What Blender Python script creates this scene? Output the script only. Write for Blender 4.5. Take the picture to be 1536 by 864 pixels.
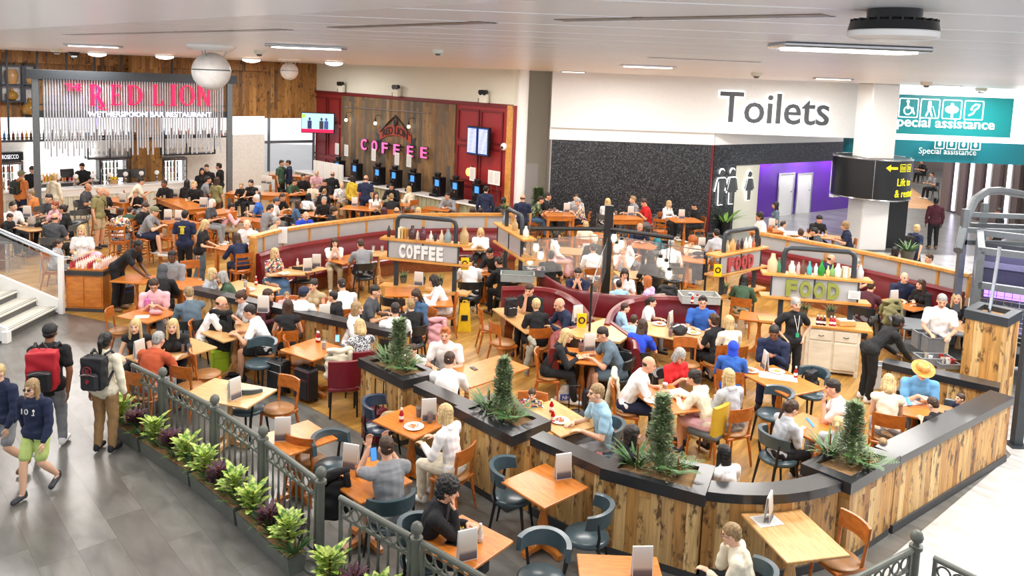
import bpy, bmesh, math, random
import numpy as np
from mathutils import Vector, Matrix
random.seed(7)
for o in list(bpy.data.objects): bpy.data.objects.remove(o)
SC = bpy.context.scene; COL = SC.collection
# ---------------------------------------------------------------- camera
F = 1180.; H = 5.6; SLOPE = .039; YC = 115.; CX = 768.; CY = 243.
_rho = math.atan(SLOPE); _th = math.atan((CY-YC)*math.cos(_rho)/F)
_r0 = Vector((1,0,0)); _u0 = Vector((0,math.sin(_th),math.cos(_th))); FW = Vector((0,math.cos(_th),-math.sin(_th)))
RT = _r0*math.cos(_rho)+_u0*math.sin(_rho); UP = _r0*-math.sin(_rho)+_u0*math.cos(_rho)
cam = bpy.data.cameras.new('camera'); camo = bpy.data.objects.new('camera', cam); COL.objects.link(camo)
M4 = Matrix((RT,UP,-FW)).transposed().to_4x4(); M4.translation = (0,0,H); camo.matrix_world = M4
cam.sensor_width = 36; cam.lens = F/1536*36; cam.shift_y = -(432-CY)/1536; cam.clip_end = 300; cam.clip_start = .05
SC.camera = camo
def at(px, py, z=0.):            # pixel -> point on the level plane z
    d = FW*F+RT*(px-CX)-UP*(py-CY); t = (z-H)/d.z
    return Vector((0,0,H))+d*t
def atY(px, py, Y):              # pixel -> point on the upright plane Y
    d = FW*F+RT*(px-CX)-UP*(py-CY); return Vector((0,0,H))+d*(Y/d.y)
# ---------------------------------------------------------------- world, exposure, big lights
W = bpy.data.worlds.new('world'); SC.world = W; W.use_nodes = True
W.node_tree.nodes['Background'].inputs[0].default_value = (.93,.95,1,1)
W.node_tree.nodes['Background'].inputs[1].default_value = 1.25
SC.view_settings.view_transform = 'Standard'; SC.view_settings.look = 'None'
SC.view_settings.exposure = .22; SC.view_settings.gamma = 1; SC.view_settings.use_curve_mapping = False
CZ = 5.85                        # ceiling height
def area(x, y, z, sx, sy, power, col=(1,.97,.93), rot=(0,0,0)):
    l = bpy.data.lights.new('overhead_light','AREA'); l.shape='RECTANGLE'; l.size=sx; l.size_y=sy; l.energy=power; l.color=col
    o = bpy.data.objects.new('overhead_light', l); o.location=(x,y,z); o.rotation_euler=rot; COL.objects.link(o); return o
for (x,y,p) in [(-9,9,150),(-3.5,8.5,130),(1.5,8,130),(6.5,8.5,330),(11,11,420),(-9,14,170),(-4,13,170),(1,12.5,170),(5.5,13,190),(10.5,15,230),
                (-12,20,210),(-6,19,210),(0,18.5,200),(5,18,200),(10,20,220),(14.5,22,260),(-14.5,26,220),(-8,26,220),(-2,25,210),(4,25.5,190),(10,26,200),(17,28,230),(-9,32,200),(17.5,36,330),(21,33,260),(20,43,420),(24,50,420)]:  # last ones have no fixture, added to brighten the dark far corridor
    area(x,y,CZ-.12,2.4,1.2,p)
WORK=bpy.data.scenes.new('work')
def evaluated(o):
    WORK.collection.objects.link(o); vl=WORK.view_layers[0]; vl.update(); m=bpy.data.meshes.new_from_object(o.evaluated_get(vl.depsgraph)); d=o.data; bpy.data.objects.remove(o); return m,d
# ---------------------------------------------------------------- materials
def C(h):                        # sRGB hex -> linear
    v=[int(h[i:i+2],16)/255 for i in (0,2,4)]
    return tuple((c/12.92 if c<=.04045 else ((c+.055)/1.055)**2.4) for c in v)+(1,)
class NT:
    def __init__(s,name):
        s.m=bpy.data.materials.new(name); s.m.use_nodes=True; s.t=s.m.node_tree; s.b=s.t.nodes['Principled BSDF']
    def n(s,k,**kw):
        nd=s.t.nodes.new('ShaderNode'+k)
        for a,v in kw.items():
            if a.startswith('_'): setattr(nd,a[1:],v)
            else:
                key=int(a[1:]) if a[0]=='i' and a[1:].isdigit() else a.replace('__',' ')
                if hasattr(v,'is_output') : s.t.links.new(v,nd.inputs[key])
                else: nd.inputs[key].default_value=v
        return nd
    def l(s,a,b): s.t.links.new(a,b)
    def math(s,op,a,b=0.):
        return s.n('Math',_operation=op,i0=a,i1=b).outputs[0]
    def mix(s,f,a,b,bl='MIX'):
        nd=s.n('Mix',_data_type='RGBA',_blend_type=bl)
        for i,v in ((0,f),(6,a),(7,b)):
            if hasattr(v,'is_output'): s.l(v,nd.inputs[i])
            else: nd.inputs[i].default_value=v
        return nd.outputs[2]
    def ramp(s,f,stops):
        nd=s.n('ValToRGB'); s.l(f,nd.inputs[0]); e=nd.color_ramp.elements
        while len(e)<len(stops): e.new(.5)
        for i,(p,c) in enumerate(stops): e[i].position=p; e[i].color=c
        return nd.outputs[0]
    def bump(s,h,st=.3,d=.01):
        b=s.n('Bump',Strength=st,Distance=d,Height=h); s.l(b.outputs[0],s.b.inputs['Normal'])
MAT={}
def M(name, hexc='808080', rough=.5, metal=0., noise=.08, nscale=12., obj=False, emit=None, es=1., bump=0., coat=0., trans=0., alpha=1.):
    if name in MAT: return MAT[name]
    k=NT(name); b=k.b; b.inputs['Roughness'].default_value=rough; b.inputs['Metallic'].default_value=metal
    co=k.n('TexCoord').outputs['Object']
    nz=k.n('TexNoise',Vector=co,Scale=nscale,Detail=4.).outputs[0]
    base=k.n('ObjectInfo').outputs['Color'] if obj else C(hexc)
    mp=k.n('MapRange',i0=nz,i1=.3,i2=.7,i3=1-noise,i4=1+noise).outputs[0]
    cb=k.n('CombineColor',i0=mp,i1=mp,i2=mp).outputs[0]
    k.l(k.mix(1.,base,cb,'MULTIPLY'),b.inputs['Base Color'])
    if bump: k.bump(nz,bump)
    if coat: b.inputs['Coat Weight'].default_value=coat; b.inputs['Coat Roughness'].default_value=.15
    if trans: b.inputs['Transmission Weight'].default_value=trans
    if alpha<1: b.inputs['Alpha'].default_value=alpha
    if emit: b.inputs['Emission Color'].default_value=C(emit); b.inputs['Emission Strength'].default_value=es
    MAT[name]=k.m; return k.m
def wood_mat(name, c1, c2, rough=.35, scale=3., coat=.2):
    k=NT(name); b=k.b
    co=k.n('TexCoord').outputs['Object']; oi=k.n('ObjectInfo').outputs['Random']
    off=k.n('VectorMath',_operation='ADD',i0=co); k.l(k.math('MULTIPLY',oi,37.),off.inputs[1])
    mp=k.n('Mapping',Vector=off.outputs[0]); mp.inputs['Scale'].default_value=(scale*.6,scale*5,scale*2)
    nz=k.n('TexNoise',Vector=mp.outputs[0],Scale=2.5,Detail=6.,Distortion=.8).outputs[0]
    nz2=k.n('TexNoise',Vector=off.outputs[0],Scale=1.3).outputs[0]
    c=k.ramp(nz,[(.3,C(c1)),(.72,C(c2))])
    c=k.mix(k.math('MULTIPLY',nz2,.45),c,C(c2))
    k.l(c,b.inputs['Base Color']); b.inputs['Roughness'].default_value=rough; b.inputs['Coat Weight'].default_value=coat; b.inputs['Coat Roughness'].default_value=.2
    k.bump(nz,.05,.002); MAT[name]=k.m; return k.m
def plank_mat(name, cols, pw=.14, pl=2.2, rough=.6, stain=.5, horizontal=False, seam=.02, staincol='3a2412', vert_grain=14., coat=0.):
    """planks drawn from the mesh's own UV in metres: u across the planks, v along them"""
    k=NT(name); b=k.b
    uv=k.n('UVMap').outputs[0]; sp=k.n('SeparateXYZ',i0=uv)
    u,v=sp.outputs[0],sp.outputs[1]
    if horizontal: u,v=v,u
    ui=k.math('DIVIDE',u,pw); pid=k.math('FLOOR',ui); fr=k.math('FRACT',ui)
    rnd=k.n('TexWhiteNoise',_noise_dimensions='1D',W=pid).outputs[0]
    vs=k.math('ADD',k.math('DIVIDE',v,pl),k.math('MULTIPLY',rnd,7.3)); vid=k.math('FLOOR',vs); vf=k.math('FRACT',vs)
    key=k.n('CombineXYZ',i0=pid,i1=vid).outputs[0]
    r2=k.n('TexWhiteNoise',_noise_dimensions='2D',Vector=key).outputs[0]
    gv=k.n('CombineXYZ',i0=k.math('MULTIPLY',u,vert_grain),i1=k.math('MULTIPLY',v,1.1),i2=k.math('MULTIPLY',r2,40.)).outputs[0]
    g=k.n('TexNoise',Vector=gv,Scale=1.6,Detail=5.,Distortion=.6).outputs[0]
    n=len(cols); c=k.ramp(r2,[(i/(n-1),C(x)) for i,x in enumerate(cols)])
    gm=k.n('MapRange',i0=g,i1=.25,i2=.75,i3=.62,i4=1.25).outputs[0]
    c=k.mix(1.,c,k.n('CombineColor',i0=gm,i1=gm,i2=gm).outputs[0],'MULTIPLY')
    if stain:
        sv=k.n('CombineXYZ',i0=k.math('MULTIPLY',u,5.),i1=k.math('MULTIPLY',v,2.2),i2=k.math('MULTIPLY',r2,23.)).outputs[0]
        st=k.n('TexNoise',Vector=sv,Scale=1.3,Detail=4.,Roughness=.65).outputs[0]
        sm=k.n('MapRange',i0=st,i1=.55,i2=.63,i3=0.,i4=stain).outputs[0]
        c=k.mix(sm,c,C(staincol))
    e1=k.math('LESS_THAN',fr,seam); e2=k.math('LESS_THAN',vf,seam*pw/pl)
    e=k.math('MAXIMUM',e1,e2)
    c=k.mix(k.math('MULTIPLY',e,.75),c,C('20140a'))
    k.l(c,b.inputs['Base Color']); b.inputs['Roughness'].default_value=rough
    if coat: b.inputs['Coat Weight'].default_value=coat; b.inputs['Coat Roughness'].default_value=.2
    k.bump(k.math('SUBTRACT',g,e),.15,.004); MAT[name]=k.m; return k.m
def pattern_mat(name, colors, scale=28.):
    k=NT(name); b=k.b; co=k.n('TexCoord').outputs['Object']
    v=k.n('TexVoronoi',Vector=co,Scale=scale); w=k.n('SeparateColor',i0=v.outputs['Color']).outputs[0]
    n=len(colors); rp=k.ramp(w,[(i/n,C(c)) for i,c in enumerate(colors)]); k.t.nodes[-1].color_ramp.interpolation='CONSTANT'
    for nd in k.t.nodes:
        if nd.type=='VALTORGB': nd.color_ramp.interpolation='CONSTANT'
    k.l(rp,b.inputs['Base Color']); b.inputs['Roughness'].default_value=.8; MAT[name]=k.m; return k.m
# ---------------------------------------------------------------- mesh builder
def rotz(v,a): c,s=math.cos(a),math.sin(a); return (v[0]*c-v[1]*s, v[0]*s+v[1]*c, v[2])
class MB:
    def __init__(s): s.v=[]; s.f=[]; s.m=[]; s.uv=[]
    def add(s,vs,fs,m=0,uv=None):
        o=len(s.v); s.v+=[tuple(x) for x in vs]
        for i,f in enumerate(fs):
            s.f.append([o+j for j in f]); s.m.append(m); s.uv.append(uv[i] if uv else None)
        return s
    def box(s,c,d,rz=0,bev=0.,m=0,rx=0,ry=0):
        hx,hy,hz=[x/2 for x in d]; b=min(bev,hx*.9,hy*.9,hz*.9); R=Matrix.Rotation(rz,3,'Z')@Matrix.Rotation(ry,3,'Y')@Matrix.Rotation(rx,3,'X')
        cc=Vector(c)
        if b<=0:
            vs=[(sx*hx,sy*hy,sz*hz) for sx in(-1,1) for sy in(-1,1) for sz in(-1,1)]
            fs=[(0,1,3,2),(4,6,7,5),(0,4,5,1),(2,3,7,6),(0,2,6,4),(1,5,7,3)]
        else:
            vs=[];ix={}
            for sx in(-1,1):
                for sy in(-1,1):
                    for sz in(-1,1):
                        for a in range(3):
                            p=[sx*(hx-b),sy*(hy-b),sz*(hz-b)]; p[a]=(sx*hx,sy*hy,sz*hz)[a]
                            ix[(sx,sy,sz,a)]=len(vs); vs.append(p)
            fs=[]
            for a in range(3):
                o=[i for i in range(3) if i!=a]
                for sg in(-1,1):
                    q=[]
                    for (p1,p2) in((-1,-1),(1,-1),(1,1),(-1,1)):
                        k=[0,0,0];k[a]=sg;k[o[0]]=p1;k[o[1]]=p2;q.append(ix[(*k,a)])
                    fs.append(q)
                for s1 in(-1,1):
                    for s2 in(-1,1):
                        k1=[0,0,0];k1[a]=-1;k1[o[0]]=s1;k1[o[1]]=s2;k2=list(k1);k2[a]=1
                        fs.append([ix[(*k1,o[0])],ix[(*k2,o[0])],ix[(*k2,o[1])],ix[(*k1,o[1])]])
            for sx in(-1,1):
                for sy in(-1,1):
                    for sz in(-1,1): fs.append([ix[(sx,sy,sz,a)] for a in range(3)])
        return s.add([cc+R@Vector(p) for p in vs],fs,m)
    def ring(s,loops,m=0,close=True,caps=True):
        n=len(loops[0]); vs=[p for l in loops for p in l]; fs=[]
        for i in range(len(loops)-1):
            for j in range(n if close else n-1):
                fs.append((i*n+j,i*n+(j+1)%n,(i+1)*n+(j+1)%n,(i+1)*n+j))
        if caps: fs.append(list(range(n))[::-1]); fs.append([(len(loops)-1)*n+j for j in range(n)])
        return s.add(vs,fs,m)
    def cyl(s,a,b,r0,r1=None,n=10,m=0):
        r1=r0 if r1 is None else r1; a=Vector(a);b=Vector(b); d=(b-a).normalized(); x=d.orthogonal().normalized(); y=d.cross(x)
        return s.ring([[p+(x*math.cos(2*math.pi*i/n)+y*math.sin(2*math.pi*i/n))*r for i in range(n)] for p,r in((a,r0),(b,r1))],m)
    def tube(s,pts,r,n=8,m=0,closed=False):
        pts=[Vector(p) for p in pts]; L=[]; prev=None
        for i,p in enumerate(pts):
            if closed: d=(pts[(i+1)%len(pts)]-pts[i-1])
            else: d=pts[min(i+1,len(pts)-1)]-pts[max(i-1,0)]
            d.normalize(); x=(prev-d*prev.dot(d)) if prev else d.orthogonal(); x.normalize(); prev=x; y=d.cross(x)
            rr=r[i] if isinstance(r,(list,tuple)) else r
            L.append([p+(x*math.cos(2*math.pi*j/n)+y*math.sin(2*math.pi*j/n))*rr for j in range(n)])
        if closed: L.append(L[0]); return s.ring(L,m,caps=False)
        return s.ring(L,m)
    def lathe(s,prof,o=(0,0,0),n=14,m=0,sx=1,sy=1):
        return s.ring([[(o[0]+r*sx*math.cos(2*math.pi*j/n),o[1]+r*sy*math.sin(2*math.pi*j/n),o[2]+z) for j in range(n)] for r,z in prof],m)
    def sph(s,c,r,n=12,m=0,R=None):
        if not isinstance(r,(tuple,list)): r=(r,r,r)
        h=n//2; L=[]; c=Vector(c)
        for i in range(1,h):
            t=math.pi*i/h; L.append([Vector((r[0]*math.sin(t)*math.cos(2*math.pi*j/n),r[1]*math.sin(t)*math.sin(2*math.pi*j/n),-r[2]*math.cos(t))) for j in range(n)])
        vs=[Vector((0,0,-r[2]))]+[p for l in L for p in l]+[Vector((0,0,r[2]))]; fs=[]
        for j in range(n): fs.append((0,1+(j+1)%n,1+j))
        for i in range(h-2):
            for j in range(n): fs.append((1+i*n+j,1+i*n+(j+1)%n,1+(i+1)*n+(j+1)%n,1+(i+1)*n+j))
        e=len(vs)-1
        for j in range(n): fs.append((e,1+(h-2)*n+j,1+(h-2)*n+(j+1)%n))
        if R is not None: vs=[R@p for p in vs]
        return s.add([c+p for p in vs],fs,m)
    def cap(s,a,b,ra,rb,fl=1.,side=None,n=12,m=0):
        a=Vector(a);b=Vector(b);d=b-a; L0=d.length
        if L0<1e-5: d=Vector((0,0,1)); L0=1e-5
        d=d.normalized(); x=Vector(side) if side is not None else d.orthogonal(); x=(x-d*x.dot(d)).normalized(); y=d.cross(x); L=[]
        for t in (80,50,20): t=math.radians(t); L.append((a-d*math.sin(t)*ra*min(1,fl+.15),ra*math.cos(t)))
        L.append((a,ra)); L.append((b,rb))
        for t in (20,50,80): t=math.radians(t); L.append((b+d*math.sin(t)*rb*min(1,fl+.15),rb*math.cos(t)))
        return s.ring([[p+(x*math.cos(2*math.pi*j/n)+y*fl*math.sin(2*math.pi*j/n))*r for j in range(n)] for p,r in L],m)
    def prism(s,poly,z0,z1,m=0):
        return s.ring([[(x,y,z0) for x,y in poly],[(x,y,z1) for x,y in poly]],m)
    def quad(s,a,b,c,d,m=0,uv=None): return s.add([a,b,c,d],[(0,1,2,3)],m,[uv] if uv else None)
    def plank_box(s,p0,p1,th,z0,z1,m=0,u0=0.):
        """upright slab from p0 to p1, UV in metres on its faces"""
        p0=Vector((p0[0],p0[1],0));p1=Vector((p1[0],p1[1],0)); d=(p1-p0);L=d.length;d.normalize();n=Vector((-d.y,d.x,0))*th/2
        a,b,c,e=p0-n,p1-n,p1+n,p0+n; Z=lambda p,z:(p.x,p.y,z)
        for q0,q1,l in((a,b,L),(b,c,th),(c,e,L),(e,a,th)):
            s.quad(Z(q0,z0),Z(q1,z0),Z(q1,z1),Z(q0,z1),m,[(u0,z0),(u0+l,z0),(u0+l,z1),(u0,z1)])
        s.quad(Z(a,z1),Z(b,z1),Z(c,z1),Z(e,z1),m,[(0,0),(L,0),(L,th),(0,th)]); s.quad(Z(e,z0),Z(c,z0),Z(b,z0),Z(a,z0),m)
        return s
    def mesh(s,name,mats,smooth=35):
        me=bpy.data.meshes.new(name); me.from_pydata(s.v,[],s.f)
        for x in (mats if isinstance(mats,(list,tuple)) else [mats]): me.materials.append(x)
        me.polygons.foreach_set('material_index',s.m)
        if any(s.uv):
            lay=me.uv_layers.new(name='UVMap').data; k=0
            for f,u in zip(s.f,s.uv):
                for j in range(len(f)):
                    if u: lay[k].uv=u[j]
                    k+=1
        bm=bmesh.new(); bm.from_mesh(me); bmesh.ops.recalc_face_normals(bm,faces=bm.faces); bm.to_mesh(me); bm.free()
        if smooth: me.shade_smooth(); me.set_sharp_from_angle(angle=math.radians(smooth))
        return me
    def build(s,name,mats,parent=None,loc=(0,0,0),rz=0,smooth=35):
        return link(name,s.mesh(name,mats,smooth),parent,loc,rz)
def link(name,me,parent=None,loc=(0,0,0),rz=0):
    o=bpy.data.objects.new(name,me); COL.objects.link(o); o.location=loc; o.rotation_euler=(0,0,rz)
    if parent: o.parent=parent
    return o
def tag(o,label,cat,group=None):
    o['label']=label; o['category']=cat
    if group: o['group']=group
    return o
def thing(name,label,cat,loc=(0,0,0),rz=0,group=None):
    o=bpy.data.objects.new(name,None); o.empty_display_size=.1; COL.objects.link(o); o.location=loc; o.rotation_euler=(0,0,rz); return tag(o,label,cat,group)
def struct(o): o['kind']='structure'; return o
def text_mesh(body,size,depth,name='lettering',align='LEFT',bold=0.,sx=1.,spacing=1.):
    cu=bpy.data.curves.new(name,'FONT'); cu.body=body; cu.size=size; cu.extrude=depth; cu.offset=bold; cu.align_x=align; cu.space_character=spacing; cu.resolution_u=3
    me,_=evaluated(bpy.data.objects.new(name,cu)); bpy.data.curves.remove(cu)
    me.name=name; me.transform(Matrix.Rotation(math.pi/2,4,'X')@Matrix.Diagonal((sx,1,1,1))); return me
def text(body,size,mat,loc,rz=0,depth=.01,parent=None,name='lettering',align='LEFT',bold=0.,sx=1.,width=None,height=None,rx=0):
    me=text_mesh(body,size,depth,name,align,bold,sx)
    if len(me.vertices)==0: return None
    co=np.empty(len(me.vertices)*3); me.vertices.foreach_get('co',co); co=co.reshape(-1,3)
    mn=co.min(0);mx=co.max(0)
    if width: co[:,0]=(co[:,0]-(mn[0] if align=='LEFT' else (mn[0]+mx[0])/2))*width/(mx[0]-mn[0])
    if height: co[:,2]=(co[:,2]-mn[2])*height/(mx[2]-mn[2])
    me.vertices.foreach_set('co',co.ravel()); me.update(); me.materials.clear(); me.materials.append(mat)
    o=link(name,me,parent,loc,rz); o.rotation_euler=(rx,0,rz); return o
# ---------------------------------------------------------------- material library
M('white_paint','f4f4f2',.5,noise=.02); M('cream_paint','e2e2d2',.6,noise=.02); M('white_gloss','f2f1ee',.25,noise=.01)
M('ceiling_metal','f2efee',.3,noise=.03,nscale=.6); M('ceiling_gap','8a8684',.5)
M('red_panel','93292c',.45,noise=.06); M('red_trim','6f1d20',.45)
M('steel_dark','3c4146',.42,.35,noise=.1); M('steel_grey','6e7478',.4,.5); M('iron_grey','62665f',.42,.1,noise=.08); M('black_metal','17181a',.4); M('chrome','c9ccd0',.15,1.)
M('black_plastic','101216',.3); M('cap_black','26282b',.32,noise=.12,coat=.3); M('kick_grey','3f4042',.5)
M('maroon_leather','6d1920',.3,noise=.16,nscale=5,bump=.05,coat=.25); M('teal_leather','3c4f57',.33,noise=.1,coat=.25); M('navy_leather','22344a',.3,coat=.3)
M('black_leather','202326',.35,coat=.2); M('tan_leather','9a6a3a',.4,noise=.12); M('mustard_leather','c9a433',.4,noise=.06); M('grey_leather','55595a',.4,noise=.08)
M('burgundy_leather','751828',.3,coat=.25,noise=.1)
wood_mat('table_orange','a8561c','d98838',.3); wood_mat('table_pale','b98348','dcb27a',.28); wood_mat('chair_wood','8a4518','c9742e',.32); wood_mat('dark_wood','5a2c12','8a4a22',.35)
wood_mat('rail_wood','b3742c','dba255',.35,scale=1.5)
plank_mat('bamboo_planks',['c3924e','d9b070','b07a3a','e0bc80','a87238','cf9f5a'],.14,4.,.5,.9,staincol='4e3220')
plank_mat('bar_planks',['8a5c28','b07c38','99692e','c08c48','6e4a20'],.16,1.8,.5,.75,staincol='2a1a0c')
plank_mat('grey_brown_planks',['6a5238','8b6a42','77624a','56544c','9c7a4e'],.2,3.5,.6,.45,staincol='4b4a50')
plank_mat('oak_floor',['b88a42','c99d55','a87a38','bf924a'],.16,1.4,.32,.0,seam=.012,vert_grain=9.,coat=.25)
plank_mat('vinyl_floor',['706f6a','797874','666561','7f7e79'],.42,1.9,.3,.0,seam=.008,vert_grain=3.,coat=.3)
plank_mat('pale_floor',['c9c8c6','d2d1cf','cdccca'],.42,1.9,.25,.0,seam=.006,vert_grain=3.,coat=.4)
plank_mat('corridor_floor',['c08a54','cc9a66','b47c48'],.2,1.4,.4,.0)
k=NT('mosaic'); uv=k.n('UVMap').outputs[0]
sc=k.n('VectorMath',_operation='SCALE',i0=uv); sc.inputs['Scale'].default_value=34.
fl=k.n('VectorMath',_operation='FLOOR',i0=sc.outputs[0]).outputs[0]
r=k.n('TexWhiteNoise',_noise_dimensions='3D',Vector=fl).outputs[0]
k.l(k.ramp(r,[(0,C('181a1e')),(.6,C('2a2d31')),(.9,C('43464b')),(1,C('65696e'))]),k.b.inputs['Base Color'])
k.b.inputs['Roughness'].default_value=.28; nb=k.n('VectorMath',_operation='SUBTRACT',i0=k.n('TexWhiteNoise',_noise_dimensions='3D',Vector=fl).outputs[1],i1=(.5,.5,.5))
nn=k.n('VectorMath',_operation='SCALE',i0=nb.outputs[0]); nn.inputs['Scale'].default_value=.16
ad=k.n('VectorMath',_operation='ADD',i0=nn.outputs[0],i1=k.n('NewGeometry').outputs['Normal']); no=k.n('VectorMath',_operation='NORMALIZE',i0=ad.outputs[0]); k.l(no.outputs[0],k.b.inputs['Normal']); MAT['mosaic']=k.m
M('purple_panel','5a1ea0',.25,noise=.03,coat=.4); M('teal_sign','0a7a7c',.35,emit='0a8284',es=.22,noise=.0); M('teal_band','0b7480',.4,noise=.02)
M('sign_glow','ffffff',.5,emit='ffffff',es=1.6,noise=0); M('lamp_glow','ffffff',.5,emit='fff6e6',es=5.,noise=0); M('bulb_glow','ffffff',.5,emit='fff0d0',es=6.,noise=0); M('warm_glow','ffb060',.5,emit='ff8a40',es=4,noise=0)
M('letter_grey','4b4e52',.4); M('letter_red','e01050',.4,emit='e8104e',es=.9,noise=0); M('letter_white','f4f4ff',.4,emit='f4f4ff',es=.9,noise=0); M('neon_pink','f06aa0',.4,emit='f2559a',es=1.1,noise=0)
M('purple_glow','8a5cff',.4,emit='8a62ff',es=3.,noise=0); M('led_white','ffffff',.4,emit='d8d4ff',es=2.4,noise=0); M('screen_blue','3a78d0',.3,emit='4a90e0',es=1.0,noise=0)
M('yellow_sign','f2e21a',.5,emit='f2e21a',es=.6,noise=0); M('black_sign','15171a',.35)
M('glass','ffffff',.05,alpha=.08,noise=0); M('tint_glass','a0a8a8',.1,alpha=.28,noise=0); M('frost_panel','b9b9b9',.25,alpha=.85,noise=.05,nscale=3)
M('soil','9a7850',.9,noise=.3,nscale=60); M('leaf_green','4a6e3c',.45,noise=.3,nscale=20); M('leaf_light','9bbf3a',.45,noise=.3,nscale=25); M('leaf_purple','4a1c30',.45,noise=.25); M('shrub_green','71845a',.5,noise=.35,nscale=40)
M('paper','e9e8e4',.55,noise=.02); M('menu_print','a9a6a8',.5,noise=.25,nscale=8); M('tile_white','efece6',.3); M('stair_tread','dcdacf',.4,noise=.03); M('stair_dark','5f605e',.6)
# ---------------------------------------------------------------- geometry of the walls
def P2(v): return (v[0],v[1])
def atW(px,py,p0,p1,off=0.):
    """pixel -> point on the upright wall through p0,p1 (moved off metres towards the camera)"""
    d=FW*F+RT*(px-CX)-UP*(py-CY); e=Vector((p1[0]-p0[0],p1[1]-p0[1],0)).normalized(); n=Vector((-e.y,e.x,0))
    if n.y>0: n=-n
    q=Vector((p0[0],p0[1],H))+n*off; t=(q-Vector((0,0,H))).dot(n)/d.dot(n); return Vector((0,0,H))+d*t
def slab(name,p0,p1,th,z0,z1,mat,kind=True,parent=None):
    o=MB().plank_box(p0,p1,th,z0,z1).build(name,MAT[mat],parent,smooth=0)
    return struct(o) if kind else o
def floor_poly(name,pts,z0,z1,mat,ang=0.):
    """flat slab with UV in metres"""
    n=len(pts); mb=MB(); c,s_=math.cos(ang),math.sin(ang)
    uv=[(x*c-y*s_,x*s_+y*c) for x,y in pts]
    mb.add([(x,y,z1) for x,y in pts],[list(range(n))],0,[uv]); mb.add([(x,y,z0) for x,y in pts],[list(range(n))[::-1]])
    for i in range(n):
        a,b=pts[i],pts[(i+1)%n]; mb.quad((a[0],a[1],z0),(b[0],b[1],z0),(b[0],b[1],z1),(a[0],a[1],z1))
    return struct(mb.build(name,MAT[mat],smooth=0))
floor_poly('floor',[(-26,-2),(32,-2),(32,58),(-26,58)],-.1,0,'vinyl_floor',math.radians(-42))
T=lambda x,y,z=0.:P2(at(x,y,z))
floor_poly('floor_restaurant',[T(60,455),T(95,469),T(165,484),T(300,535),T(440,598),T(540,650),(-.9,11.0),(.1,9.85),(1.4,9.0),(2.6,8.7),(3.9,9.0),(7.75,11.9),(8.0,13.2),T(1440,470),T(1454,435),T(1137,372),(7.4,28.6),(1.5,28.3),(-.2,27.9),(-9.2,36.8),(-19,30),(-19,17)],0,.008,'oak_floor',math.radians(35))
floor_poly('floor_concourse',[(4.7,6.2),(12,6.2),(20,16),(20,27),(12.5,27),T(1350,392),T(1440,425),T(1456,470),(8.3,13),(8.0,11.8),(4.35,8.6)],0,.006,'pale_floor',math.radians(-42))
# ceiling of long metal planks, with a lower soffit near the camera
struct(MB().box((2,27,CZ+.1),(60,62,.1)).build('ceiling',MAT['ceiling_gap'],smooth=0))
for i in range(70):
    y=2.2+i*.62
    if y>44: break
    o=MB().box((-1,y,CZ+.02),(52,.6,.04),bev=.01).build('trim_%d'%(i+1),MAT['ceiling_metal'],smooth=0); struct(o)
# ---- bar wall and counter
B0=at(-40,292,1.1); B1=at(300,272,1.1); bd=(B1-B0); bd.z=0; BL=bd.length; bd.normalize(); bn=Vector((-bd.y,bd.x,0))     # bn points away from the camera
W0=B0+bn*3.1-bd*3; W1=B1+bn*3.1+bd*4.0
CW0=Vector((.05,27.9,0)); CW1=Vector((-9.25,37.1,0)); cd=(CW1-CW0).normalized(); cn=Vector((-cd.y,cd.x,0)); cn=-cn if cn.y>0 else cn   # cn towards camera
def bw(px,py,off=0.): return atW(px,py,W0,W1,off)
z_hd=bw(200,100).z; z_ni=bw(200,177).z; z_cl=bw(200,205).z; z_fr=bw(200,232).z
slab('wall_bar',W0,W1,.1,z_ni+.05,CZ,'bar_planks')
slab('trim_101',W0-bn*.25,W1-bn*.25,.3,z_hd,CZ,'bar_planks')
slab('wall_bar_lower',W0,W1,.1,0,z_cl,'tile_white')
wn=struct(MB().plank_box(W0,W1,.02,z_cl,z_ni+.05).build('window_1',MAT['sign_glow'],smooth=0))
# window wall between the bar and the coffee wall
V0=CW1; V1=Vector((-15.0,33.0,0))
def vw(px,py): return atW(px,py,V0,V1)
slab('wall_window',V0,V1,.12,vw(420,177).z,CZ,'bar_planks')
slab('wall_window_sill',V0,V1,.12,0,.85,'white_paint')
mb=MB()
for px in(345,403,470): p=vw(px,250); mb.box((p.x,p.y,2.3),(.1,.1,3.6))
ma=MB()
for y in(214,): p,q=vw(345,y),vw(470,y); mb.plank_box(p,q,.1,p.z-.06,p.z+.06)
o=struct(mb.build('window_2',MAT['steel_grey'],smooth=0))
slab('window_pane',V0,V1,.02,.85,vw(420,177).z,'glass',False,o)
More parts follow.
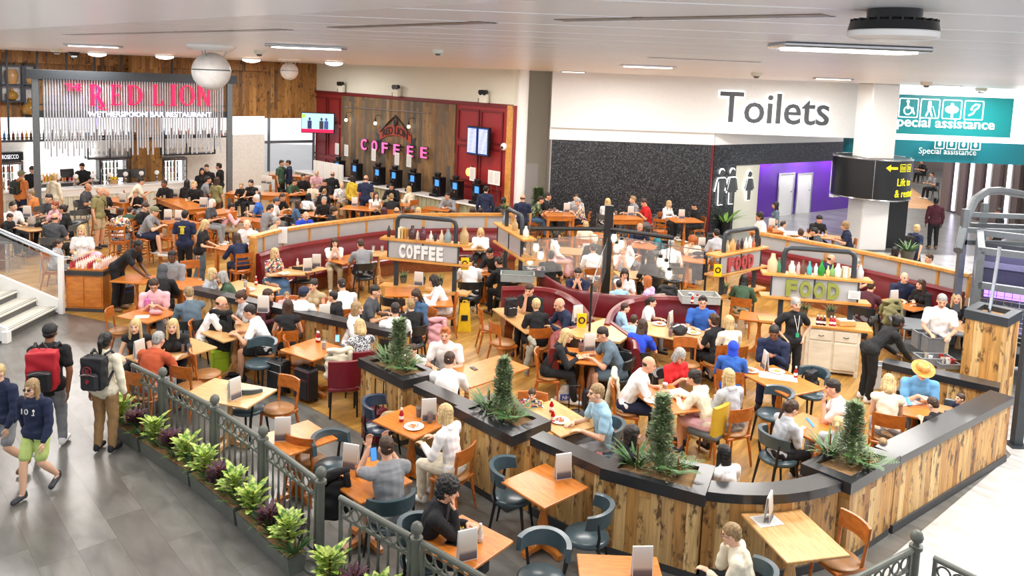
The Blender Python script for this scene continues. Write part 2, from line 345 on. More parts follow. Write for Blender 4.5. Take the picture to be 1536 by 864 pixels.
# ---- coffee wall
def cw(px,py,off=0.): return atW(px,py,CW0,CW1,off)
zr=cw(700,153).z
slab('wall_coffee',CW0,CW1,.2,0,zr,'red_panel'); slab('wall_coffee_upper',CW0,CW1,.2,zr,CZ,'cream_paint')
slab('trim_102',CW0+cn*.13,CW1+cn*.13,.08,zr-.1,zr+.03,'red_trim')
wl,wr=cw(516,200),cw(687,200)
slab('wall_coffee_panel',wl+cn*.13,wr+cn*.13,.06,.9,zr-.12,'grey_brown_planks')
n=103
for (xa,xb) in((473,493),(495,513),(690,722),(724,758)):       # red moulded panels
    for (za,zb) in((zr-1.45,zr-.25),(zr-2.95,zr-1.6),(zr-4.2,zr-3.1)):
        a,b=cw(xa,200)+cn*.13,cw(xb,200)+cn*.13; mb=MB()
        mb.plank_box(a,b,.05,zb-.06,zb).plank_box(a,b,.05,za,za+.06)
        e=(b-a).normalized(); mb.plank_box(a,a+e*.07,.05,za+.06,zb-.06).plank_box(b-e*.07,b,.05,za+.06,zb-.06)
        struct(mb.build('trim_%d'%n,MAT['red_trim'],smooth=0)); n+=1
slab('trim_130',CW0+cn*.12,CW0+cn*.12+cd*.22,.14,0,zr,'rail_wood')
# ---- passage and toilets block
slab('wall_passage',(-.3,30.2),(1.9,30.2),.1,0,CZ,'cream_paint')
struct(MB().lathe([(.22,0),(.22,CZ)],(.28,28.1,0),20).build('trim_131',MAT['white_gloss']))
TL=Vector((1.43,28.8,0)); TR=Vector((7.42,29.1,0)); td=(TR-TL).normalized(); tn=Vector((td.y,-td.x,0))
zd=3.38
slab('wall_toilets',TL,TR,.25,0,zd,'mosaic')
slab('wall_toilets_upper',TL-td*.1+tn*.12,TR+td*6.1+tn*.12,.3,zd+.45,CZ,'white_paint'); slab('wall_toilets_side',TL+td*.02,TL-tn*3,.1,0,CZ,'white_gloss')
slab('wall_toilets_band',TL-td*.1,TR,.3,zd,zd+.46,'white_paint')
slab('trim_132',TR,TR+td*.06+tn*.05,.3,0,zd,'red_trim')
A0=TR.copy(); A1=Vector((17.2,36.0,0))
def aw(px,py): return atW(px,py,A0,A1)
ad_=(A1-A0).normalized(); zo=aw(1200,243).z
pL=aw(1098,300)
slab('wall_toilets_angled',A0,pL,.2,0,zd,'mosaic'); slab('wall_toilets_header',pL,A1,.2,zo,zd,'mosaic'); slab('trim_133',A0,A1,.2,zd,zd+.7,'white_paint')
an=Vector((ad_.y,-ad_.x,0))
pR=aw(1134,300); slab('wall_toilets_entry',pL+ad_*.0,pR,.12,0,zo,'cream_paint')
U0=pR-an*1.6-ad_*1.5; U1=A1-an*1.6+ad_*2
slab('wall_purple',U0,U1,.1,0,zo+.5,'purple_panel')
slab('ceiling_toilets',pL-an*.9,A1-an*.9,1.7,zo+.5,zo+.6,'white_gloss')
uw=lambda px,py,off=.06:atW(px,py,U0,U1,off)
for i,(a,b) in enumerate(((1169,1190),(1197,1217))):
    p,q=uw(a,262),uw(b,262); o=struct(MB().plank_box(p,q,.06,0,p.z,0).build('door_%d'%(i+1),MAT['white_gloss'],smooth=0))
    e=(q-p);e.z=0;e.normalize(); mb=MB(); mb.plank_box(p-e*.08,p,.09,0,p.z+.07).plank_box(q,q+e*.08,.09,0,p.z+.07).plank_box(p,q,.09,p.z,p.z+.07); mb.build('door_frame',MAT['chrome'],o,smooth=0)
    MB().cyl(q-e*.12+tn*.05+Vector((0,0,1.05-q.z)),q-e*.12+tn*.12+Vector((0,0,1.05-q.z)),.03).build('door_handle',MAT['chrome'],o)
slab('wall_toilets_right',aw(1243,300)+an*.1,A1+an*.1,.2,1.0,zo,'cream_paint')
for t in(.25,.5,.75):
    p=pR.lerp(A1,t)-an*1.25; area(p.x,p.y,zo+.42,1.2,.3,90,(1,1,1))
o=MB().plank_box(atW(786,236,(-.3,30.1),(1.9,30.1)),atW(808,236,(-.3,30.1),(1.9,30.1)),.08,0,2.3).build('door_3',MAT['white_paint'],smooth=0); struct(o)
MB().box((1.02,30.02,1.1),(.03,.04,.2)).build('door_handle',MAT['chrome'],o)
# ---- special assistance front and the far corridor
S0=Vector((12.6,30.0,0)); S1=Vector((22.5,30.4,0))
zt=atY(1440,212,30).z; zb=atY(1440,243,30).z
slab('wall_assistance',S0,S1,.3,zt,CZ,'white_paint'); slab('trim_134',S0+Vector((0,-.3,0)),S1+Vector((0,-.3,0)),.5,zb,zt,'teal_band')
R0=at(1412,313); R1=at(1545,352)
slab('wall_striped',R0,R1,.2,0,5.6,'dark_panel') if 'dark_panel' in MAT else (M('dark_panel','6a5c58',.5,noise=.1),slab('wall_striped',R0,R1,.2,0,5.6,'dark_panel'))
for i,px in enumerate((1432,1455.5,1481,1512)):
    p=atW(px,300,R0,R1,.12); e=(R1-R0).normalized(); 
    t=thing('led_wall_strip','%s glowing white upright light strip on the dark ribbed corridor wall'%['leftmost','second','third','rightmost'][i],'light',(p.x,p.y,0)); rzz=math.atan2(e.y,e.x)
    MB().box((0,0,2.6),(.3,.1,5.0)).build('housing',MAT['white_gloss'],t,rz=rzz,smooth=0)
    MB().box((0,-.06,2.6),(.2,.03,5.0)).build('diffuser',MAT['led_white'],t,rz=rzz,smooth=0)
for i,px in enumerate((1421,1443,1467,1495,1525)):
    p=atW(px,300,R0,R1,.2); struct(MB().box((p.x,p.y,2.6),(.3,.16,5.2),rz=math.atan2((R1-R0).y,(R1-R0).x)).build('trim_%d'%(135+i),MAT['dark_panel'],smooth=0))
floor_poly('floor_corridor',[T(1350,312),T(1412,314),(R0.x+6,57),(16,57)],0,.006,'corridor_floor')
slab('wall_far',(12,57),(32,57),.2,0,CZ,'dark_panel')
# square white column with the round black direction sign
cx,cy=12.75,27.75
struct(MB().box((cx,cy,CZ/2),(1.0,1.0,CZ),rz=.12,bev=.04).build('trim_141',MAT['white_gloss'],smooth=0))
struct(MB().box((cx+1.0,cy+.5,1.2),(.9,.8,2.4),rz=.1).build('trim_142',MAT['black_sign'],smooth=0))
t=thing('direction_sign','big round black sign drum with yellow arrow and words wrapped around the white column','sign',(cx,cy,0))
zc0,zc1=1.9,3.28; RR=1.3
MB().lathe([(.5,zc0),(RR,zc0),(RR,zc1),(.5,zc1)],n=64).build('drum',MAT['black_sign'],t,smooth=30)
for z in(zc0,zc1): MB().tube([(RR*math.cos(a*math.pi/32),RR*math.sin(a*math.pi/32),z) for a in range(64)],.03,6,closed=True).build('rim',MAT['chrome'],t)
MB().cyl((RR*math.cos(-1.93),RR*math.sin(-1.93),zc0),(RR*math.cos(-1.93),RR*math.sin(-1.93),zc1),.015).build('seam',MAT['chrome'],t)
def wrap(me,a0,R):
    co=np.empty(len(me.vertices)*3); me.vertices.foreach_get('co',co); co=co.reshape(-1,3); a=a0+co[:,0]/R; r=R-co[:,1]; co[:,0]=r*np.cos(a); co[:,1]=r*np.sin(a); me.vertices.foreach_set('co',co.ravel()); me.update()
for body,z,size in(('Lift to',2.42,.37),('& restaurants',2.03,.37)):
    me=text_mesh(body,size,.01,sx=.8); me.materials.clear(); me.materials.append(MAT['yellow_sign']); wrap(me,-1.33 if body[0]=='L' else -1.37,RR); link('lettering',me,t,(0,0,z))
mb=MB(); 
mb.add([(0,0,.12),(.16,0,.24),(.16,0,.16),(.42,0,.16),(.42,0,.08),(.16,0,.08),(.16,0,0)],[(0,6,5,4,3,2,1)])
me=mb.mesh('arrow',MAT['yellow_sign'],0); me.transform(Matrix.Translation((0,-.01,0))); wrap(me,-1.66,RR); link('arrow',me,t,(0,0,2.9))
for a in(-1.27,-1.02):
    mb=MB(); s=.26
    for (x0,x1,z0,z1) in((0,s,0,.02),(0,s,s-.02,s),(0,.02,0,s),(s-.02,s,0,s),(.06,.1,.05,.2),(.14,.2,.05,.18)):
        mb.add([(x0,0,z0),(x1,0,z0),(x1,0,z1),(x0,0,z1)],[(0,1,2,3)])
    me=mb.mesh('pictogram',MAT['yellow_sign'],0); me.transform(Matrix.Translation((0,-.012,0))); wrap(me,a,RR); link('pictogram',me,t,(0,0,2.9))
# ---- signs on the walls
def pic_person(mb,x,z,s,skirt=False,y=0):
    mb.cyl((x,y-.02,z+s*.88),(x,y+.02,z+s*.88),s*.1,n=14)
    def pl(pts): mb.ring([[(x+a*s,y-.02,z+b*s) for a,b in pts],[(x+a*s,y+.02,z+b*s) for a,b in pts]])
    if skirt: pl([(-.09,.74),(.09,.74),(.2,.32),(-.2,.32)]); pl([(-.09,.32),(-.02,.32),(-.02,0),(-.08,0)]); pl([(.02,.32),(.09,.32),(.08,0),(.02,0)])
    else: pl([(-.13,.74),(.13,.74),(.1,.38),(-.1,.38)]); pl([(-.1,.38),(-.01,.38),(-.02,0),(-.09,0)]); pl([(.01,.38),(.1,.38),(.09,0),(.02,0)])
    pl([(-.12,.74),(-.17,.7),(-.26,.38),(-.21,.37)]); pl([(.12,.74),(.17,.7),(.26,.38),(.21,.37)])
fz0,fz1=TL-td*.1+tn*.3,TR+td*7.5+tn*.3
a=atW(1077,183,fz0,fz1); b=atW(1241,188,fz0,fz1); ang=math.atan2(td.y,td.x)
t=thing('toilets_sign','large grey backlit word Toilets on the white upper wall','sign',(a.x,a.y,a.z),ang)
wd=(b-a).length; text('Toilets',1,MAT['letter_grey'],(0,-.06,0),0,.04,t,width=wd,height=1.22*.92,bold=.008)
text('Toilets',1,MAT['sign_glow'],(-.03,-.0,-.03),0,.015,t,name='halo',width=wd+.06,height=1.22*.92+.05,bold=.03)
t=thing('toilet_pictogram','pair of backlit man and woman figures on the dark mosaic wall','sign',tuple(aw(1075,300)),math.atan2(ad_.y,ad_.x))
for i,(x,sk) in enumerate(((0.02,False),(.62,True))):
    mb=MB(); pic_person(mb,x,-.15,1.35,sk,-.16); mb.build('figure',MAT['letter_grey'],t,smooth=0)
    mb=MB(); pic_person(mb,x,-.18,1.43,sk,-.145); mb.build('halo',MAT['sign_glow'],t,smooth=0)
q=aw(1111,300); t=thing('toilet_pictogram','single dark woman figure on the pale panel by the toilets entrance','sign',(q.x,q.y,q.z),math.atan2(ad_.y,ad_.x))
mb=MB(); pic_person(mb,.3,.0,1.15,True,-.11); mb.build('figure',MAT['letter_grey'],t,smooth=0)
mb=MB(); pic_person(mb,.3,-.02,1.2,True,-.1); mb.build('halo',MAT['sign_glow'],t,smooth=0)
# special assistance light box
a=atY(1345,200,29.8); b=atY(1512,206,29.8); t0=atY(1345,141,29.8)
t=thing('assistance_sign','big teal light box with four white access symbols and the words special assistance','sign',(a.x-1.0,29.78,a.z))
w=b.x-a.x+1.0; h=t0.z-a.z
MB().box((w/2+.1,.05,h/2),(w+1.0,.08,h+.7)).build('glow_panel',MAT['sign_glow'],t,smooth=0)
MB().box((w/2,-.05,h/2),(w,.12,h)).build('face',MAT['teal_sign'],t,smooth=0)
text('Special assistance',1,MAT['letter_white'],(atY(1333,195,29.7).x-a.x+1.0,-.13,.16),0,.01,t,width=atY(1490,200,29.7).x-atY(1333,200,29.7).x,height=.5,bold=.012)
def frame_ic(mb,x,z,s,y):
    for (dx,dz,sx,sz) in((0,-s/2,s*.9,.035),(0,s/2,s*.9,.035),(-s/2,0,.035,s*.9),(s/2,0,.035,s*.9)): mb.box((x+dx,y,z+dz),(sx,.02,sz))
    for (i,j) in((-1,-1),(-1,1),(1,-1),(1,1)): mb.box((x+i*s*.475,y,z+j*s*.475),(.045,.02,.045),ry=.78)
for i in range(4):
    mb=MB(); x=atY((1362,1394,1427,1460)[i],161,29.7).x-a.x+1.0; z=h-.5; frame_ic(mb,x,z,.7,-.13)
    if i==0: mb.tube([(x-.02+.15*math.cos(a/10*6.28),-.13,z-.1+.15*math.sin(a/10*6.28)) for a in range(10)],.025,5,closed=True).cyl((x-.04,-.14,z+.24),(x-.04,-.12,z+.24),.06).box((x-.03,-.13,z+.07),(.06,.02,.24)).box((x+.08,-.13,z-.0),(.2,.02,.05)).box((x+.18,-.13,z-.12),(.06,.02,.24),ry=-.4)
    elif i==1: mb.cyl((x-.02,-.14,z+.24),(x-.02,-.12,z+.24),.06).box((x-.02,-.13,z+.07),(.13,.02,.24)).box((x-.08,-.13,z-.15),(.06,.02,.3),ry=.35).box((x+.05,-.13,z-.15),(.06,.02,.3),ry=-.35).box((x+.17,-.13,z-.1),(.025,.02,.42),ry=-.35)
    elif i==2: mb.sph((x,-.125,z),(.26,.02,.15),16).cyl((x,-.14,z+.19),(x,-.12,z+.19),.06).box((x+.02,-.13,z-.2),(.08,.02,.2))
    else: mb.tube([(x-.18,-.13,z-.2),(x-.02,-.13,z-.12),(x+.05,-.13,z+.02),(x+.16,-.13,z+.1),(x+.2,-.13,z+.22),(x+.05,-.13,z+.22),(x-.06,-.13,z+.12),(x-.1,-.13,z)],.035,5)
    mb.build('access_symbol',MAT['letter_white'],t,smooth=0)
a=atY(1378,233,29.4); t=thing('small_assistance_sign','small pale line of words special assistance on the teal band','sign',(a.x,29.42,a.z)); 
text('Special assistance',1,MAT['paper'],(0,0,0),.04,.01,t,width=atY(1466,238,29.4).x-a.x,height=.3)
for i in range(4):
    mb=MB(); frame_ic(mb,.75+i*.45,.46,.34,0); mb.sph((.75+i*.45,0,.46),(.07,.01,.1),8); mb.build('access_symbol',MAT['paper'],t,smooth=0)
# ================================================================ bar
def V(*a): return Vector(a)
bang=math.atan2(bd.y,bd.x)
nb=[0]
# counter
t=thing('bar_counter','long white bar counter with ribbed pale front running along the back left','bar counter',(B0.x,B0.y,0),bang)
MB().box((BL/2,.28,1.08),(BL,.62,.06),bev=.01).build('countertop',MAT['white_gloss'],t,smooth=0)
MB().box((BL/2,.03,.94),(BL,.06,.22)).build('fascia',MAT['white_paint'],t,smooth=0)
mb=MB().box((BL/2,.3,.42),(BL,.46,.83))
for i in range(int(BL/.16)): mb.cyl((i*.16+.08,.07,.06),(i*.16+.08,.07,.83),.05,n=6)
mb.build('front_panel',MAT['cream_paint'],t)
MB().box((BL/2,.3,.03),(BL,.4,.06)).build('plinth',MAT['kick_grey'],t,smooth=0)
bottle_cols=['1e5c2e','7a2a18','c8a040','d8d8d0','2a2a30','8a1c2c','d86a20','3a70a8','c0c8b0','5a3418']
def bottle_mesh(name,h=.3,r=.04,n=8):
    return MB().lathe([(r*.9,0),(r,.01),(r,h*.58),(r*.35,h*.75),(r*.32,h*.96),(r*.4,h)],n=n).mesh(name,[M('bottle_glass','ffffff',.12,obj=True,noise=.0)],40)
BOT=bottle_mesh('bottle'); JAR=MB().lathe([(.05,0),(.06,.02),(.06,.12),(.045,.15),(.045,.18)],n=10).mesh('jar',[M('bottle_glass')],40)
def bottle(loc,hexc,label,group,s=1.,cat='bottle',me=None,name='bottle'):
    o=link(name,me or BOT,None,loc); o.scale=(s,s,s); o.color=C(hexc); return tag(o,label,cat,group)
# back bar: planks wall, fridges, shelves
def bb(px,py,off=0.): return atW(px,py,B0+bn*2.4,B1+bn*2.4,off)
def loc(v): return (v.x,v.y,v.z)
def fridge(xa,xb,yt,label,nm='bottle fridge'):
    a=bb(xa,290);b=bb(xb,290);w=(b-a).length;zt=bb((xa+xb)/2,yt).z
    t=thing('drinks_fridge',label,'fridge',(a.x,a.y,0),bang)
    mb=MB().box((w/2,.45,zt/2),(w,.06,zt)).box((.04,.25,zt/2),(.08,.46,zt)).box((w-.04,.25,zt/2),(.08,.46,zt)).box((w/2,.25,.35),(w,.46,.7)).box((w/2,.25,zt-.05),(w,.46,.1))
    mb.build('body',MAT['steel_dark'],t,smooth=0)
    MB().box((w/2,.4,(zt+.7)/2),(w-.16,.02,zt-.85)).build('glowing_back',MAT['sign_glow'],t,smooth=0)
    sh=[.72+(zt-.85)*i/4 for i in range(4)]
    for z in sh: MB().box((w/2,.22,z),(w-.16,.32,.02)).build('shelf',MAT['white_gloss'],t,smooth=0)
    f=MB().box((.06,-.01,(zt+.7)/2),(.05,.03,zt-.7)).box((w-.06,-.01,(zt+.7)/2),(.05,.03,zt-.7)).box((w/2,-.01,.72),(w-.1,.03,.05)).box((w/2,-.01,zt-.04),(w-.1,.03,.05)).box((w/2,-.01,(zt+.7)/2),(.05,.03,zt-.7)).build('door_frame',MAT['chrome'],t,smooth=0)
    n=int((w-.25)/.13)
    for z in sh:
        for i in range(n):
            p=Matrix.Rotation(bang,3,'Z')@V(.15+i*.13,.16,z+.012)
            bottle((a.x+p.x,a.y+p.y,p.z),bottle_cols[random.randrange(10)],'small bottle standing in a row in the lit '+nm,'bottles in the '+nm,.95)
    return t,w,zt
t,w,zt=fridge(-6,36,243,'steel double bar fridge below the prosecco board','fridge under the prosecco board')
mb=MB().box((w/2,.1,zt+.2),(w,.3,.3)); mb.build('name_board',MAT['black_sign'],t,smooth=0)
text('PROSECCO',.2,MAT['letter_white'],(.15,-.07,zt+.12),0,.01,t,width=w-.3,height=.15)
fridge(150,192,237,'lit bar fridge left of the broad wooden column','fridge left of the wooden column')
fridge(243,281,237,'lit bar fridge right of the broad wooden column','fridge right of the wooden column')
# wide wooden column
a=bb(198,300,.2);b=bb(241,300,.2)
struct(MB().plank_box(a,b,.45,0,CZ).build('trim_150',MAT['bar_planks'],smooth=0))
# bright back counter with bottles
a=bb(50,290,.1);b=bb(148,290,.1);t=thing('back_counter','white back counter with steel front behind the bartenders','counter',(a.x,a.y,0),bang); w=(b-a).length
MB().box((w/2,.25,.5),(w,.5,1.0)).build('cabinet',MAT['steel_grey'],t,smooth=0); MB().box((w/2,.25,1.02),(w+.05,.55,.05)).build('worktop',MAT['white_gloss'],t,smooth=0)
MB().box((w/2,.5,1.75),(w,.04,1.4)).build('glowing_back',MAT['sign_glow'],t,smooth=0)  # white backsplash, given a glow so the bar back looks brightly lit
for k in range(34):
    p=Matrix.Rotation(bang,3,'Z')@V(.1+(w-.2)*k/33,.2+.12*(k%2),1.05); bottle((a.x+p.x,a.y+p.y,p.z),random.choice(['e05a20','e88a30','d03a28','e8c040','b02040','7a2a18','f0d060']),'bright spirit bottle lined up on the white back counter','bottles on the back counter',1.1)
# long steel gantry shelf above the back bar, bottles standing on it
a=bw(-10,212,1.0);b=bw(345,210,1.0)
t=thing('bar_gantry_shelf','long dark steel shelf hanging over the whole bar','shelf',(a.x,a.y,a.z),bang); w=(b-a).length; w=math.hypot(b.x-a.x,b.y-a.y)
MB().box((w/2,0,0),(w,.4,.06)).build('board',MAT['steel_dark'],t,smooth=0)
MB().box((w/2,-.2,.12),(w,.03,.03)).build('front_rail',MAT['black_metal'],t,smooth=0)
for i in range(9):
    MB().box((w*(i+.5)/9,0,(CZ-a.z)/2),(.06,.06,CZ-a.z)).build('hanger',MAT['steel_dark'],t,smooth=0)
for k in range(60):
    q=Matrix.Rotation(bang,3,'Z')@V(.2+(w-.4)*k/59,.02,.035); bottle((a.x+q.x,a.y+q.y,a.z+q.z),bottle_cols[(k*7)%10],'bottle standing in the long row on the steel shelf over the bar','bottles on the steel shelf over the bar',1.15)
# hanging glass racks
for (xa,xb,y0,y1,lb) in((129,195,205,238,'hanging steel glass rack left of the wooden column'),(243,320,205,232,'hanging steel glass rack right of the wooden column')):
    o=1.6; p=bb(xa,y1,o);q=bb(xb,y1,o);w=math.hypot(q.x-p.x,q.y-p.y);h=bb(xa,y0,o).z-p.z
    t=thing('glass_rack',lb,'rack',loc(p),bang)
    for dy in(-.2,.2):
        mb=MB().box((w/2,dy,0),(w,.05,.05)).box((w/2,dy,h),(w,.05,.05)); mb.build('rail',MAT['black_metal'],t,smooth=0)
        for x in(.02,w*.5,w-.02): MB().box((x,dy,h/2),(.05,.05,h)).build('upright',MAT['black_metal'],t,smooth=0)
    MB().box((w/2,0,.02),(w,.42,.02)).build('shelf',MAT['steel_dark'],t,smooth=0)
    n=int(w/.16)
    for i in range(n):
        r=Matrix.Rotation(bang,3,'Z')@V(.12+i*.16,0,.035); 
        g=link('wine_glass',WG if 'WG' in globals() else None,None,(p.x+r.x,p.y+r.y,p.z+r.z)) if 'WG' in globals() else None
        if g is None:
            WG=MB().lathe([(.035,0),(.008,.01),(.008,.09),(.035,.12),(.042,.17),(.035,.22)],n=10).mesh('wine_glass',[MAT['tint_glass']],50); g=link('wine_glass',WG,None,(p.x+r.x,p.y+r.y,p.z+r.z))
        tag(g,'stemmed glass standing on the '+lb,'glass','glasses on the '+lb.replace('hanging steel ',''))
# decorative niches high on the bar wall
def niche(xa,xb,ya,yb,lb):
    a=bw(xa,yb,.35);b=bw(xb,yb,.35);w=math.hypot(b.x-a.x,b.y-a.y);h=bw(xa,ya,.35).z-a.z
    t=thing('display_shelf',lb,'shelf',loc(a),bang)
    MB().box((w/2,.12,0),(w,.3,.06)).build('board',MAT['steel_dark'],t,smooth=0)
    for x in(0,w): MB().box((x,.12,h/2),(.07,.3,h)).build('upright',MAT['steel_dark'],t,smooth=0)
    MB().box((w/2,.12,h),(w,.3,.05)).build('top_rail',MAT['steel_dark'],t,smooth=0)
    MB().box((w/2,.28,h/2),(w,.03,h)).build('back_panel',MAT['tile_white'],t,smooth=0)
    return a,w,h
KEG=MB().lathe([(.14,0),(.19,.12),(.2,.25),(.19,.38),(.14,.5)],n=14).mesh('small_barrel',[MAT['table_pale']],40)
DEM=MB().lathe([(.1,0),(.2,.06),(.24,.2),(.2,.33),(.07,.42),(.05,.5),(.06,.54)],n=14).mesh('demijohn',[M('amber_glass','a87c34',.15)],40)
for i,(xa,xb,ya,yb) in enumerate(((2,35,98,127),(2,35,128,152),(38,55,98,127),(38,55,130,175))):
    a,w,h=niche(xa,xb,ya,yb,['upper left display shelf with small barrels on the bar wall','lower left display shelf with amber flasks on the bar wall','narrow upper display shelf beside the sign post','narrow lower display shelf beside the sign post'][i])
    for k in range(2 if w>1 else 1):
        r=Matrix.Rotation(bang,3,'Z')@V(w*(k+.5)/(2 if w>1 else 1),.1,.035); me=KEG if i in(0,2) else DEM; o=link(me.name,me,None,(a.x+r.x,a.y+r.y,a.z+.035)); s=min(1.2,(h-.1)/.56); o.scale=(s,)*3
        tag(o,['small wooden barrel on the upper left display shelf','round amber flask on the lower left display shelf','small wooden barrel on the narrow upper display shelf','round amber flask on the narrow lower display shelf'][i],['barrel','flask','barrel','flask'][i],'ornaments on the bar wall')
# beer taps, tills on the bar
def on_bar(px,py=272,dz=0): return at(px,py,1.11+dz)
for i in range(10):
    p=B0+bd*(BL*(.12+.075*i))+bn*.35; t=thing('beer_tap','chrome beer tap in the row along the white bar counter','beer tap',(p.x,p.y,1.11),bang,'beer taps along the bar')
    MB().cyl((0,0,0),(0,0,.3),.035,n=8).build('column',MAT['chrome'],t); MB().sph((0,-.04,.38),.09,10).build('badge',MAT['white_gloss'],t); MB().cyl((0,-.05,.22),(0,-.16,.2),.02).build('spout',MAT['chrome'],t)
def till(pos,rz,label,scr='screen_blue'):
    t=thing('till_screen',label,'till',pos,rz)
    MB().box((0,0,.01),(.24,.2,.02),bev=.004).build('base',MAT['black_plastic'],t); MB().cyl((0,.03,.02),(0,0,.2),.03).build('stand',MAT['black_plastic'],t)
    MB().box((0,0,.32),(.46,.05,.32),rx=-.25,bev=.01).build('monitor',MAT['black_plastic'],t); return t
for px,lb in((104,'black till screen beside the bartender pouring drinks'),(190,'black till screen left of the wooden column on the bar'),(212,'black till screen in front of the wooden column on the bar')):
    p=on_bar(px,274)+bn*.3; till(loc(p),bang,lb)
# fruit bowl
p=on_bar(171,276)+bn*.15; t=thing('fruit_basket','wicker basket piled with lemons on the bar counter','basket',(p.x,p.y,1.11)); MB().lathe([(.14,0),(.22,.16),(.2,.16),(.12,.02)],n=16).build('basket',MAT['table_pale'],t)
LEM=MB().sph((0,0,0),(.05,.04,.04),8).mesh('lemon',[M('lemon_yellow','f0c818',.5)],60)
for k in range(14):
    a=k*2.4; r=.15*math.sqrt((k%7+.5)/7); o=link('lemon',LEM,None,(p.x+r*math.cos(a),p.y+r*math.sin(a),1.11+.17+.05*(k//7)),a); tag(o,'yellow lemon piled in the wicker basket on the bar','lemon','lemons in the basket on the bar')
# ================================================================ big pub sign on rods
GA=at(58,342); GB=at(344,322.5); gdir=(GB-GA).normalized(); gang=math.atan2(gdir.y,gdir.x)
def gw(px,py,off=0.): return atW(px,py,GA,GB,off)
ztop=gw(200,105+.033*142).z; GL=(GB-GA).length
sg=thing('gantry_sign','huge steel gantry of upright rods carrying red letters over the bar area','sign',(GA.x,GA.y,0),gang)
for x in(0,GL): MB().box((x,0,ztop/2),(.19,.19,ztop),bev=.01).build('post',MAT['steel_grey'],sg,smooth=0)
MB().box((GL/2,0,ztop-.13),(GL+.5,.3,.3)).build('top_beam',MAT['steel_dark'],sg,smooth=0)
def gl(px,py): v=gw(px,py); return (v-V(GA.x,GA.y,0)).dot(gdir),v.z
zr0=gl(200,(236+229)/2)[1]
for y in(124,159,172.5): x,z=gl(200,y); MB().box((GL/2,.06,z+.02),(GL-.2,.04,.05 if y<170 else .24)).build('cross_rail',MAT['steel_dark'],sg,smooth=0)
NR=70
for i in range(NR):
    x=.25+(GL-.5)*i/(NR-1); zb_=zr0+.55*(.5+.5*math.sin(i*.9+i*i*.13))*((i%3)==0)+.25*(i%2)
    MB().cyl((x,0,zb_),(x,0,ztop-.28),.028,n=6).build('rod',M('rod_silver','c2c6cc',.35,.3),sg)
def serif_text(body,size,width,height,mat,loc,parent):
    return text(body,size,mat,loc,0,.05,parent,width=width,height=height,bold=.03)
def gtext(body,xa,ya,xb,hpx,mat,dy=-.1,serif=True,depth=.04):
    x0,z0=gl(xa,ya); x1,_=gl(xb,ya); _,z1=gl(xa,ya-hpx)
    text(body,1,mat,(x0,dy,z0),0,depth,sg,width=x1-x0,height=z1-z0,bold=.006)
    return x0,z0,x1,z1
def slabletter(ch,x,z,w,h,mat,parent,y=-.1):
    """roman capital with thick stems, thin joins and serif slabs"""
    s=w; mb=MB(); st=.2*s; th=.08*s; D=.08
    def bx(cx,cz,sx,sz,ry=0): mb.box((x+cx*w,y,z+cz*h),(sx,D,sz),ry=ry)
    def stem(cx,wd=st): bx(cx,.5,wd,h); bx(cx,.02,wd*1.9,.045*h); bx(cx,.98,wd*1.9,.045*h)
    def arc(cx,cz,rx,rz_,a0,a1,tk):
        N=14; out=[];inn=[]
        for i in range(N+1):
            a=math.radians(a0+(a1-a0)*i/N); c_,s_=math.cos(a),math.sin(a); k=tk*(.35+.65*abs(c_))
            out.append((x+cx*w+rx*w*c_,z+cz*h+rz_*h*s_)); inn.append((x+cx*w+(rx*w-k)*c_,z+cz*h+(rz_*h-k*.6)*s_))
        for i in range(N):
            q=[out[i],out[i+1],inn[i+1],inn[i]]; mb.ring([[(a,y-D/2,b) for a,b in q],[(a,y+D/2,b) for a,b in q]])
    if ch=='R': stem(.2); arc(.35,.74,.4,.25,-90,90,st); bx(.3,.97,.3*w,.05*h); bx(.3,.51,.3*w,.05*h); bx(.7,.2,st*1.1,.62*h,ry=-.55*w/h*1.4); arc(1.0,-.02,.5,.2,190,300,st*.8)
    elif ch=='E': stem(.2); bx(.5,.97,.6*w,.06*h); bx(.45,.5,.45*w,.05*h); bx(.52,.03,.64*w,.06*h); bx(.8,.9,th,.18*h); bx(.83,.1,th,.2*h); bx(.66,.5,th,.16*h)
    elif ch=='D': stem(.2); arc(.35,.5,.6,.5,-90,90,st)
    elif ch=='L': stem(.2); bx(.52,.03,.64*w,.06*h); bx(.83,.12,th,.22*h)
    elif ch=='I': stem(.5,.5*w)
    elif ch=='O': arc(.5,.5,.5,.5,0,360,st)
    elif ch=='N': stem(.15,th*1.4); stem(.85,th*1.4); bx(.5,.5,st,math.hypot(h,.6*w)*.98,ry=-math.atan(.66*w/h))
    return mb.build('letter_'+ch.lower(),MAT[mat],parent,smooth=0)
for ch,xa,xb,y0,y1 in(('R',133,157,126.5,158),('E',165,183,127,157.5),('D',190,214,127.5,157.5),('L',228,246,127,158),('I',254,264,127,158.5),('O',268,291,127.5,158.5),('N',295,315,128,158.5)):
    x0,z1=gl(xa,y0);x1,z0=gl(xb,y1); slabletter(ch,x0,z0,x1-x0,z1-z0,'letter_red',sg)
gtext('THE',97,136,122,11,MAT['letter_red'])
gtext('WETHERSPOON BAR RESTAURANT',131,175,316,8,MAT['letter_white'])
MB().box((.9,.12,gl(100,170)[1]),(1.4,.03,1.2)).build('purple_tube_panel',MAT['tint_glass'],sg,smooth=0)
for k in range(4):
    MB().cyl((.5+.42*k,.1,gl(80,190)[1]),(.5+.42*k,.1,gl(80,128)[1]),.02,n=6).build('purple_tube',MAT['purple_glow'],sg)
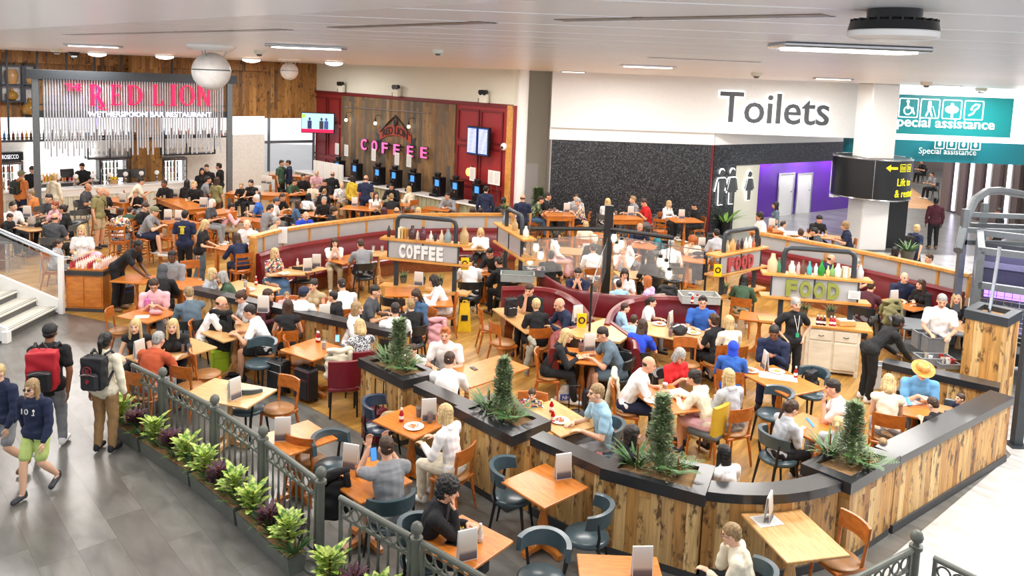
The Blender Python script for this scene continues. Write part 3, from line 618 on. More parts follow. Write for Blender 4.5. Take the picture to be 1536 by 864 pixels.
# ================================================================ coffee counter
K0=at(440,256,.95); K1=at(719,310,.95); kd=(K1-K0); kd.z=0; KL=kd.length; kd.normalize(); kn=V(-kd.y,kd.x,0); kang=math.atan2(kd.y,kd.x)
t=thing('coffee_counter','long pale self-service coffee counter under the planked wall','counter',(K0.x,K0.y,0),kang)
MB().box((KL/2,.35,.94),(KL,.75,.05),bev=.01).build('countertop',MAT['white_gloss'],t,smooth=0)
mb=MB().box((KL/2,.4,.46),(KL-.05,.58,.91))
for i in range(int(KL/.25)): mb.box((i*.25+.1,.1,.5),(.2,.03,.8))
mb.build('front_panel',M('counter_panel','b9b99a',.5),t,smooth=0)
def kp(px,py=262,dy=.35):
    # point on the counter top at the pixel column
    p=atW(px,py,K0+kn*dy,K1+kn*dy); return V(p.x,p.y,.965)
def coffee_machine(label):
    t=thing('coffee_machine',label,'coffee machine',(0,0,0),0,'coffee machines along the counter')
    MB().box((0,0,.05),(.42,.5,.1),bev=.01).build('drip_tray',MAT['black_plastic'],t)
    MB().box((0,.08,.4),(.42,.34,.66),bev=.02).build('body',MAT['black_plastic'],t)
    MB().box((-.12,-.02,.36),(.1,.16,.16),bev=.01).build('side_spout',MAT['steel_dark'],t)
    MB().box((.06,-.1,.52),(.2,.03,.24),bev=.005).build('screen',MAT['screen_blue'],t); MB().box((0,-.04,.68),(.42,.14,.12),bev=.01).build('head',MAT['black_plastic'],t)
    MB().cyl((.05,-.1,.34),(.05,-.1,.26),.025).build('spout',MAT['chrome'],t); MB().lathe([(.1,.73),(.14,.86),(.13,.9)],n=12).build('bean_hopper',MAT['black_plastic'],t)
    return t
ords=['first from the left','second from the left','third from the left','middle','fourth from the right','third from the right','second from the right','rightmost']
for i,px in enumerate((507,533,567,592,620,657,684,717)):
    t=coffee_machine('black coffee machine with lit screen on the counter, %s'%ords[i]); t.location=kp(px); t.rotation_euler=(0,0,kang)
for i,(px,lb) in enumerate(((505,'leftmost'),(519,'second from left'),(560,'third from left'),(595,'under the pink letters'),(613,'beside the last pink letter'),(709,'left of the orange lamps'),(737,'between the orange lamps'),(756,'right of the orange lamps'))):
    a=cw(min(px,740+(px-737)*.3) if px>737 else px,255,.55); t=thing('price_card','white printed price card above the coffee counter, %s'%lb,'card',(a.x,a.y,1.75 if i>4 else 1.85),kang-.1)
    MB().box((0,0,.25),(.32,.015,.5)).build('sheet',MAT['paper'],t,smooth=0)
    mb=MB(); [mb.box((0,-.012,.08+.05*j),(.22,.004,.012)) for j in range(8)]; mb.build('print',MAT['menu_print'],t,smooth=0); MB().cyl((0,.01,-.82),(0,.01,.02),.01).build('stem',MAT['chrome'],t)
# white partition left of machines
a=at(462,262,.97); t=thing('serving_partition','low white panelled partition at the left end of the coffee counter','partition',(a.x,a.y,0),kang)
p,q=cw(466,240,1.1),cw(505,240,1.1); w=(q-p).length
MB().box((w/2,.3,.8),(w,.06,1.6)).build('panel',MAT['white_paint'],t,smooth=0)
for k in range(4): MB().box((w*(k+.5)/4,.26,.8),(.03,.02,1.55)).build('batten',MAT['cream_paint'],t,smooth=0)
# neon COFFEE
for ch,px,py,k in(('C',547,216.5,0),('O',563,219,0),('F',578.5,222,0),('F',596,224.5,1),('E',616.5,227,0),('E',637,229,1)):
    a=cw(px,py+8,.3); h=(cw(px,py-8,.3).z-a.z)
    t=thing('neon_letter','pink neon letter %s of the word coffee on the planked wall%s'%(ch,', the later one' if k else (', the earlier one' if ch in 'FE' else '')),'sign',loc(a),math.atan2(-cd.y,-cd.x)); 
    text(ch,1,MAT['neon_pink'],(0,-.05,0),0,.03,t,width=.36,height=h,align='CENTER'); text(ch,1,MAT['steel_dark'],(0,.0,-.02),0,.03,t,name='backing',width=.42,height=h+.04,align='CENTER',bold=.03)
# round pub emblem
ew=math.atan2(-cd.y,-cd.x)
a=cw(593,206,.18); b=cw(570,206,.18); rr=(a-b).length
t=thing('pub_emblem','red ribbon emblem with crest and curved lettering on the planked wall','sign',loc(a),ew)
N=16; L=[];L2=[]
for i in range(N+1):
    x=-rr+2*rr*i/N; zc=.28*(1-(x/rr)**2); L.append((x,-.02,zc-.2)); L2.append((x,-.02,zc+.22))
mb=MB(); [mb.quad(L[i],L[i+1],L2[i+1],L2[i]) for i in range(N)]; mb.build('ribbon',M('ribbon_red','a8402a',.6),t,smooth=0)
for s in(-1,1): MB().add([(s*rr*.92,-.01,.0),(s*rr*1.3,-.01,.1),(s*rr*1.18,-.01,-.1),(s*rr*1.3,-.01,-.32),(s*rr*.92,-.01,-.3)],[(0,1,2,3,4)]).build('ribbon_tail',MAT['steel_dark'],t,smooth=0)
me=text_mesh('RED LION',.5,.01,bold=.015,align='CENTER'); co=np.empty(len(me.vertices)*3); me.vertices.foreach_get('co',co); co=co.reshape(-1,3); co[:,0]*=rr*1.6/(co[:,0].max()-co[:,0].min()); co[:,2]*=.3/co[:,2].max(); co[:,2]+=.28*(1-(co[:,0]/rr)**2)-.13; co[:,1]-=.03; me.vertices.foreach_set('co',co.ravel()); me.materials.clear(); me.materials.append(M('letter_dark','2a1c1c',.5)); link('lettering',me,t)
MB().tube([(-rr*.95,-.02,.16),(-.4*rr,-.02,.62),(0,-.02,.9),(.4*rr,-.02,.62),(rr*.95,-.02,.16)],.03,6).build('crest_outline',MAT['letter_dark'],t)
MB().sph((0,-.03,.62),(.14,.03,.2),10).sph((0,-.03,.86),(.07,.03,.07),8).build('crest',MAT['letter_dark'],t); MB().box((0,-.02,-.36),(rr*1.1,.02,.07)).build('scroll',MAT['letter_dark'],t)
# wall tv and flight screens
p=at(476,184,0); a=cw(476,199,1.2); dd=(a-V(0,0,H)).length
def tvscreen(xa,xb,yt,yb,off,label,name,rz):
    a=cw(xa,yb,off);b=cw(xb,yb,off); w=math.hypot(b.x-a.x,b.y-a.y); h=cw((xa+xb)/2,yt,off).z-cw((xa+xb)/2,yb,off).z
    c=(a+b)/2; t=thing(name,label,'screen',(c.x,c.y,cw((xa+xb)/2,yb,off).z),rz); return t,w,h
t,w,h=tvscreen(453,501,170,199,.9,'wide television showing a news studio mounted beside the windows','television',0.0)
w=48/1180*t.location.y
MB().box((0,.05,h/2),(w+.06,.08,h+.06),bev=.01).build('casing',MAT['black_plastic'],t); MB().box((.3,.45,h/2),(.1,.8,.1)).build('bracket',MAT['black_metal'],t)
MB().box((0,0,h*.58),(w,.02,h*.82)).build('picture',M('tv_sky','9cc8e6',.3,emit='9cc8e6',es=.8),t,smooth=0); MB().box((0,-.005,h*.09),(w,.02,h*.18)).build('news_banner',M('tv_red','c01848',.3,emit='c01848',es=.8),t,smooth=0)
MB().box((-w*.44,-.005,h*.85),(w*.1,.02,h*.2)).build('channel_corner',M('tv_green','9ad040',.3,emit='9ad040',es=.7),t,smooth=0)
for x,cc in((-.25,'28305a'),(.12,'30303a'),(.27,'3a4a80')):
    MB().box((x*w,-.012,h*.4),(w*.13,.01,h*.42)).sph((x*w,-.012,h*.7),(w*.035,.01,h*.09),8).build('presenter',M('tv_p'+cc,cc,.3,emit=cc,es=.6),t,smooth=0)
t,w,h=tvscreen(701,734,190,233,.45,'pair of upright flight departure screens on the red panel wall','flight_information_screen',ew)
for s in(-1,1):
    o=MB().box((s*w/4,0,h/2),(w/2-.02,.12,h),bev=.01).build('monitor',MAT['black_plastic'],t)
    MB().box((s*w/4,-.065,h/2),(w/2-.08,.01,h-.08)).build('display',M('flight_blue','203c78',.3,emit='2a4c94',es=.8),o,smooth=0)
    mb=MB(); [mb.box((s*w/4,-.075,.1+(h-.2)*j/17),(w/2-.14,.005,.025)) for j in range(18)]; mb.build('flight_rows',M('flight_row','dfe6f6',.3,emit='dfe6f6',es=.8),o,smooth=0)
# edison wall lamps, orange lamps, emergency spots, camera dome
for px,py,lb in((519,180,'small bare bulb wall lamp above left end of the planked wall'),(563,185,'small bare bulb wall lamp left of the red emblem'),(613,190,'small bare bulb wall lamp right of the red emblem')):
    a=cw(px,py,.35); t=thing('wall_lamp',lb,'lamp',loc(a),ew); MB().sph((0,0,0),.07,10).build('bulb',MAT['bulb_glow'],t); MB().cyl((0,0,.07),(0,0,.2),.03).build('holder',MAT['black_metal'],t); MB().tube([(0,0,.2),(.02,0,.32),(.1,.1,.36),(.12,.26,.3)],.012).build('arm',MAT['black_metal'],t)
a=cw(519,160,.22);b=cw(646,170,.22); tag(MB().tube([a,b],.015).build('conduit_pipe',MAT['chrome']),'thin metal conduit running across the planked wall above the lamps','pipe')
for px,py,lb in((703,258,'left glowing orange wall lamp low on the red wall'),(738,265,'right glowing orange wall lamp low on the red wall')):
    a=cw(px,py,.3); t=thing('wall_lamp',lb,'lamp',loc(a),ew); MB().sph((0,0,0),(.13,.1,.16),12).build('shade',MAT['warm_glow'],t); MB().cyl((0,0,.15),(0,.25,.2),.03).build('bracket',MAT['black_metal'],t)
for px,py,lb in((512,132,'leftmost twin emergency spotlight box on the ledge above the red wall'),(595,137,'middle twin emergency spotlight box on the ledge above the red wall'),(726,145,'rightmost twin emergency spotlight box on the ledge above the red wall')):
    a=cw(px,py+5,.3); t=thing('emergency_light',lb,'light',(a.x,a.y,zr+.03),ew); MB().box((0,0,.16),(.36,.16,.32),bev=.02).build('box',MAT['cream_paint'],t)
    for s in(-1,1): MB().cyl((s*.1,.03,.4),(s*.1,-.12,.37),.08,.1,12).build('spotlight',MAT['black_plastic'],t)
    MB().tube([(-.18,0,.1),(-.32,0,.14),(-.3,0,-.0)],.012).build('cable',MAT['black_metal'],t)
a=cw(756,220,.2); t=thing('camera_dome','white dome security camera at the right edge of the red wall','camera',loc(a),ew); MB().sph((0,0,0),(.14,.12,.14),14).build('housing',MAT['white_gloss'],t); MB().sph((0,-.07,-.02),.07,12).build('lens_dome',MAT['black_plastic'],t)
# ================================================================ ceiling fixtures
def pixc(px,py,z=CZ-.0): return at(px,py,z)
def strip_light(px,py,w,d,label,name='ceiling_light'):
    p=pixc(px,py); t=thing(name,label,'ceiling light',(p.x,p.y,CZ-.002))
    MB().box((0,0,-.012),(w+.12,d+.12,.03),bev=.01).build('frame',MAT['chrome'],t,smooth=0); MB().box((0,0,-.022),(w,d,.03)).build('diffuser',MAT['lamp_glow'],t,smooth=0)
for (px,py,w,lb) in((1272,68,.7,'nearest long recessed strip light, right part of the ceiling'),(972,98,.7,'recessed strip light above the left end of the toilets wall'),(460,68,.7,'long recessed strip light beyond the larger sphere'),(140,67,.7,'recessed strip light above the left of the bar'),(1250,117,.7,'recessed strip light above the end of the toilets word'),(1092,118,.7,'recessed strip light above the start of the toilets word'),(1420,128,.7,'recessed strip light above the assistance sign'),(860,107,.7,'dark edged recessed light at top left of the toilets wall')):
    strip_light(px,py,w,.2,lb)
for i,(px,py,lb) in enumerate(((146,84,'leftmost round glowing downlight above the bar'),(247,86,'round glowing downlight left of the large sphere'),(377,94,'round glowing downlight between the two spheres'),(501,97,'rightmost round glowing downlight near the cream wall'))):
    p=atY(px,py,24-i*.2); t=thing('round_downlight',lb,'ceiling light',(p.x,p.y,CZ)); MB().lathe([(.26,-.02),(.24,-.09),(.12,-.13),(.0,-.14)],n=20).build('diffuser',MAT['lamp_glow'],t); MB().lathe([(.29,0),(.29,-.04),(.25,-.04)],n=20).build('rim',MAT['white_gloss'],t)
def sphere_unit(px,py,dpx,label):
    dist=0.48*F/dpx; p=atY(px,py,dist); t=thing('ceiling_sphere',label,'speaker',(p.x,p.y,p.z)); r=.24
    MB().sph((0,0,0),r,28).build('ball',M('sphere_shell','cfc9c4',.4),t); MB().tube([(r*1.0*math.cos(a*math.pi/20),r*1.0*math.sin(a*math.pi/20),.02) for a in range(40)],.008,6,closed=True).build('seam_band',MAT['steel_grey'],t)
    MB().lathe([(.3,CZ-p.z),(.3,CZ-p.z-.03),(.24,CZ-p.z-.07)],n=24).build('mounting_plate',MAT['white_gloss'],t)
    for a in range(3): MB().tube([(.2*math.cos(a*2.09+.5),.2*math.sin(a*2.09+.5),CZ-p.z-.05),(.14*math.cos(a*2.09+.5),.14*math.sin(a*2.09+.5),r*.75)],.01).build('strut',MAT['chrome'],t)
sphere_unit(317,107,56,'larger grey sphere with dark band hanging from the ceiling near the red letters'); sphere_unit(434,107,26,'smaller distant grey sphere hanging from the ceiling before the wooden wall')
def canister(px,py,dpx,wd,label):
    dist=wd*F/dpx; p=atY(px,py,dist); t=thing('ceiling_unit',label,'ceiling fixture',(p.x,p.y,CZ)); r=wd/2; t.scale=(1,1,.85)
    MB().lathe([(r*.6,0),(r*.6,-r*.25),(r*.95,-r*.35),(r,-r*.62)],n=32).build('housing',MAT['black_plastic'],t)
    for a in range(36): pass
    mb=MB(); [mb.box((r*.8*math.cos(a*.262),r*.8*math.sin(a*.262),-r*.34),(r*.3,.006,r*.12),rz=a*.262) for a in range(24)]; mb.build('cooling_fins',MAT['black_metal'],t,smooth=0)
    MB().lathe([(r,-r*.6),(r*.99,-r*.76),(r*.8,-r*.82),(0.001,-r*.83)],n=32).build('lens_ring',MAT['white_gloss'],t)
canister(1341,30,126,.262,'big black finned round high-bay lamp with pale rim at top right of the ceiling')
for px,py,lb in((657,75,'small cream smoke detector in the middle of the ceiling'),(389,76,'grey ceiling projector between the spheres'),(85,73,'tiny smoke detector above the bar at left'),(1135,109,'small sensor above the toilets word'),(1390,123,'small beige detector left of the camera by the assistance sign'),(1472,132,'small black and white camera above the assistance sign'),(111,78,'small black dome camera above the bar')):
    p=pixc(px,py); d=p.y; t=thing('ceiling_detector',lb,'detector',(p.x,p.y,CZ)); s=.0085*d*.8
    MB().lathe([(s,0),(s*1.05,-s*.3),(s*.8,-s*.65)],n=16).build('body',MAT['cream_paint'] if 'black dome' not in lb else MAT['black_plastic'],t); MB().lathe([(s*.6,-s*.6),(s*.4,-s*1.0),(.001,-s*1.05)],n=14).build('sensor',MAT['steel_grey'],t)
# lighting slots and the lower bulkhead by the camera
for i,(x0,y0,x1,y1,lb) in enumerate(((100,52,430,44,'long dark ceiling slot left of the middle'),(500,41,730,33,'long dark ceiling slot in the middle'),(840,30,1240,22,'long dark ceiling slot right of the middle'),(975,86,1140,93,'short oily looking ceiling slot above the toilets wall'))):
    p,q=pixc(x0,y0),pixc(x1,y1); e=(q-p);w=e.length; t=thing('ceiling_slot',lb,'ceiling slot',(p.x,p.y,CZ-.0),math.atan2(e.y,e.x)); MB().box((w/2,0,-.001),(w,.09,.004)).build('recess',M('slot_dark','6a5c4c',.3),t,smooth=0); MB().box((w/2,.05,-.002),(w+.03,.012,.006)).build('edge_trim',MAT['chrome'],t,smooth=0)
zs=5.72
pa,pb=at(-60,48,zs),at(900,-5,zs)
mb=MB(); e=(pb-pa).normalized(); nn_=V(e.y,-e.x,0)
a,b=pa-e*1,pb+e*3
mb.ring([[(a.x,a.y,z),(b.x,b.y,z),((b+nn_*3).x,(b+nn_*3).y,z),((a+nn_*3).x,(a+nn_*3).y,z)] for z in(zs,CZ)]); struct(mb.build('trim_160',MAT['white_gloss'],smooth=0))
# ================================================================ low planked walls, planters
ZW=1.03
def capwall(n,pts,cw_=.3,label=None,inset=.0):
    """low wall of reclaimed planks under a dark cap, along a polyline of world points; part of the building"""
    V2=[Vector((p[0],p[1],0)) for p in pts]
    def run(mb,hw,z0,z1):
        A=[];B=[]; U=[0]
        for i,p in enumerate(V2):
            d0=(V2[i]-V2[i-1]).normalized() if i else (V2[1]-V2[0]).normalized(); d1=(V2[i+1]-V2[i]).normalized() if i<len(V2)-1 else d0
            n0=Vector((-d0.y,d0.x,0)); n1=Vector((-d1.y,d1.x,0)); m=(n0+n1).normalized(); k_=hw/max(.4,m.dot(n1)); A.append(p+m*k_); B.append(p-m*k_)
            if i: U.append(U[-1]+d0.length*(V2[i]-V2[i-1]).length)
        q=lambda p,z:(p.x,p.y,z)
        for i in range(len(V2)-1):
            for S_ in(A,B): mb.quad(q(S_[i],z0),q(S_[i+1],z0),q(S_[i+1],z1),q(S_[i],z1),0,[(U[i],z0),(U[i+1],z0),(U[i+1],z1),(U[i],z1)])
            mb.quad(q(A[i],z1),q(A[i+1],z1),q(B[i+1],z1),q(B[i],z1)); mb.quad(q(A[i],z0),q(A[i+1],z0),q(B[i+1],z0),q(B[i],z0))
        for i in(0,-1): mb.quad(q(A[i],z0),q(B[i],z0),q(B[i],z1),q(A[i],z1),0,[(0,z0),(2*hw,z0),(2*hw,z1),(0,z1)])
        return mb
    o=struct(run(MB(),(cw_-.08)/2,.1,ZW-.06).build('wall_%s'%n,MAT['bamboo_planks'],smooth=0))
    run(MB(),cw_/2,ZW-.1,ZW+.01).build('cap',MAT['cap_black'],o,smooth=0); run(MB(),(cw_-.03)/2,.008,.11).build('kickboard',MAT['kick_grey'],o,smooth=0); return o
def G(px,py,z=ZW): return P2(at(px,py,z))
capwall('low_left',[G(288,431),G(384,452),G(610,500)],.26)
capwall('low_middle',[G(630,575),G(705,609),G(775,652)],.26)
capwall('low_front',[G(805,652),G(915,699)],.26)
capwall('low_curved',[G(1056,729),G(1080,732),G(1110,734),G(1140,734.5),G(1170,733),G(1200,729),G(1228,723),G(1248,717)],.28)
a=at(1350,687,ZW);b=at(1522,597,ZW);e=(b-a).normalized();n=Vector((-e.y,e.x,0))*.17
capwall('low_right',[P2(a+n+e*.02),P2(b+n)],.34)
capwall('low_back',[G(1326,541),G(1500,579)],.3)
def planter(name,quad,label,plants):
    """quad: four world corners of the top, counter-clockwise"""
    c=sum((Vector((q[0],q[1],0)) for q in quad),Vector())/4
    t=thing('planter_box',label,'planter',(c.x,c.y,0)); q=[Vector((p[0]-c.x,p[1]-c.y,0)) for p in quad]
    def ins(k): return [p*(1-k/p.length) for p in q]
    def ringbox(mb,A,z0,z1,m=0,uv=True):
        for i in range(4):
            a,b=A[i],A[(i+1)%4]; l=(b-a).length; mb.quad((a.x,a.y,z0),(b.x,b.y,z0),(b.x,b.y,z1),(a.x,a.y,z1),m,[(i*3,z0),(i*3+l,z0),(i*3+l,z1),(i*3,z1)])
    mb=MB(); A=ins(.06); ringbox(mb,A,.1,ZW-.05); mb.add([(p.x,p.y,.1) for p in A],[(0,1,2,3)]); mb.build('planked_box',MAT['bamboo_planks'],t,smooth=0)
    mb=MB(); Aout=q; Ain=ins(.2)
    for z in(ZW-.11,ZW+.03): 
        for i in range(4):
            a,b,c_,d=Aout[i],Aout[(i+1)%4],Ain[(i+1)%4],Ain[i]; mb.quad((a.x,a.y,z),(b.x,b.y,z),(c_.x,c_.y,z),(d.x,d.y,z))
    ringbox(mb,Aout,ZW-.11,ZW+.03); ringbox(mb,Ain,ZW-.11,ZW+.03); mb.build('cap_rim',MAT['cap_black'],t,smooth=0)
    MB().add([(p.x*1.02,p.y*1.02,ZW-.02) for p in Ain],[(0,1,2,3)]).build('soil',MAT['soil'],t,smooth=0)
    mb=MB(); ringbox(mb,ins(.075),.0,.1); mb.build('kickboard',MAT['kick_grey'],t,smooth=0)
    return c
# ---- plants
def leaf(mb,base,d,L,w,droop=.4,m=0,seg=4,fold=.15):
    """one blade bending over"""
    d=Vector(d).normalized(); up=Vector((0,0,1)); side=d.cross(up); side=side.normalized() if side.length>.01 else Vector((1,0,0)); p=Vector(base); A=[];B=[];Cc=[]
    for i in range(seg+1):
        t=i/seg; ww=w*math.sin(math.pi*min(.97,.12+.85*t))*.5+.0006
        A.append(p-side*ww+Vector((0,0,ww*fold)));B.append(p+side*ww+Vector((0,0,ww*fold)));Cc.append(p.copy()); p=p+d*(L/seg); d=(d-up*droop/seg*(.5+t)).normalized()
    vs=A+Cc+B; n=seg+1
    mb.add(vs,[(i,i+1,n+i+1,n+i) for i in range(seg)]+[(n+i,n+i+1,2*n+i+1,2*n+i) for i in range(seg)],m)
def tree_plant(h,seed,name='topiary'):
    r=random.Random(seed); mb=MB()
    mb.lathe([(.001,.0),(.06,.05),(.06,.15),(.04,h*.4),(.025,h*.7),(.012,h*.9),(.001,h)],n=10)
    for i in range(int(1500*h)):
        z=r.random()**.9*h; rad=(.085*(1-z/h)**.5+.02+.13*max(0,1-z/.24))*(.6+.75*r.random()+.3*math.sin(z*21+seed)*math.cos(z*9)); a=r.random()*6.28; rad*=1+.22*math.sin(a*3+z*14)
        b=Vector((rad*.8*math.cos(a),rad*.8*math.sin(a),z+.06)); leaf(mb,b,(math.cos(a),math.sin(a),.9*r.random()+.1),.06+.045*r.random(),.03,.35,0,3)
    return mb
def fern_plant(mb,seed,n=26,L=.42,o=(0,0,0),w=.035,m=0):
    r=random.Random(seed)
    for i in range(n):
        a=r.random()*6.28; el=.5+1.2*r.random(); leaf(mb,(o[0]+.03*math.cos(a),o[1]+.03*math.sin(a),o[2]),(math.cos(a),math.sin(a),el),L*(.6+.5*r.random()),w,.9,m,5)
def frond_plant(mb,seed,n=9,L=.45,o=(0,0,0),m=0):
    r=random.Random(seed)
    for i in range(n):
        a=i*6.28/n+r.random()*.5; d=Vector((math.cos(a),math.sin(a),1.1+r.random()*.5)).normalized(); p=Vector(o); side=Vector((-math.sin(a),math.cos(a),0))
        for k in range(14):
            t=k/14; s=.085*math.sin(math.pi*(.1+.88*t))
            for sg in(-1,1): leaf(mb,p,side*sg+d*.5,s,.018,.1,m,2)
            p=p+d*(L/14); d=(d-Vector((0,0,1))*.085).normalized()
def plant(name,label,loc,build,mat,group=None,mat2=None):
    t=thing(name,label,'plant',loc,0,group)
    return t
TOPI=[tree_plant(.72+.08*i,i).mesh('foliage',[MAT['shrub_green']],0) for i in range(3)]
mb=MB(); fern_plant(mb,3,34,.34,w=.03); FERN=mb.mesh('foliage',[MAT['leaf_green']],0)
mb=MB(); frond_plant(mb,5,10,.42); FROND=mb.mesh('foliage',[MAT['leaf_green']],0)
mb=MB(); fern_plant(mb,8,16,.5,w=.05); SPIKE=mb.mesh('foliage',[M('leaf_mid','6f9a3c',.45,noise=.25,nscale=20)],0)
STEM=MB().cyl((0,0,-.05),(0,0,.25),.012,.008,6).mesh('stem',[MAT['dark_wood']],30)
mb=MB()
for i in range(30):
    a=i*2.4; leaf(mb,(.012*math.cos(a),.012*math.sin(a),.06+i*.006),(math.cos(a),math.sin(a),.55+.02*i),.17+.05*math.sin(i*1.7),.075,.8,0,4)
k=NT('dumb_cane'); co=k.n('TexCoord').outputs['Object']; nz=k.n('TexNoise',Vector=co,Scale=26.,Detail=3.).outputs[0]
k.l(k.ramp(nz,[(.38,C('3f7a24')),(.52,C('b4cc52')),(.66,C('dbe49a'))]),k.b.inputs['Base Color']); k.b.inputs['Roughness'].default_value=.4; MAT['dumb_cane']=k.m
CANE=mb.mesh('foliage',[MAT['dumb_cane']],0)
mb=MB()
for i in range(46):
    a=i*2.4; leaf(mb,(.02*math.cos(a),.02*math.sin(a),.03+i*.004),(math.cos(a),math.sin(a),.8),.15,.05,.7,0,3)
DARKP=mb.mesh('foliage',[MAT['leaf_purple']],0)
def put_plant(name,label,loc,me,group=None,s=1.,rz=None,stem=True):
    t=thing(name,label,'plant',loc,random.random()*6 if rz is None else rz,group); t.scale=(s,s,s); o=link('foliage',me,t)
    if stem: link('stem',STEM,t)
    return t
for nm,px,lb in (('P1',[(537,538),(605,572),(659,560),(592,528)],'planter box nearest the luggage, at the end of the long low wall'),
                 ('P2',[(681,611),(768,656),(827,632),(741,590)],'planter box behind the empty square table, middle of the low wall'),
                 ('P3',[(900,703),(1058,745),(1073,700),(930,671)],'broad front planter box with planked face, nearest the camera'),
                 ('P4',[(1201,696),(1277,727),(1351,684),(1272,662)],'corner planter box where the long right wall starts')):
    Q=[G(*p,ZW+.02) for p in px]; c=planter(nm,Q,lb,None)
    i=int(nm[1])-1; ref=['planter nearest the luggage','planter behind the empty square table','broad front planter','right corner planter'][i]
    zz=ZW-.03; u=(Vector((Q[1][0]-Q[0][0],Q[1][1]-Q[0][1],0))).normalized()
    put_plant('conifer_shrub','tall slim dense shrub in the %s'%ref,(c.x,c.y,zz),TOPI[i%3],s=[1.,.95,1.0,1.0][i])
    put_plant('fern','spreading fern left of the shrub in the %s'%ref,(c.x-u.x*.27,c.y-u.y*.27,zz),FERN,s=1.2)
    put_plant('fern','feathery frond plant right of the shrub in the %s'%ref,(c.x+u.x*.22,c.y+u.y*.22,zz),FROND,s=1.)
    put_plant('spiky_plant','light green spiky plant in the %s'%ref,(c.x+u.x*.12-u.y*.1,c.y+u.y*.12+.1,zz),SPIKE,s=.6)
# the tall planked pillar planter at right
q=[G(1447,468,1.9),G(1512,482,1.9),G(1533,470,1.9),G(1468,456,1.9)]
c=sum((Vector((a[0],a[1],0)) for a in q),Vector())/4; t=thing('pillar_planter','tall planked pillar box with dark rim beside the steel cage','planter',(c.x,c.y,0))
mb=MB(); A=[Vector((a[0]-c.x,a[1]-c.y,0)) for a in q]
for i in range(4):
    a,b=A[i]*.95,A[(i+1)%4]*.95; l=(b-a).length; mb.quad((a.x,a.y,.008),(b.x,b.y,.008),(b.x,b.y,1.85),(a.x,a.y,1.85),0,[(i*3,0),(i*3+l,0),(i*3+l,1.85),(i*3,1.85)])
mb.build('planked_body',MAT['bamboo_planks'],t,smooth=0)
mb=MB(); A2=[a*.62 for a in A]
for z in(1.8,1.95):
    for i in range(4): a,b,c_,d=A[i]*1.02,A[(i+1)%4]*1.02,A2[(i+1)%4],A2[i]; mb.quad(*[(p.x,p.y,z) for p in(a,b,c_,d)])
for B_ in([a*1.02 for a in A],A2):
    for i in range(4): a,b=B_[i],B_[(i+1)%4]; mb.quad((a.x,a.y,1.8),(b.x,b.y,1.8),(b.x,b.y,1.95),(a.x,a.y,1.95))
mb.build('rim',MAT['steel_dark'],t,smooth=0); MB().add([(a.x,a.y,1.86) for a in A2],[(0,1,2,3)]).build('soil',MAT['soil'],t,smooth=0)
MB().cyl((0,.1,1.86),(.15,.25,3.0),.03,n=8).build('bent_pipe',MAT['chrome'],t)
# ================================================================ iron fence with troughs
def fence_post(p,label):
    t=thing('fence_post',label,'fence post',(p[0],p[1],0)); MB().lathe([(.17,0),(.17,.02),(.06,.035),(.05,.06)],n=24).build('base_plate',MAT['iron_grey'],t)
    MB().lathe([(.05,.03),(.045,.98),(.065,.99),(.065,1.03),(.045,1.04)],n=16).build('shaft',MAT['iron_grey'],t)
    MB().lathe([(.03,1.03),(.028,1.06),(.055,1.08),(.065,1.12),(.05,1.165),(.02,1.19),(.001,1.195)],n=16).build('finial',MAT['iron_grey'],t)
def fence_panel(a,b,label,zt=1.0):
    a=Vector((a[0],a[1],0));b=Vector((b[0],b[1],0)); d=b-a;L=d.length-.16; ang=math.atan2(d.y,d.x); o=a+d.normalized()*.08
    t=thing('iron_fence',label,'fence',(o.x,o.y,0),ang); m=MAT['iron_grey']
    MB().cyl((0,0,zt),(L,0,zt),.032,n=10).build('top_rail',m,t); MB().box((L/2,0,zt-.2),(L,.025,.03)).build('middle_rail',m,t); MB().box((L/2,0,.14),(L,.03,.035)).build('bottom_rail',m,t)
    for x in(.015,L-.015): MB().box((x,0,zt/2+.04),(.035,.035,zt-.1)).build('end_bar',m,t)
    n=int(L/.14)
    for i in range(n):
        x=.03+(L-.06)*(i+.5)/n; MB().tube([(x+.062*math.cos(j*math.pi/9),0,zt-.11+.062*math.sin(j*math.pi/9)) for j in range(18)],.011,6,closed=True).build('ring',m,t)
    for i in range(n+1):
        x=.03+(L-.06)*i/n
        if 0<i<n: MB().lathe([(.012,.15),(.014,.35),(.022,.42),(.014,.5),(.012,zt-.21)],(x,0,0),8).build('baluster',m,t)
fp=[G(194,545,1.0),G(244,555,1.15),G(322,596,1.15),G(391,634,1.15),G(481.5,705,1.15)]
fp[3]=(-2.95,9.32)
fp2=[(-2.0,8.30),(-1.78,8.12),(-.8,7.35),(.25,6.5)]
ln=['first fence panel beside the dark haired woman with backpack','second fence panel below the empty pale double table','third fence panel, beside the small orange table','fourth fence panel, before the phone photographer table']
for i in range(4): fence_panel(fp[i],fp[i+1],'iron ring '+ln[i] if False else ln[i]+', grey iron with rings')
for i,p in enumerate(fp[1:]): fence_post(p,['grey iron fence post with ball finial, farthest of the row','grey iron fence post with ball finial, second farthest','grey iron fence post with ball finial by the small orange table','grey iron fence post with ball finial where the fence steps'][i])
fence_panel(fp2[1],fp2[2],'near fence panel with rings in front of the man photographing, grey iron'); fence_panel(fp2[2],fp2[3],'nearest fence panel with rings at the bottom edge by the curly haired man')
fence_post(fp2[2],'nearest grey iron fence post with ball finial, left of the young man table')
rp=G(1376,801,1.15); rq=(3.3,6.93); fence_post(rp,'grey iron fence post with ball finial in the bottom right corner'); fence_panel(rq,rp,'grey iron fence panel with rings in the bottom right corner')
fence_panel((rp[0]+.05,rp[1]-.1),(rp[0]+.9,rp[1]-1.2),'grey iron fence panel turning away at the bottom right edge')
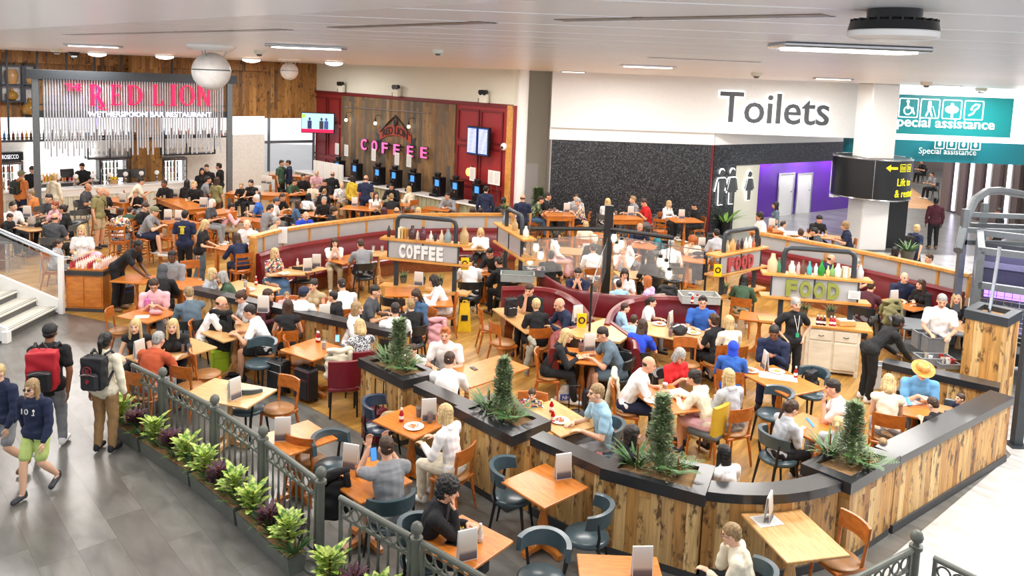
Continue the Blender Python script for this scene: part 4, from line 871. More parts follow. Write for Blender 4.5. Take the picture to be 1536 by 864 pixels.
# troughs of plants along the outside of the fence
def trough(a,b,label,k):
    a=Vector((a[0],a[1],0));b=Vector((b[0],b[1],0)); d=b-a; ang=math.atan2(d.y,d.x); L=d.length-.1; n=Vector((d.y,-d.x,0)).normalized()
    if n.x+n.y>0: n=-n
    o=a+d.normalized()*.05+n*.26; t=thing('plant_trough',label,'planter',(o.x,o.y,0),ang); s=1
    mb=MB(); mb.ring([[(0,-.09,0),(L,-.09,0),(L,.09,0),(0,.09,0)],[(-.01,-.12,.22),(L+.01,-.12,.22),(L+.01,.12,.22),(-.01,.12,.22)]]); mb.build('trough',MAT['iron_grey'],t,smooth=0)
    MB().box((L/2,0,.215),(L-.02,.2,.03)).build('soil',MAT['soil'],t,smooth=0)
    return o,d.normalized(),L
tr=[(fp[0],fp[1]),(fp[1],fp[2]),(fp[2],fp[3]),(fp[3],fp[4]),(fp2[1],fp2[2]),(fp2[2],fp2[3])]
nm=['first','second','third','fourth','fifth','sixth']
for i,(a,b) in enumerate(tr):
    o,d,L=trough(a,b,'grey trough of plants along the outside of the fence, %s from the far end'%nm[i],i)
    ns=max(2,int(L/.36))
    for j in range(ns):
        p=o+d*(L*(j+.5)/ns)
        dk=(j%2==1)
        t=put_plant('purple_leaf_plant' if dk else 'dumb_cane_plant',('dark purple leaved plant in the %s trough from the far end'%nm[i]) if dk else ('bright variegated yellow green leafy plant in the %s trough from the far end'%nm[i]),(p.x,p.y,.22),DARKP if dk else CANE,('purple plants in the %s trough'%nm[i]) if dk else ('variegated plants in the %s trough'%nm[i]),1.25 if not dk else 1.15)
    for j in range(ns):
        p=o+d*(L*(j+.9)/ns); put_plant('trailing_plant','low green spiky plant in the %s trough from the far end'%nm[i],(p.x,p.y,.22),FERN,'green spiky plants in the %s trough'%nm[i],.85)
for px,py,lb in((232,652,'coiled black cable on the floor beside the farthest troughs'),(318,705,'coiled black cable on the floor before the third trough'),(440,792,'coil of black cable on the floor where the fence steps'),(375,760,'loose loop of black cable by the middle troughs')):
    c=at(px,py); tag(MB().tube([(.17*math.cos(a/3)*(1-.01*a),.13*math.sin(a/3)*(1-.01*a),.008+.0003*a) for a in range(44)],.008,5).build('floor_cable',MAT['black_plastic'],None,(c.x,c.y,0)),lb,'cable')
# ================================================================ stairs at left
t=thing('staircase','pale stone staircase with white stringers coming down at the left edge','staircase',(-9.9,16,0))
yA,yB=-1.0,.9
NS=9
for i in range(NS):
    x=-.42*i-.25; z=.17*(i+1)
    MB().box((x,0,z-.02),(.5,1.9,.04),bev=.006).build('tread',MAT['stair_tread'],t,smooth=0); MB().box((x+.19,0,z-.11),(.03,1.88,.16)).build('riser',MAT['stair_dark'],t,smooth=0)
    MB().box((x+.2,0,z+.002),(.02,1.8,.004)).box((x+.13,0,z+.002),(.01,1.8,.004)).build('nosing_strip',MAT['kick_grey'],t,smooth=0)
for y in(yA,yB):
    mb=MB(); mb.ring([[(.1,y-.03,0),(.1,y-.03,.3),(-.42*NS,y-.03,.17*NS+.28),(-.42*NS,y-.03,.17*NS-.2)],[(.1,y+.03,0),(.1,y+.03,.3),(-.42*NS,y+.03,.17*NS+.28),(-.42*NS,y+.03,.17*NS-.2)]]); mb.build('stringer',MAT['white_paint'],t,smooth=0)
MB().box((.08,yB,.65),(.1,.1,1.3),bev=.01).build('newel_post',MAT['white_gloss'],t)
MB().box((.08,yA,.12),(.12,.14,.24),bev=.01).build('newel_base',MAT['white_gloss'],t)
MB().tube([(.1,yB,1.28),(-.42*NS,yB,.17*NS+1.3)],.05,10).build('handrail',MAT['chrome'],t)
mb=MB(); mb.ring([[(.02,yB-.008,.32),(.02,yB-.008,1.2),(-.42*NS,yB-.008,.17*NS+1.2),(-.42*NS,yB-.008,.17*NS+.3)],[(.02,yB+.008,.32),(.02,yB+.008,1.2),(-.42*NS,yB+.008,.17*NS+1.2),(-.42*NS,yB+.008,.17*NS+.3)]]); mb.build('glass_balustrade',MAT['glass'],t,smooth=0)
a=at(2,404); struct(MB().box((a.x-.1,a.y,2.92),(.25,.25,5.85)).build('trim_170',MAT['dark_wood'],smooth=0))
# condiment station at the foot of the stairs
a=Vector((-9.86,17.2,0)); t=thing('condiment_station','wooden service cabinet with dark top and sauce trays at the foot of the stairs','cabinet',(-9.42,17.55,0),math.radians(0))
MB().box((0,0,.46),(.82,.9,.78)).build('carcass',MAT['table_orange'],t,smooth=0); MB().box((0,0,.04),(.86,.94,.08)).build('plinth',MAT['kick_grey'],t,smooth=0); MB().box((0,0,.89),(.9,.98,.1)).build('worktop',MAT['cap_black'],t,smooth=0)
for s in(-1,1):
    o=MB().box((s*.2,-.46,.46),(.37,.02,.68),bev=.006).build('door',MAT['table_orange'],t); 
MB().box((0,.0,.955),(.8,.86,.03)).build('tray_rim',MAT['table_orange'],t,smooth=0)
SACH=MB().lathe([(.022,0),(.026,.1),(.012,.13),(.014,.15)],n=8).mesh('sauce_bottle',[M('bottle_glass')],40)
for i in range(6):
    for j in range(9):
        o=link('sauce_bottle',SACH,None,(-9.42-.33+.13*i,17.55-.38+.09*j,.972)); o.color=C(['b03030','f2e8dc','f2e8dc','b03030','f4f0ea','e8c8b8'][i]); tag(o,'small sauce bottle packed on top of the condiment cabinet','sauce bottle','sauces on the condiment cabinet')
# ================================================================ booths
def arcpts(pix,z,n=6):
    P_=[at(x,y,z) for x,y in pix]; out=[]
    for i in range(len(P_)-1):
        p0=P_[max(i-1,0)];p1=P_[i];p2=P_[i+1];p3=P_[min(i+2,len(P_)-1)]
        for k in range(n):
            s=k/n; out.append(.5*((2*p1)+(p2-p0)*s+(2*p0-5*p1+4*p2-p3)*s*s+(3*p1-p0-3*p2+p3)*s**3))
    out.append(P_[-1]); return [Vector((p.x,p.y,0)) for p in out]
def sweep(mb,path,prof,m=0,side=1):
    """sweep a closed (offset,z) profile along a level path; offset grows to the viewer's side"""
    L=[]
    for i,p in enumerate(path):
        d=(path[min(i+1,len(path)-1)]-path[max(i-1,0)]).normalized(); n=Vector((d.y,-d.x,0))*side
        L.append([(p.x+n.x*o,p.y+n.y*o,z) for o,z in prof])
    return mb.ring(L,m)
def bench(parent,path,side,m='maroon_leather',seat=True,zb=1.05):
    for i in range(0,len(path)-1,6):
        seg=path[i:i+7]
        sweep(MB(),seg,[(.0,.5),(.0,zb-.03),(.03,zb+.02),(.1,zb+.02),(.15,zb-.04),(.13,zb-.12),(.17,zb-.2),(.2,.5)],0,side).build('backrest_pad',MAT[m],parent,smooth=50)
        if seat: sweep(MB(),seg,[(.1,.34),(.1,.5),(.6,.5),(.65,.46),(.65,.38),(.62,.34)],0,side).build('seat_pad',MAT[m],parent,smooth=50)
    if seat: sweep(MB(),path,[(.05,.008),(.05,.34),(.55,.34),(.55,.008)],0,side).build('base',MAT['dark_wood'],parent,smooth=0)
def rail_screen(name,path,label,z0=1.02,z1=1.5):
    t=thing(name,label,'partition',(path[0].x,path[0].y,0)); q=[p-path[0] for p in path]
    sweep(MB(),q,[(-.1,z1),(-.1,z1+.07),(.1,z1+.07),(.1,z1)],0).build('top_rail',MAT['rail_wood'],t,smooth=30)
    sweep(MB(),q,[(-.07,.008),(-.07,z0),(.12,z0),(.12,.008)],0).build('base_wall',MAT['rail_wood'],t,smooth=30)
    for i in range(0,len(q),3): MB().box((q[i].x,q[i].y,(z0+z1)/2),(.07,.07,z1-z0)).build('upright',MAT['rail_wood'],t,smooth=0)
    for i in range(0,len(q)-1,3):
        j=min(i+3,len(q)-1); MB().plank_box(q[i],q[j],.015,z0+.03,z1-.02).build('frosted_panel',MAT['frost_panel'],t,smooth=0)
    return t
zr1=1.5
pa=arcpts([(376,357),(424,345),(508,333),(592,324),(680,322),(768,322)],zr1+.03)
rail_screen('booth_screen',pa,'long curved wooden screen with frosted panels behind the left maroon booth')
pb=arcpts([(1139,350),(1240,368),(1350,390),(1455,413)],zr1+.03)
rail_screen('booth_screen',pb,'long wooden screen with frosted panels behind the right maroon booth')
def off(path,d,side=1):
    o=[]
    for i,p in enumerate(path):
        e=(path[min(i+1,len(path)-1)]-path[max(i-1,0)]).normalized(); o.append(p+Vector((e.y,-e.x,0))*d*side)
    return o
t=thing('booth_bench','long curved maroon leather bench along the left screen','bench',(0,0,0)); bench(t,off(pa,.14),1,zb=1.15)
t=thing('booth_bench','long maroon leather bench along the right screen','bench',(0,0,0)); bench(t,off(pb,.14),1,zb=1.15)
a=pa[0]; struct(MB().plank_box((a.x-.05,a.y-.2),(a.x+.5,a.y-.9),.08,0,1.57).build('trim_171',MAT['rail_wood'],smooth=0)) if False else None
e0=(pa[1]-pa[0]).normalized()*.16; t=thing('booth_end_board','pale wooden end board closing the left end of the maroon booth','panel',(pa[0].x,pa[0].y,0)); MB().plank_box((0,0),(e0.y*.95,-e0.x*.95),.09,.008,1.55).build('board',MAT['rail_wood'],t,smooth=0)
# inner back-to-back booths
i1=arcpts([(752,428),(800,428),(840,434),(872,452),(893,478)],1.05)
t=thing('booth_bench','inner maroon bench on the left, its back curving down to the lamp pole','bench',(0,0,0)); bench(t,i1,1,zb=1.02)
i2=arcpts([(905,484),(915,462),(945,446),(1000,442),(1080,450)],1.05)
t=thing('booth_bench','inner maroon bench on the right, facing the blue shirted man table','bench',(0,0,0)); bench(t,i2,1,zb=1.02)
i3=arcpts([(808,408),(850,430),(930,442),(1000,440)],1.05)
t=thing('booth_bench','low maroon bench back behind the lamp pole','bench',(0,0,0)); bench(t,i3,-1,seat=False,zb=1.0)
t=thing('booth_bench','maroon bench end wrapping the wooden divider right of the grey shirted man','bench',(0,0,0)); bench(t,arcpts([(908,478),(925,490),(945,506),(948,520)],1.05),-1,seat=False,zb=1.0)
t=thing('booth_bench','maroon bench end beside the blonde woman in black','bench',(0,0,0)); bench(t,arcpts([(824,520),(826,498),(850,487),(880,483)],1.05),1,seat=False,zb=1.0)
q=[G(884,486,1.0),G(908,478,1.0),G(943,502,1.0),G(928,512,1.0),G(866,505,1.0),G(850,494,1.0)]
c=Vector((sum(a[0] for a in q)/6,sum(a[1] for a in q)/6,0)); t=thing('booth_divider','wooden topped divider between the two inner maroon booths','partition',(c.x,c.y,0))
q=[(a[0]-c.x,a[1]-c.y) for a in q]; MB().prism(q,.008,.96).build('cabinet',MAT['grey_brown_planks'] ,t,smooth=0); MB().prism([(x*1.05,y*1.05) for x,y in q],.96,1.0).build('top',MAT['table_pale'],t,smooth=0)
# ================================================================ shelf units with words
def shelf_unit(label,A,B,zs,pipe_px,word=None,wcol=None,posts=(.12,.8),ypx=None,ext=.0):
    """A,B: floor ends; zs: heights of bottom shelf, sign bottom shelf, top shelf, pipe top"""
    A=Vector(A);B=Vector(B);d=(B-A);L=d.length;ang=math.atan2(d.y,d.x); t=thing('word_shelf' if word else 'display_shelf_unit',label,'shelf',(A.x,A.y,0),ang)
    for x in posts: MB().box((x*L,0,zs[2]/2),(.09,.07,zs[2])).build('post',MAT['steel_dark'],t,smooth=0)
    for i,z in enumerate(zs[:3]): MB().box((L/2,0,z),(L,.34,.05),bev=.005).build('shelf_board',MAT['rail_wood'],t,smooth=0)
    x0,x1=posts[0]*L,posts[1]*L; r=.12; zt=zs[3]
    MB().tube([(x0,0,zs[2]),(x0,0,zt-r),(x0+r*.3,0,zt-r*.3),(x0+r,0,zt),(x1-r,0,zt),(x1-r*.3,0,zt-r*.3),(x1,0,zt-r),(x1,0,zs[2])],.05,10).build('pipe_hoop',MAT['steel_dark'],t)
    sx0,sx1=.09*L,.88*L; h=zs[2]-zs[1]-.06
    for s in(0,1): MB().box(((sx0+sx1)/2+(s-.5)*(sx1-sx0)/2,-.1,zs[1]+.03+h/2),((sx1-sx0)/2-.02,.015,h)).build('mesh_panel',MAT['frost_panel'],t,smooth=0)
    mb=MB(); 
    for x in(sx0,(sx0+sx1)/2,sx1): mb.box((x,-.11,zs[1]+.03+h/2),(.03,.03,h))
    mb.build('panel_frame',MAT['steel_dark'],t,smooth=0)
    if word: 
        n=len(word)
        for i,ch in enumerate(word):
            w=(sx1-sx0)*.62/n; text(ch,1,wcol,(sx0+(sx1-sx0)*.17+i*w*1.03,-.13,zs[1]+.05),0,.03,t,name='letter_'+ch.lower(),width=w*.86,height=h*.82,bold=.045)
    return t,ang,L,A
def zof(px,py,p,): return atY(px,py,p.y).z
BT=[MB().lathe([(.06,0),(.07,.02),(.075,.16),(.03,.24),(.022,.33),(.03,.34)],n=10).mesh('bottle',[M('bottle_glass')],40),
    MB().lathe([(.09,0),(.1,.03),(.1,.2),(.05,.28),(.04,.36)],n=12).mesh('flagon',[M('bottle_glass')],40),
    MB().lathe([(.045,0),(.05,.02),(.05,.2),(.02,.26),(.018,.3)],n=10).mesh('slim_bottle',[M('bottle_glass')],40),
    MB().box((0,0,.12),(.05,.16,.24),bev=.004).mesh('book',[M('bottle_glass')],0)]
def dress(unit,ref,items):
    t,ang,L,A=unit; ztop=None
    z=max(c.location.z for c in [t])
    for k,(fx,kind,col,s,lb) in enumerate(items):
        p=Matrix.Rotation(ang,3,'Z')@Vector((fx*L,.02,0)); o=link(BT[kind].name,BT[kind],None,(A.x+p.x,A.y+p.y,t['topz']),ang); s*=.84; o.scale=(s,s,s); o.color=C(col); tag(o,'%s on top of the %s'%(lb,ref),['bottle','flagon','bottle','book'][kind])
A=at(572,460);B=at(704,475); A=at(572,428,.75);B=at(704,442,.75); A.z=B.z=0
zA=[zof(640,434,(A+B)/2),zof(640,391,(A+B)/2),zof(640,362,(A+B)/2),zof(640,327,(A+B)/2)]
u=shelf_unit('steel and wood shelf unit with pale letters spelling COFFEE',A,B,zA,None,'COFFEE',MAT['paper'],(.17,.83)); u[0]['topz']=zA[2]+.025
dress(u,'coffee shelf',[(.07,2,'3a2418',1.,'dark turned wooden candlestick'),(.2,3,'e8e0c8',1.2,'cream book'),(.235,3,'d0b070',1.15,'tan book'),(.27,3,'b88848',1.1,'brown book'),(.34,1,'4a3030',1.,'dark brown glass flagon'),(.4,2,'d8c8b8',.8,'small clear bottle'),(.46,1,'5a2838',.95,'plum coloured glass flask'),(.55,0,'d8dcd8',.75,'round clear jar'),(.6,2,'2a2a30',.8,'small black bottle'),(.67,0,'d8c8a8',.9,'pale stoneware bottle'),(.74,1,'8a9a9a',.95,'grey green glass flask'),(.92,1,'b89a68',1.25,'large tan stoneware jug')])
A=at(1137,452,1.25);B=at(1296,463,1.25); c0=at(1215,500,0); 
A=at(1137,478,.95);B=at(1300,492,.95); A.z=B.z=0; m=(A+B)/2
zF=[.95,zof(1215,448,m),zof(1215,414,m),zof(1215,374,m)]
u=shelf_unit('steel and wood shelf unit with green letters spelling FOOD',A,B,zF,None,'FOOD',M('letter_olive','8a9040',.5),(.2,.84)); u[0]['topz']=zF[2]+.025
A_,B_,ang_=A,B,u[1]
dress(u,'food shelf',[(.1,1,'c8b890',1.2,'big cloudy glass flagon'),(.16,0,'4a7a5a',1.,'green slim bottle'),(.28,1,'d8dcc8',.8,'clear decanter'),(.34,2,'c8a8a8',.9,'pink tinted bottle'),(.38,0,'6a4838',.95,'brown stoneware bottle'),(.44,0,'50b0b0',.9,'turquoise vase'),(.5,2,'d8dcd8',.9,'clear slim bottle'),(.55,0,'1f8a30',1.05,'bright green bottle'),(.61,0,'d8c890',.7,'small yellow jar'),(.65,0,'7aa860',.8,'pale green bottle'),(.7,1,'c8d0cc',.85,'clear stoppered flask'),(.75,3,'d8c8a8',1.,'beige book'),(.77,3,'f0ece0',1.,'white book'),(.79,3,'c8a880',1.,'light brown book'),(.9,1,'b8b8b8',.85,'silver pitcher')])
t=thing('notice_card','small white printed notice fixed to the food shelf panel','notice',loc(A_.lerp(B_,.83)+Vector((.0,-.16,zF[1]+.12))),ang_); MB().box((0,0,.06),(.22,.01,.16)).build('sheet',MAT['paper'],t,smooth=0); mb=MB(); [mb.box((0,-.008,.01+.025*j),(.16,.004,.008)) for j in range(5)]; mb.build('print',MAT['menu_print'],t,smooth=0)
A=at(748,372,1.3);B=at(793,402,1.3);A.z=B.z=0;m=(A+B)/2
zE=[.8,zof(765,375,m),zof(772,347,m),zof(772,318,m)]
u=shelf_unit('shelf unit seen at an angle between the curved screen and the lamp frame',A,B,zE,None,None,None,(.25,.75)); u[0]['topz']=zE[2]+.025
dress(u,'angled left shelf unit',[(.15,0,'7a8a9a',1.,'blue grey vase'),(.5,1,'b89a68',.9,'tan pot'),(.85,1,'e8e4dc',.8,'white wire lantern')])
A=at(1063,448,.8);B=at(1140,430,.8);A.z=B.z=0;m=(A+B)/2
zG=[.8,zof(1102,405,m),zof(1102,376,m),zof(1102,345,m)]
u=shelf_unit('shelf unit of bottles behind the food shelf with red lettering panel',A,B,zG,None,'FOOD',M('letter_dullred','b04a4a',.5),(.22,.86)); u[0]['topz']=zG[2]+.025
dress(u,'shelf unit of bottles behind',[(.3,0,'c8b890',.9,'amber bottle'),(.4,1,'c8a060',.9,'golden flagon'),(.5,0,'5a3838',.8,'dark red bottle'),(.58,2,'3a2a28',1.,'brown slim bottle'),(.66,0,'d8dcd8',.9,'clear bottle'),(.74,2,'d8dcd8',1.1,'tall clear bottle'),(.82,0,'b86a50',.7,'terracotta jar'),(.93,2,'3a2418',1.,'dark slim bottle')])
# potted plants on the lower boards
POT=MB().lathe([(.07,0),(.1,.15),(.105,.16),(.09,.16),(.085,.12)],n=14).mesh('pot',[MAT['iron_grey']],40)
def potted(px,py,z,label,s=1.,me=None):
    p=at(px,py,z); t=thing('potted_plant',label,'plant',(p.x,p.y,z)); t.scale=(s,s,s); link('pot',POT,t); link('foliage',me or FERN,t,(0,0,.13)).scale=(.7,.7,.7)
for px,py,z,lb in((605,424,zA[0]+.03,'left fern in a grey pot on the lower coffee shelf'),(633,427,zA[0]+.03,'middle fern in a grey pot on the lower coffee shelf'),(659,429,zA[0]+.03,'right fern in a grey pot on the lower coffee shelf'),(1086,440,zG[0]+.03,'fern in a grey pot on the lower board behind the green jumper woman'),(1205,473,.98,'fern in a grey pot under the food sign'),(1245,476,.98,'second fern in a grey pot under the food sign, to the right')): potted(px,py,z,lb,.9)
potted(757,392,.83,'leafy plant in a grey pot on the angled left shelf unit',.9)
p=at(755,322,1.55); potted(757,322,1.57,'small yellow green plant in a pot at the end of the long curved screen',1.2)
p=at(1085,345,.5); t=thing('potted_palm','tall leafy palm in a black pot before the mosaic wall','plant',(at(1087,352).x,at(1087,352).y,0)); MB().lathe([(.16,0),(.22,.5),(.2,.5),(.18,.45)],n=16).build('pot',MAT['black_plastic'],t); link('foliage',SPIKE,t,(0,0,.45)).scale=(2.1,2.1,1.8)
p=at(805,352,0); t=thing('tall_plant','tall bushy green plant behind the angled left shelf unit','plant',(p.x,p.y,0)); MB().box((0,0,.3),(.5,.5,.6),bev=.02).build('pot',MAT['iron_grey'],t); link('foliage',TOPI[0],t,(0,0,.5)).scale=(1.9,1.9,1.5); link('ground_leaves',FERN,t,(0,0,.6)).scale=(1.5,1.5,1.2)
potted(1360,392,1.0,'spreading green plant behind the right booth screen',1.9)
# ================================================================ lamp frame
lp=at(906,465); t=thing('lamp_frame','tall dark steel frame with two arms carrying clusters of glowing jar lamps','lamp frame',(lp.x,lp.y,0))
ht=atY(911,308,lp.y).z; MB().box((0,0,ht/2),(.2,.16,ht)).build('pole',MAT['black_metal'],t,smooth=0)
az=zof(905,347,lp); la=atY(797,343,lp.y-.2); ra=atY(1010,357,lp.y-1.0)
za=atY(905,343,lp.y).z
MB().tube([(0,0,za),(la.x-lp.x,la.y-lp.y,la.z)],.05,8).build('arm',MAT['black_metal'],t); MB().tube([(0,0,za),(ra.x-lp.x,ra.y-lp.y,ra.z)],.05,8).build('arm',MAT['black_metal'],t)
mid=None
for k,(px,py,armp,fr) in enumerate(((804,371,la,1),(811,383,la,.94),(795,391,la,1.02),(921,357,ra,.1),(932,366,ra,.18),(925,372,ra,.14),(990,393,ra,.78),(999,399,ra,.86),(1003,412,ra,.92))):
    b=Vector((lp.x,lp.y,za)).lerp(armp,fr); q=atY(px,py,b.y)-Vector((lp.x,lp.y,0)); 
    MB().lathe([(.05,-.13),(.085,-.1),(.085,.08),(.05,.12)],tuple(q),12).build('jar_shade',MAT['glass'],t); MB().sph(tuple(q),(.065,.065,.1),10).build('bulb',MAT['bulb_glow'],t)
    MB().cyl((q.x,q.y,q.z+.1),(q.x,q.y,q.z+.17),.05).build('cap',MAT['black_metal'],t); MB().cyl((q.x,q.y,q.z+.17),(q.x,q.y,min(b.z,za) if b.z>q.z else q.z+.3),.008).build('cord',MAT['black_metal'],t)
for px,y0,y1,lb in((884,424,497,'thin black upright post left of the lamp pole'),(780,352,412,'thin black post at the left end of the booth glass'),(1057,385,432,'thin black post right of the hanging lamps')):
    z=1.0; p=at(px,y1,z); zt=atY(px,y0,p.y).z; tag(MB().box((0,0,zt/2),(.04,.04,zt)).build('screen_post',MAT['black_metal'],None,(p.x,p.y,0),0,0),lb,'post')
# ================================================================ steel cage at right
c0=at(1452,560,0); cg=atY(1453,560,14.3); cg.z=0; t=thing('steel_cage','big grey steel frame cage with wire mesh and violet light at the right edge','steel structure',(cg.x,cg.y,0),-.52)
zt=2.75; XW,YW=3.2,2.2
for x in(0,XW*.5,XW):
    for y in(0,YW): MB().box((x,y,zt/2),(.12,.12,zt)).build('upright',MAT['steel_grey'],t,smooth=0)
for z in(1.0,2.1,zt):
    for y in(0,YW): MB().box((XW/2,y,z),(XW,.12,.12)).build('cross_beam',MAT['steel_grey'],t,smooth=0)
    for x in(0,XW*.5,XW): MB().box((x,YW/2,z),(.12,YW,.1)).build('side_beam',MAT['steel_grey'],t,smooth=0)
mb=MB(); 
for i in range(26): mb.box((XW*i/26+.06,0,1.55),(.01,.01,1.1))
for i in range(12): mb.box((XW/2,0,1.05+i*.09),(XW,.01,.01))
mb.build('wire_mesh',MAT['chrome'],t,smooth=0)
MB().box((XW/2,YW*.55,1.7),(XW-.3,.05,.12)).build('violet_tube',MAT['purple_glow'],t,smooth=0); MB().box((XW/2,YW,1.3),(XW,.04,2.5)).build('back_panel',MAT['steel_dark'],t,smooth=0)
MB().box((XW/2,YW/2,1.25),(XW-.1,YW-.1,.05)).build('shelf',MAT['steel_dark'],t,smooth=0)
q=Vector((10.6,15.7,0)); area(q.x,q.y,2.4,1.5,.6,25,(.55,.35,1))
for px,py,z,lb in((1482,440,1.28,'left bushy plant inside the steel cage'),(1512,445,1.28,'right bushy plant inside the steel cage')): p=atY(px,py,14.9); tt=put_plant('cage_plant',lb,(p.x,14.9,1.28),FROND,s=1.)
# escalator-like frame rising behind the cage
t=thing('curved_frame','grey tubular steel hoop frame with cross bars rising behind the cage','steel structure',(0,0,0))
for dx in(0,1.6):
    P_=[atY(1437,376,16.0),atY(1448,330,16.6),atY(1462,300,17.2),atY(1480,287,17.6),atY(1500,286,18.),atY(1536,292,18.6)]
    MB().tube([p+Vector((dx,.0,0)) for p in P_],.09,10).build('hoop',MAT['steel_grey'],t)
for px,py,Y in((1462,322,17.0),(1450,363,16.4),(1470,338,17.2),(1455,345,16.7)): a=atY(px,py,Y); MB().box((a.x+1.5,a.y,a.z),(3.4,.12,.1)).build('cross_bar',MAT['steel_grey'],t,smooth=0)
for px,Y in((1446,16.4),(1474,17.4)): a=atY(px,340,Y); MB().box((a.x,a.y,1.6),(.12,.12,3.2)).build('leg',MAT['steel_grey'],t,smooth=0)
a=at(1524,668); t=thing('steel_post','dark slotted steel upright with base plate at the right edge beside the long wall','post',(a.x,a.y,0)); MB().box((0,0,1.4),(.14,.12,2.8)).build('upright',MAT['steel_dark'],t,smooth=0); MB().box((0,0,.01),(.3,.3,.02)).build('base_plate',MAT['steel_dark'],t,smooth=0)
# whitewashed sideboard under the food shelf
a=at(1205,559,0);b=at(1275,567,0); e=(b-a).normalized(); t=thing('sideboard','distressed whitewashed wooden sideboard with drawers below the food sign','sideboard',(a.x,a.y,0),math.atan2(e.y,e.x)); w=1.0
wood_mat('whitewash','cbbfa8','e6ddca',.6,1.5,0)
MB().box((w/2,.28,.5),(w,.52,.86)).build('carcass',MAT['whitewash'],t,smooth=0)
for x in(.04,w-.04): MB().box((x,.04,.06),(.07,.07,.12)).build('foot',MAT['whitewash'],t,smooth=0)
MB().box((w/2+.06,.28,.955),(w+.3,.6,.05),bev=.006).build('top',MAT['rail_wood'],t,smooth=0)
for s in(0,1):
    o=MB().box((w*.27+s*w*.46,.01,.8),(w*.42,.03,.2),bev=.006).build('drawer',MAT['whitewash'],t,smooth=0); MB().tube([(w*.27+s*w*.46-.05,-.01,.8),(w*.27+s*w*.46,-.04,.79),(w*.27+s*w*.46+.05,-.01,.8)],.008,6).build('handle',MAT['black_metal'],o)
    o=MB().box((w*.27+s*w*.46,.01,.4),(w*.42,.03,.54),bev=.006).build('door',MAT['whitewash'],t,smooth=0)

g0=at(780,412,1.05);g1=Vector((lp.x,lp.y,0));g2=at(884,497,1.0);g3=at(1057,432,1.0); t=thing('glass_screen','clear glass panes joining the thin black posts to the lamp pole','glass screen',(g1.x,g1.y,0))
for g in(g0,g2,g3):
    q=Vector((g.x-g1.x,g.y-g1.y,0)); MB().plank_box(q*.06,q*.97,.012,1.06,1.85).build('pane',MAT['glass'],t,smooth=0); MB().plank_box(q*.05,q*.98,.02,1.85,1.87).build('edge_strip',MAT['chrome'],t,smooth=0)
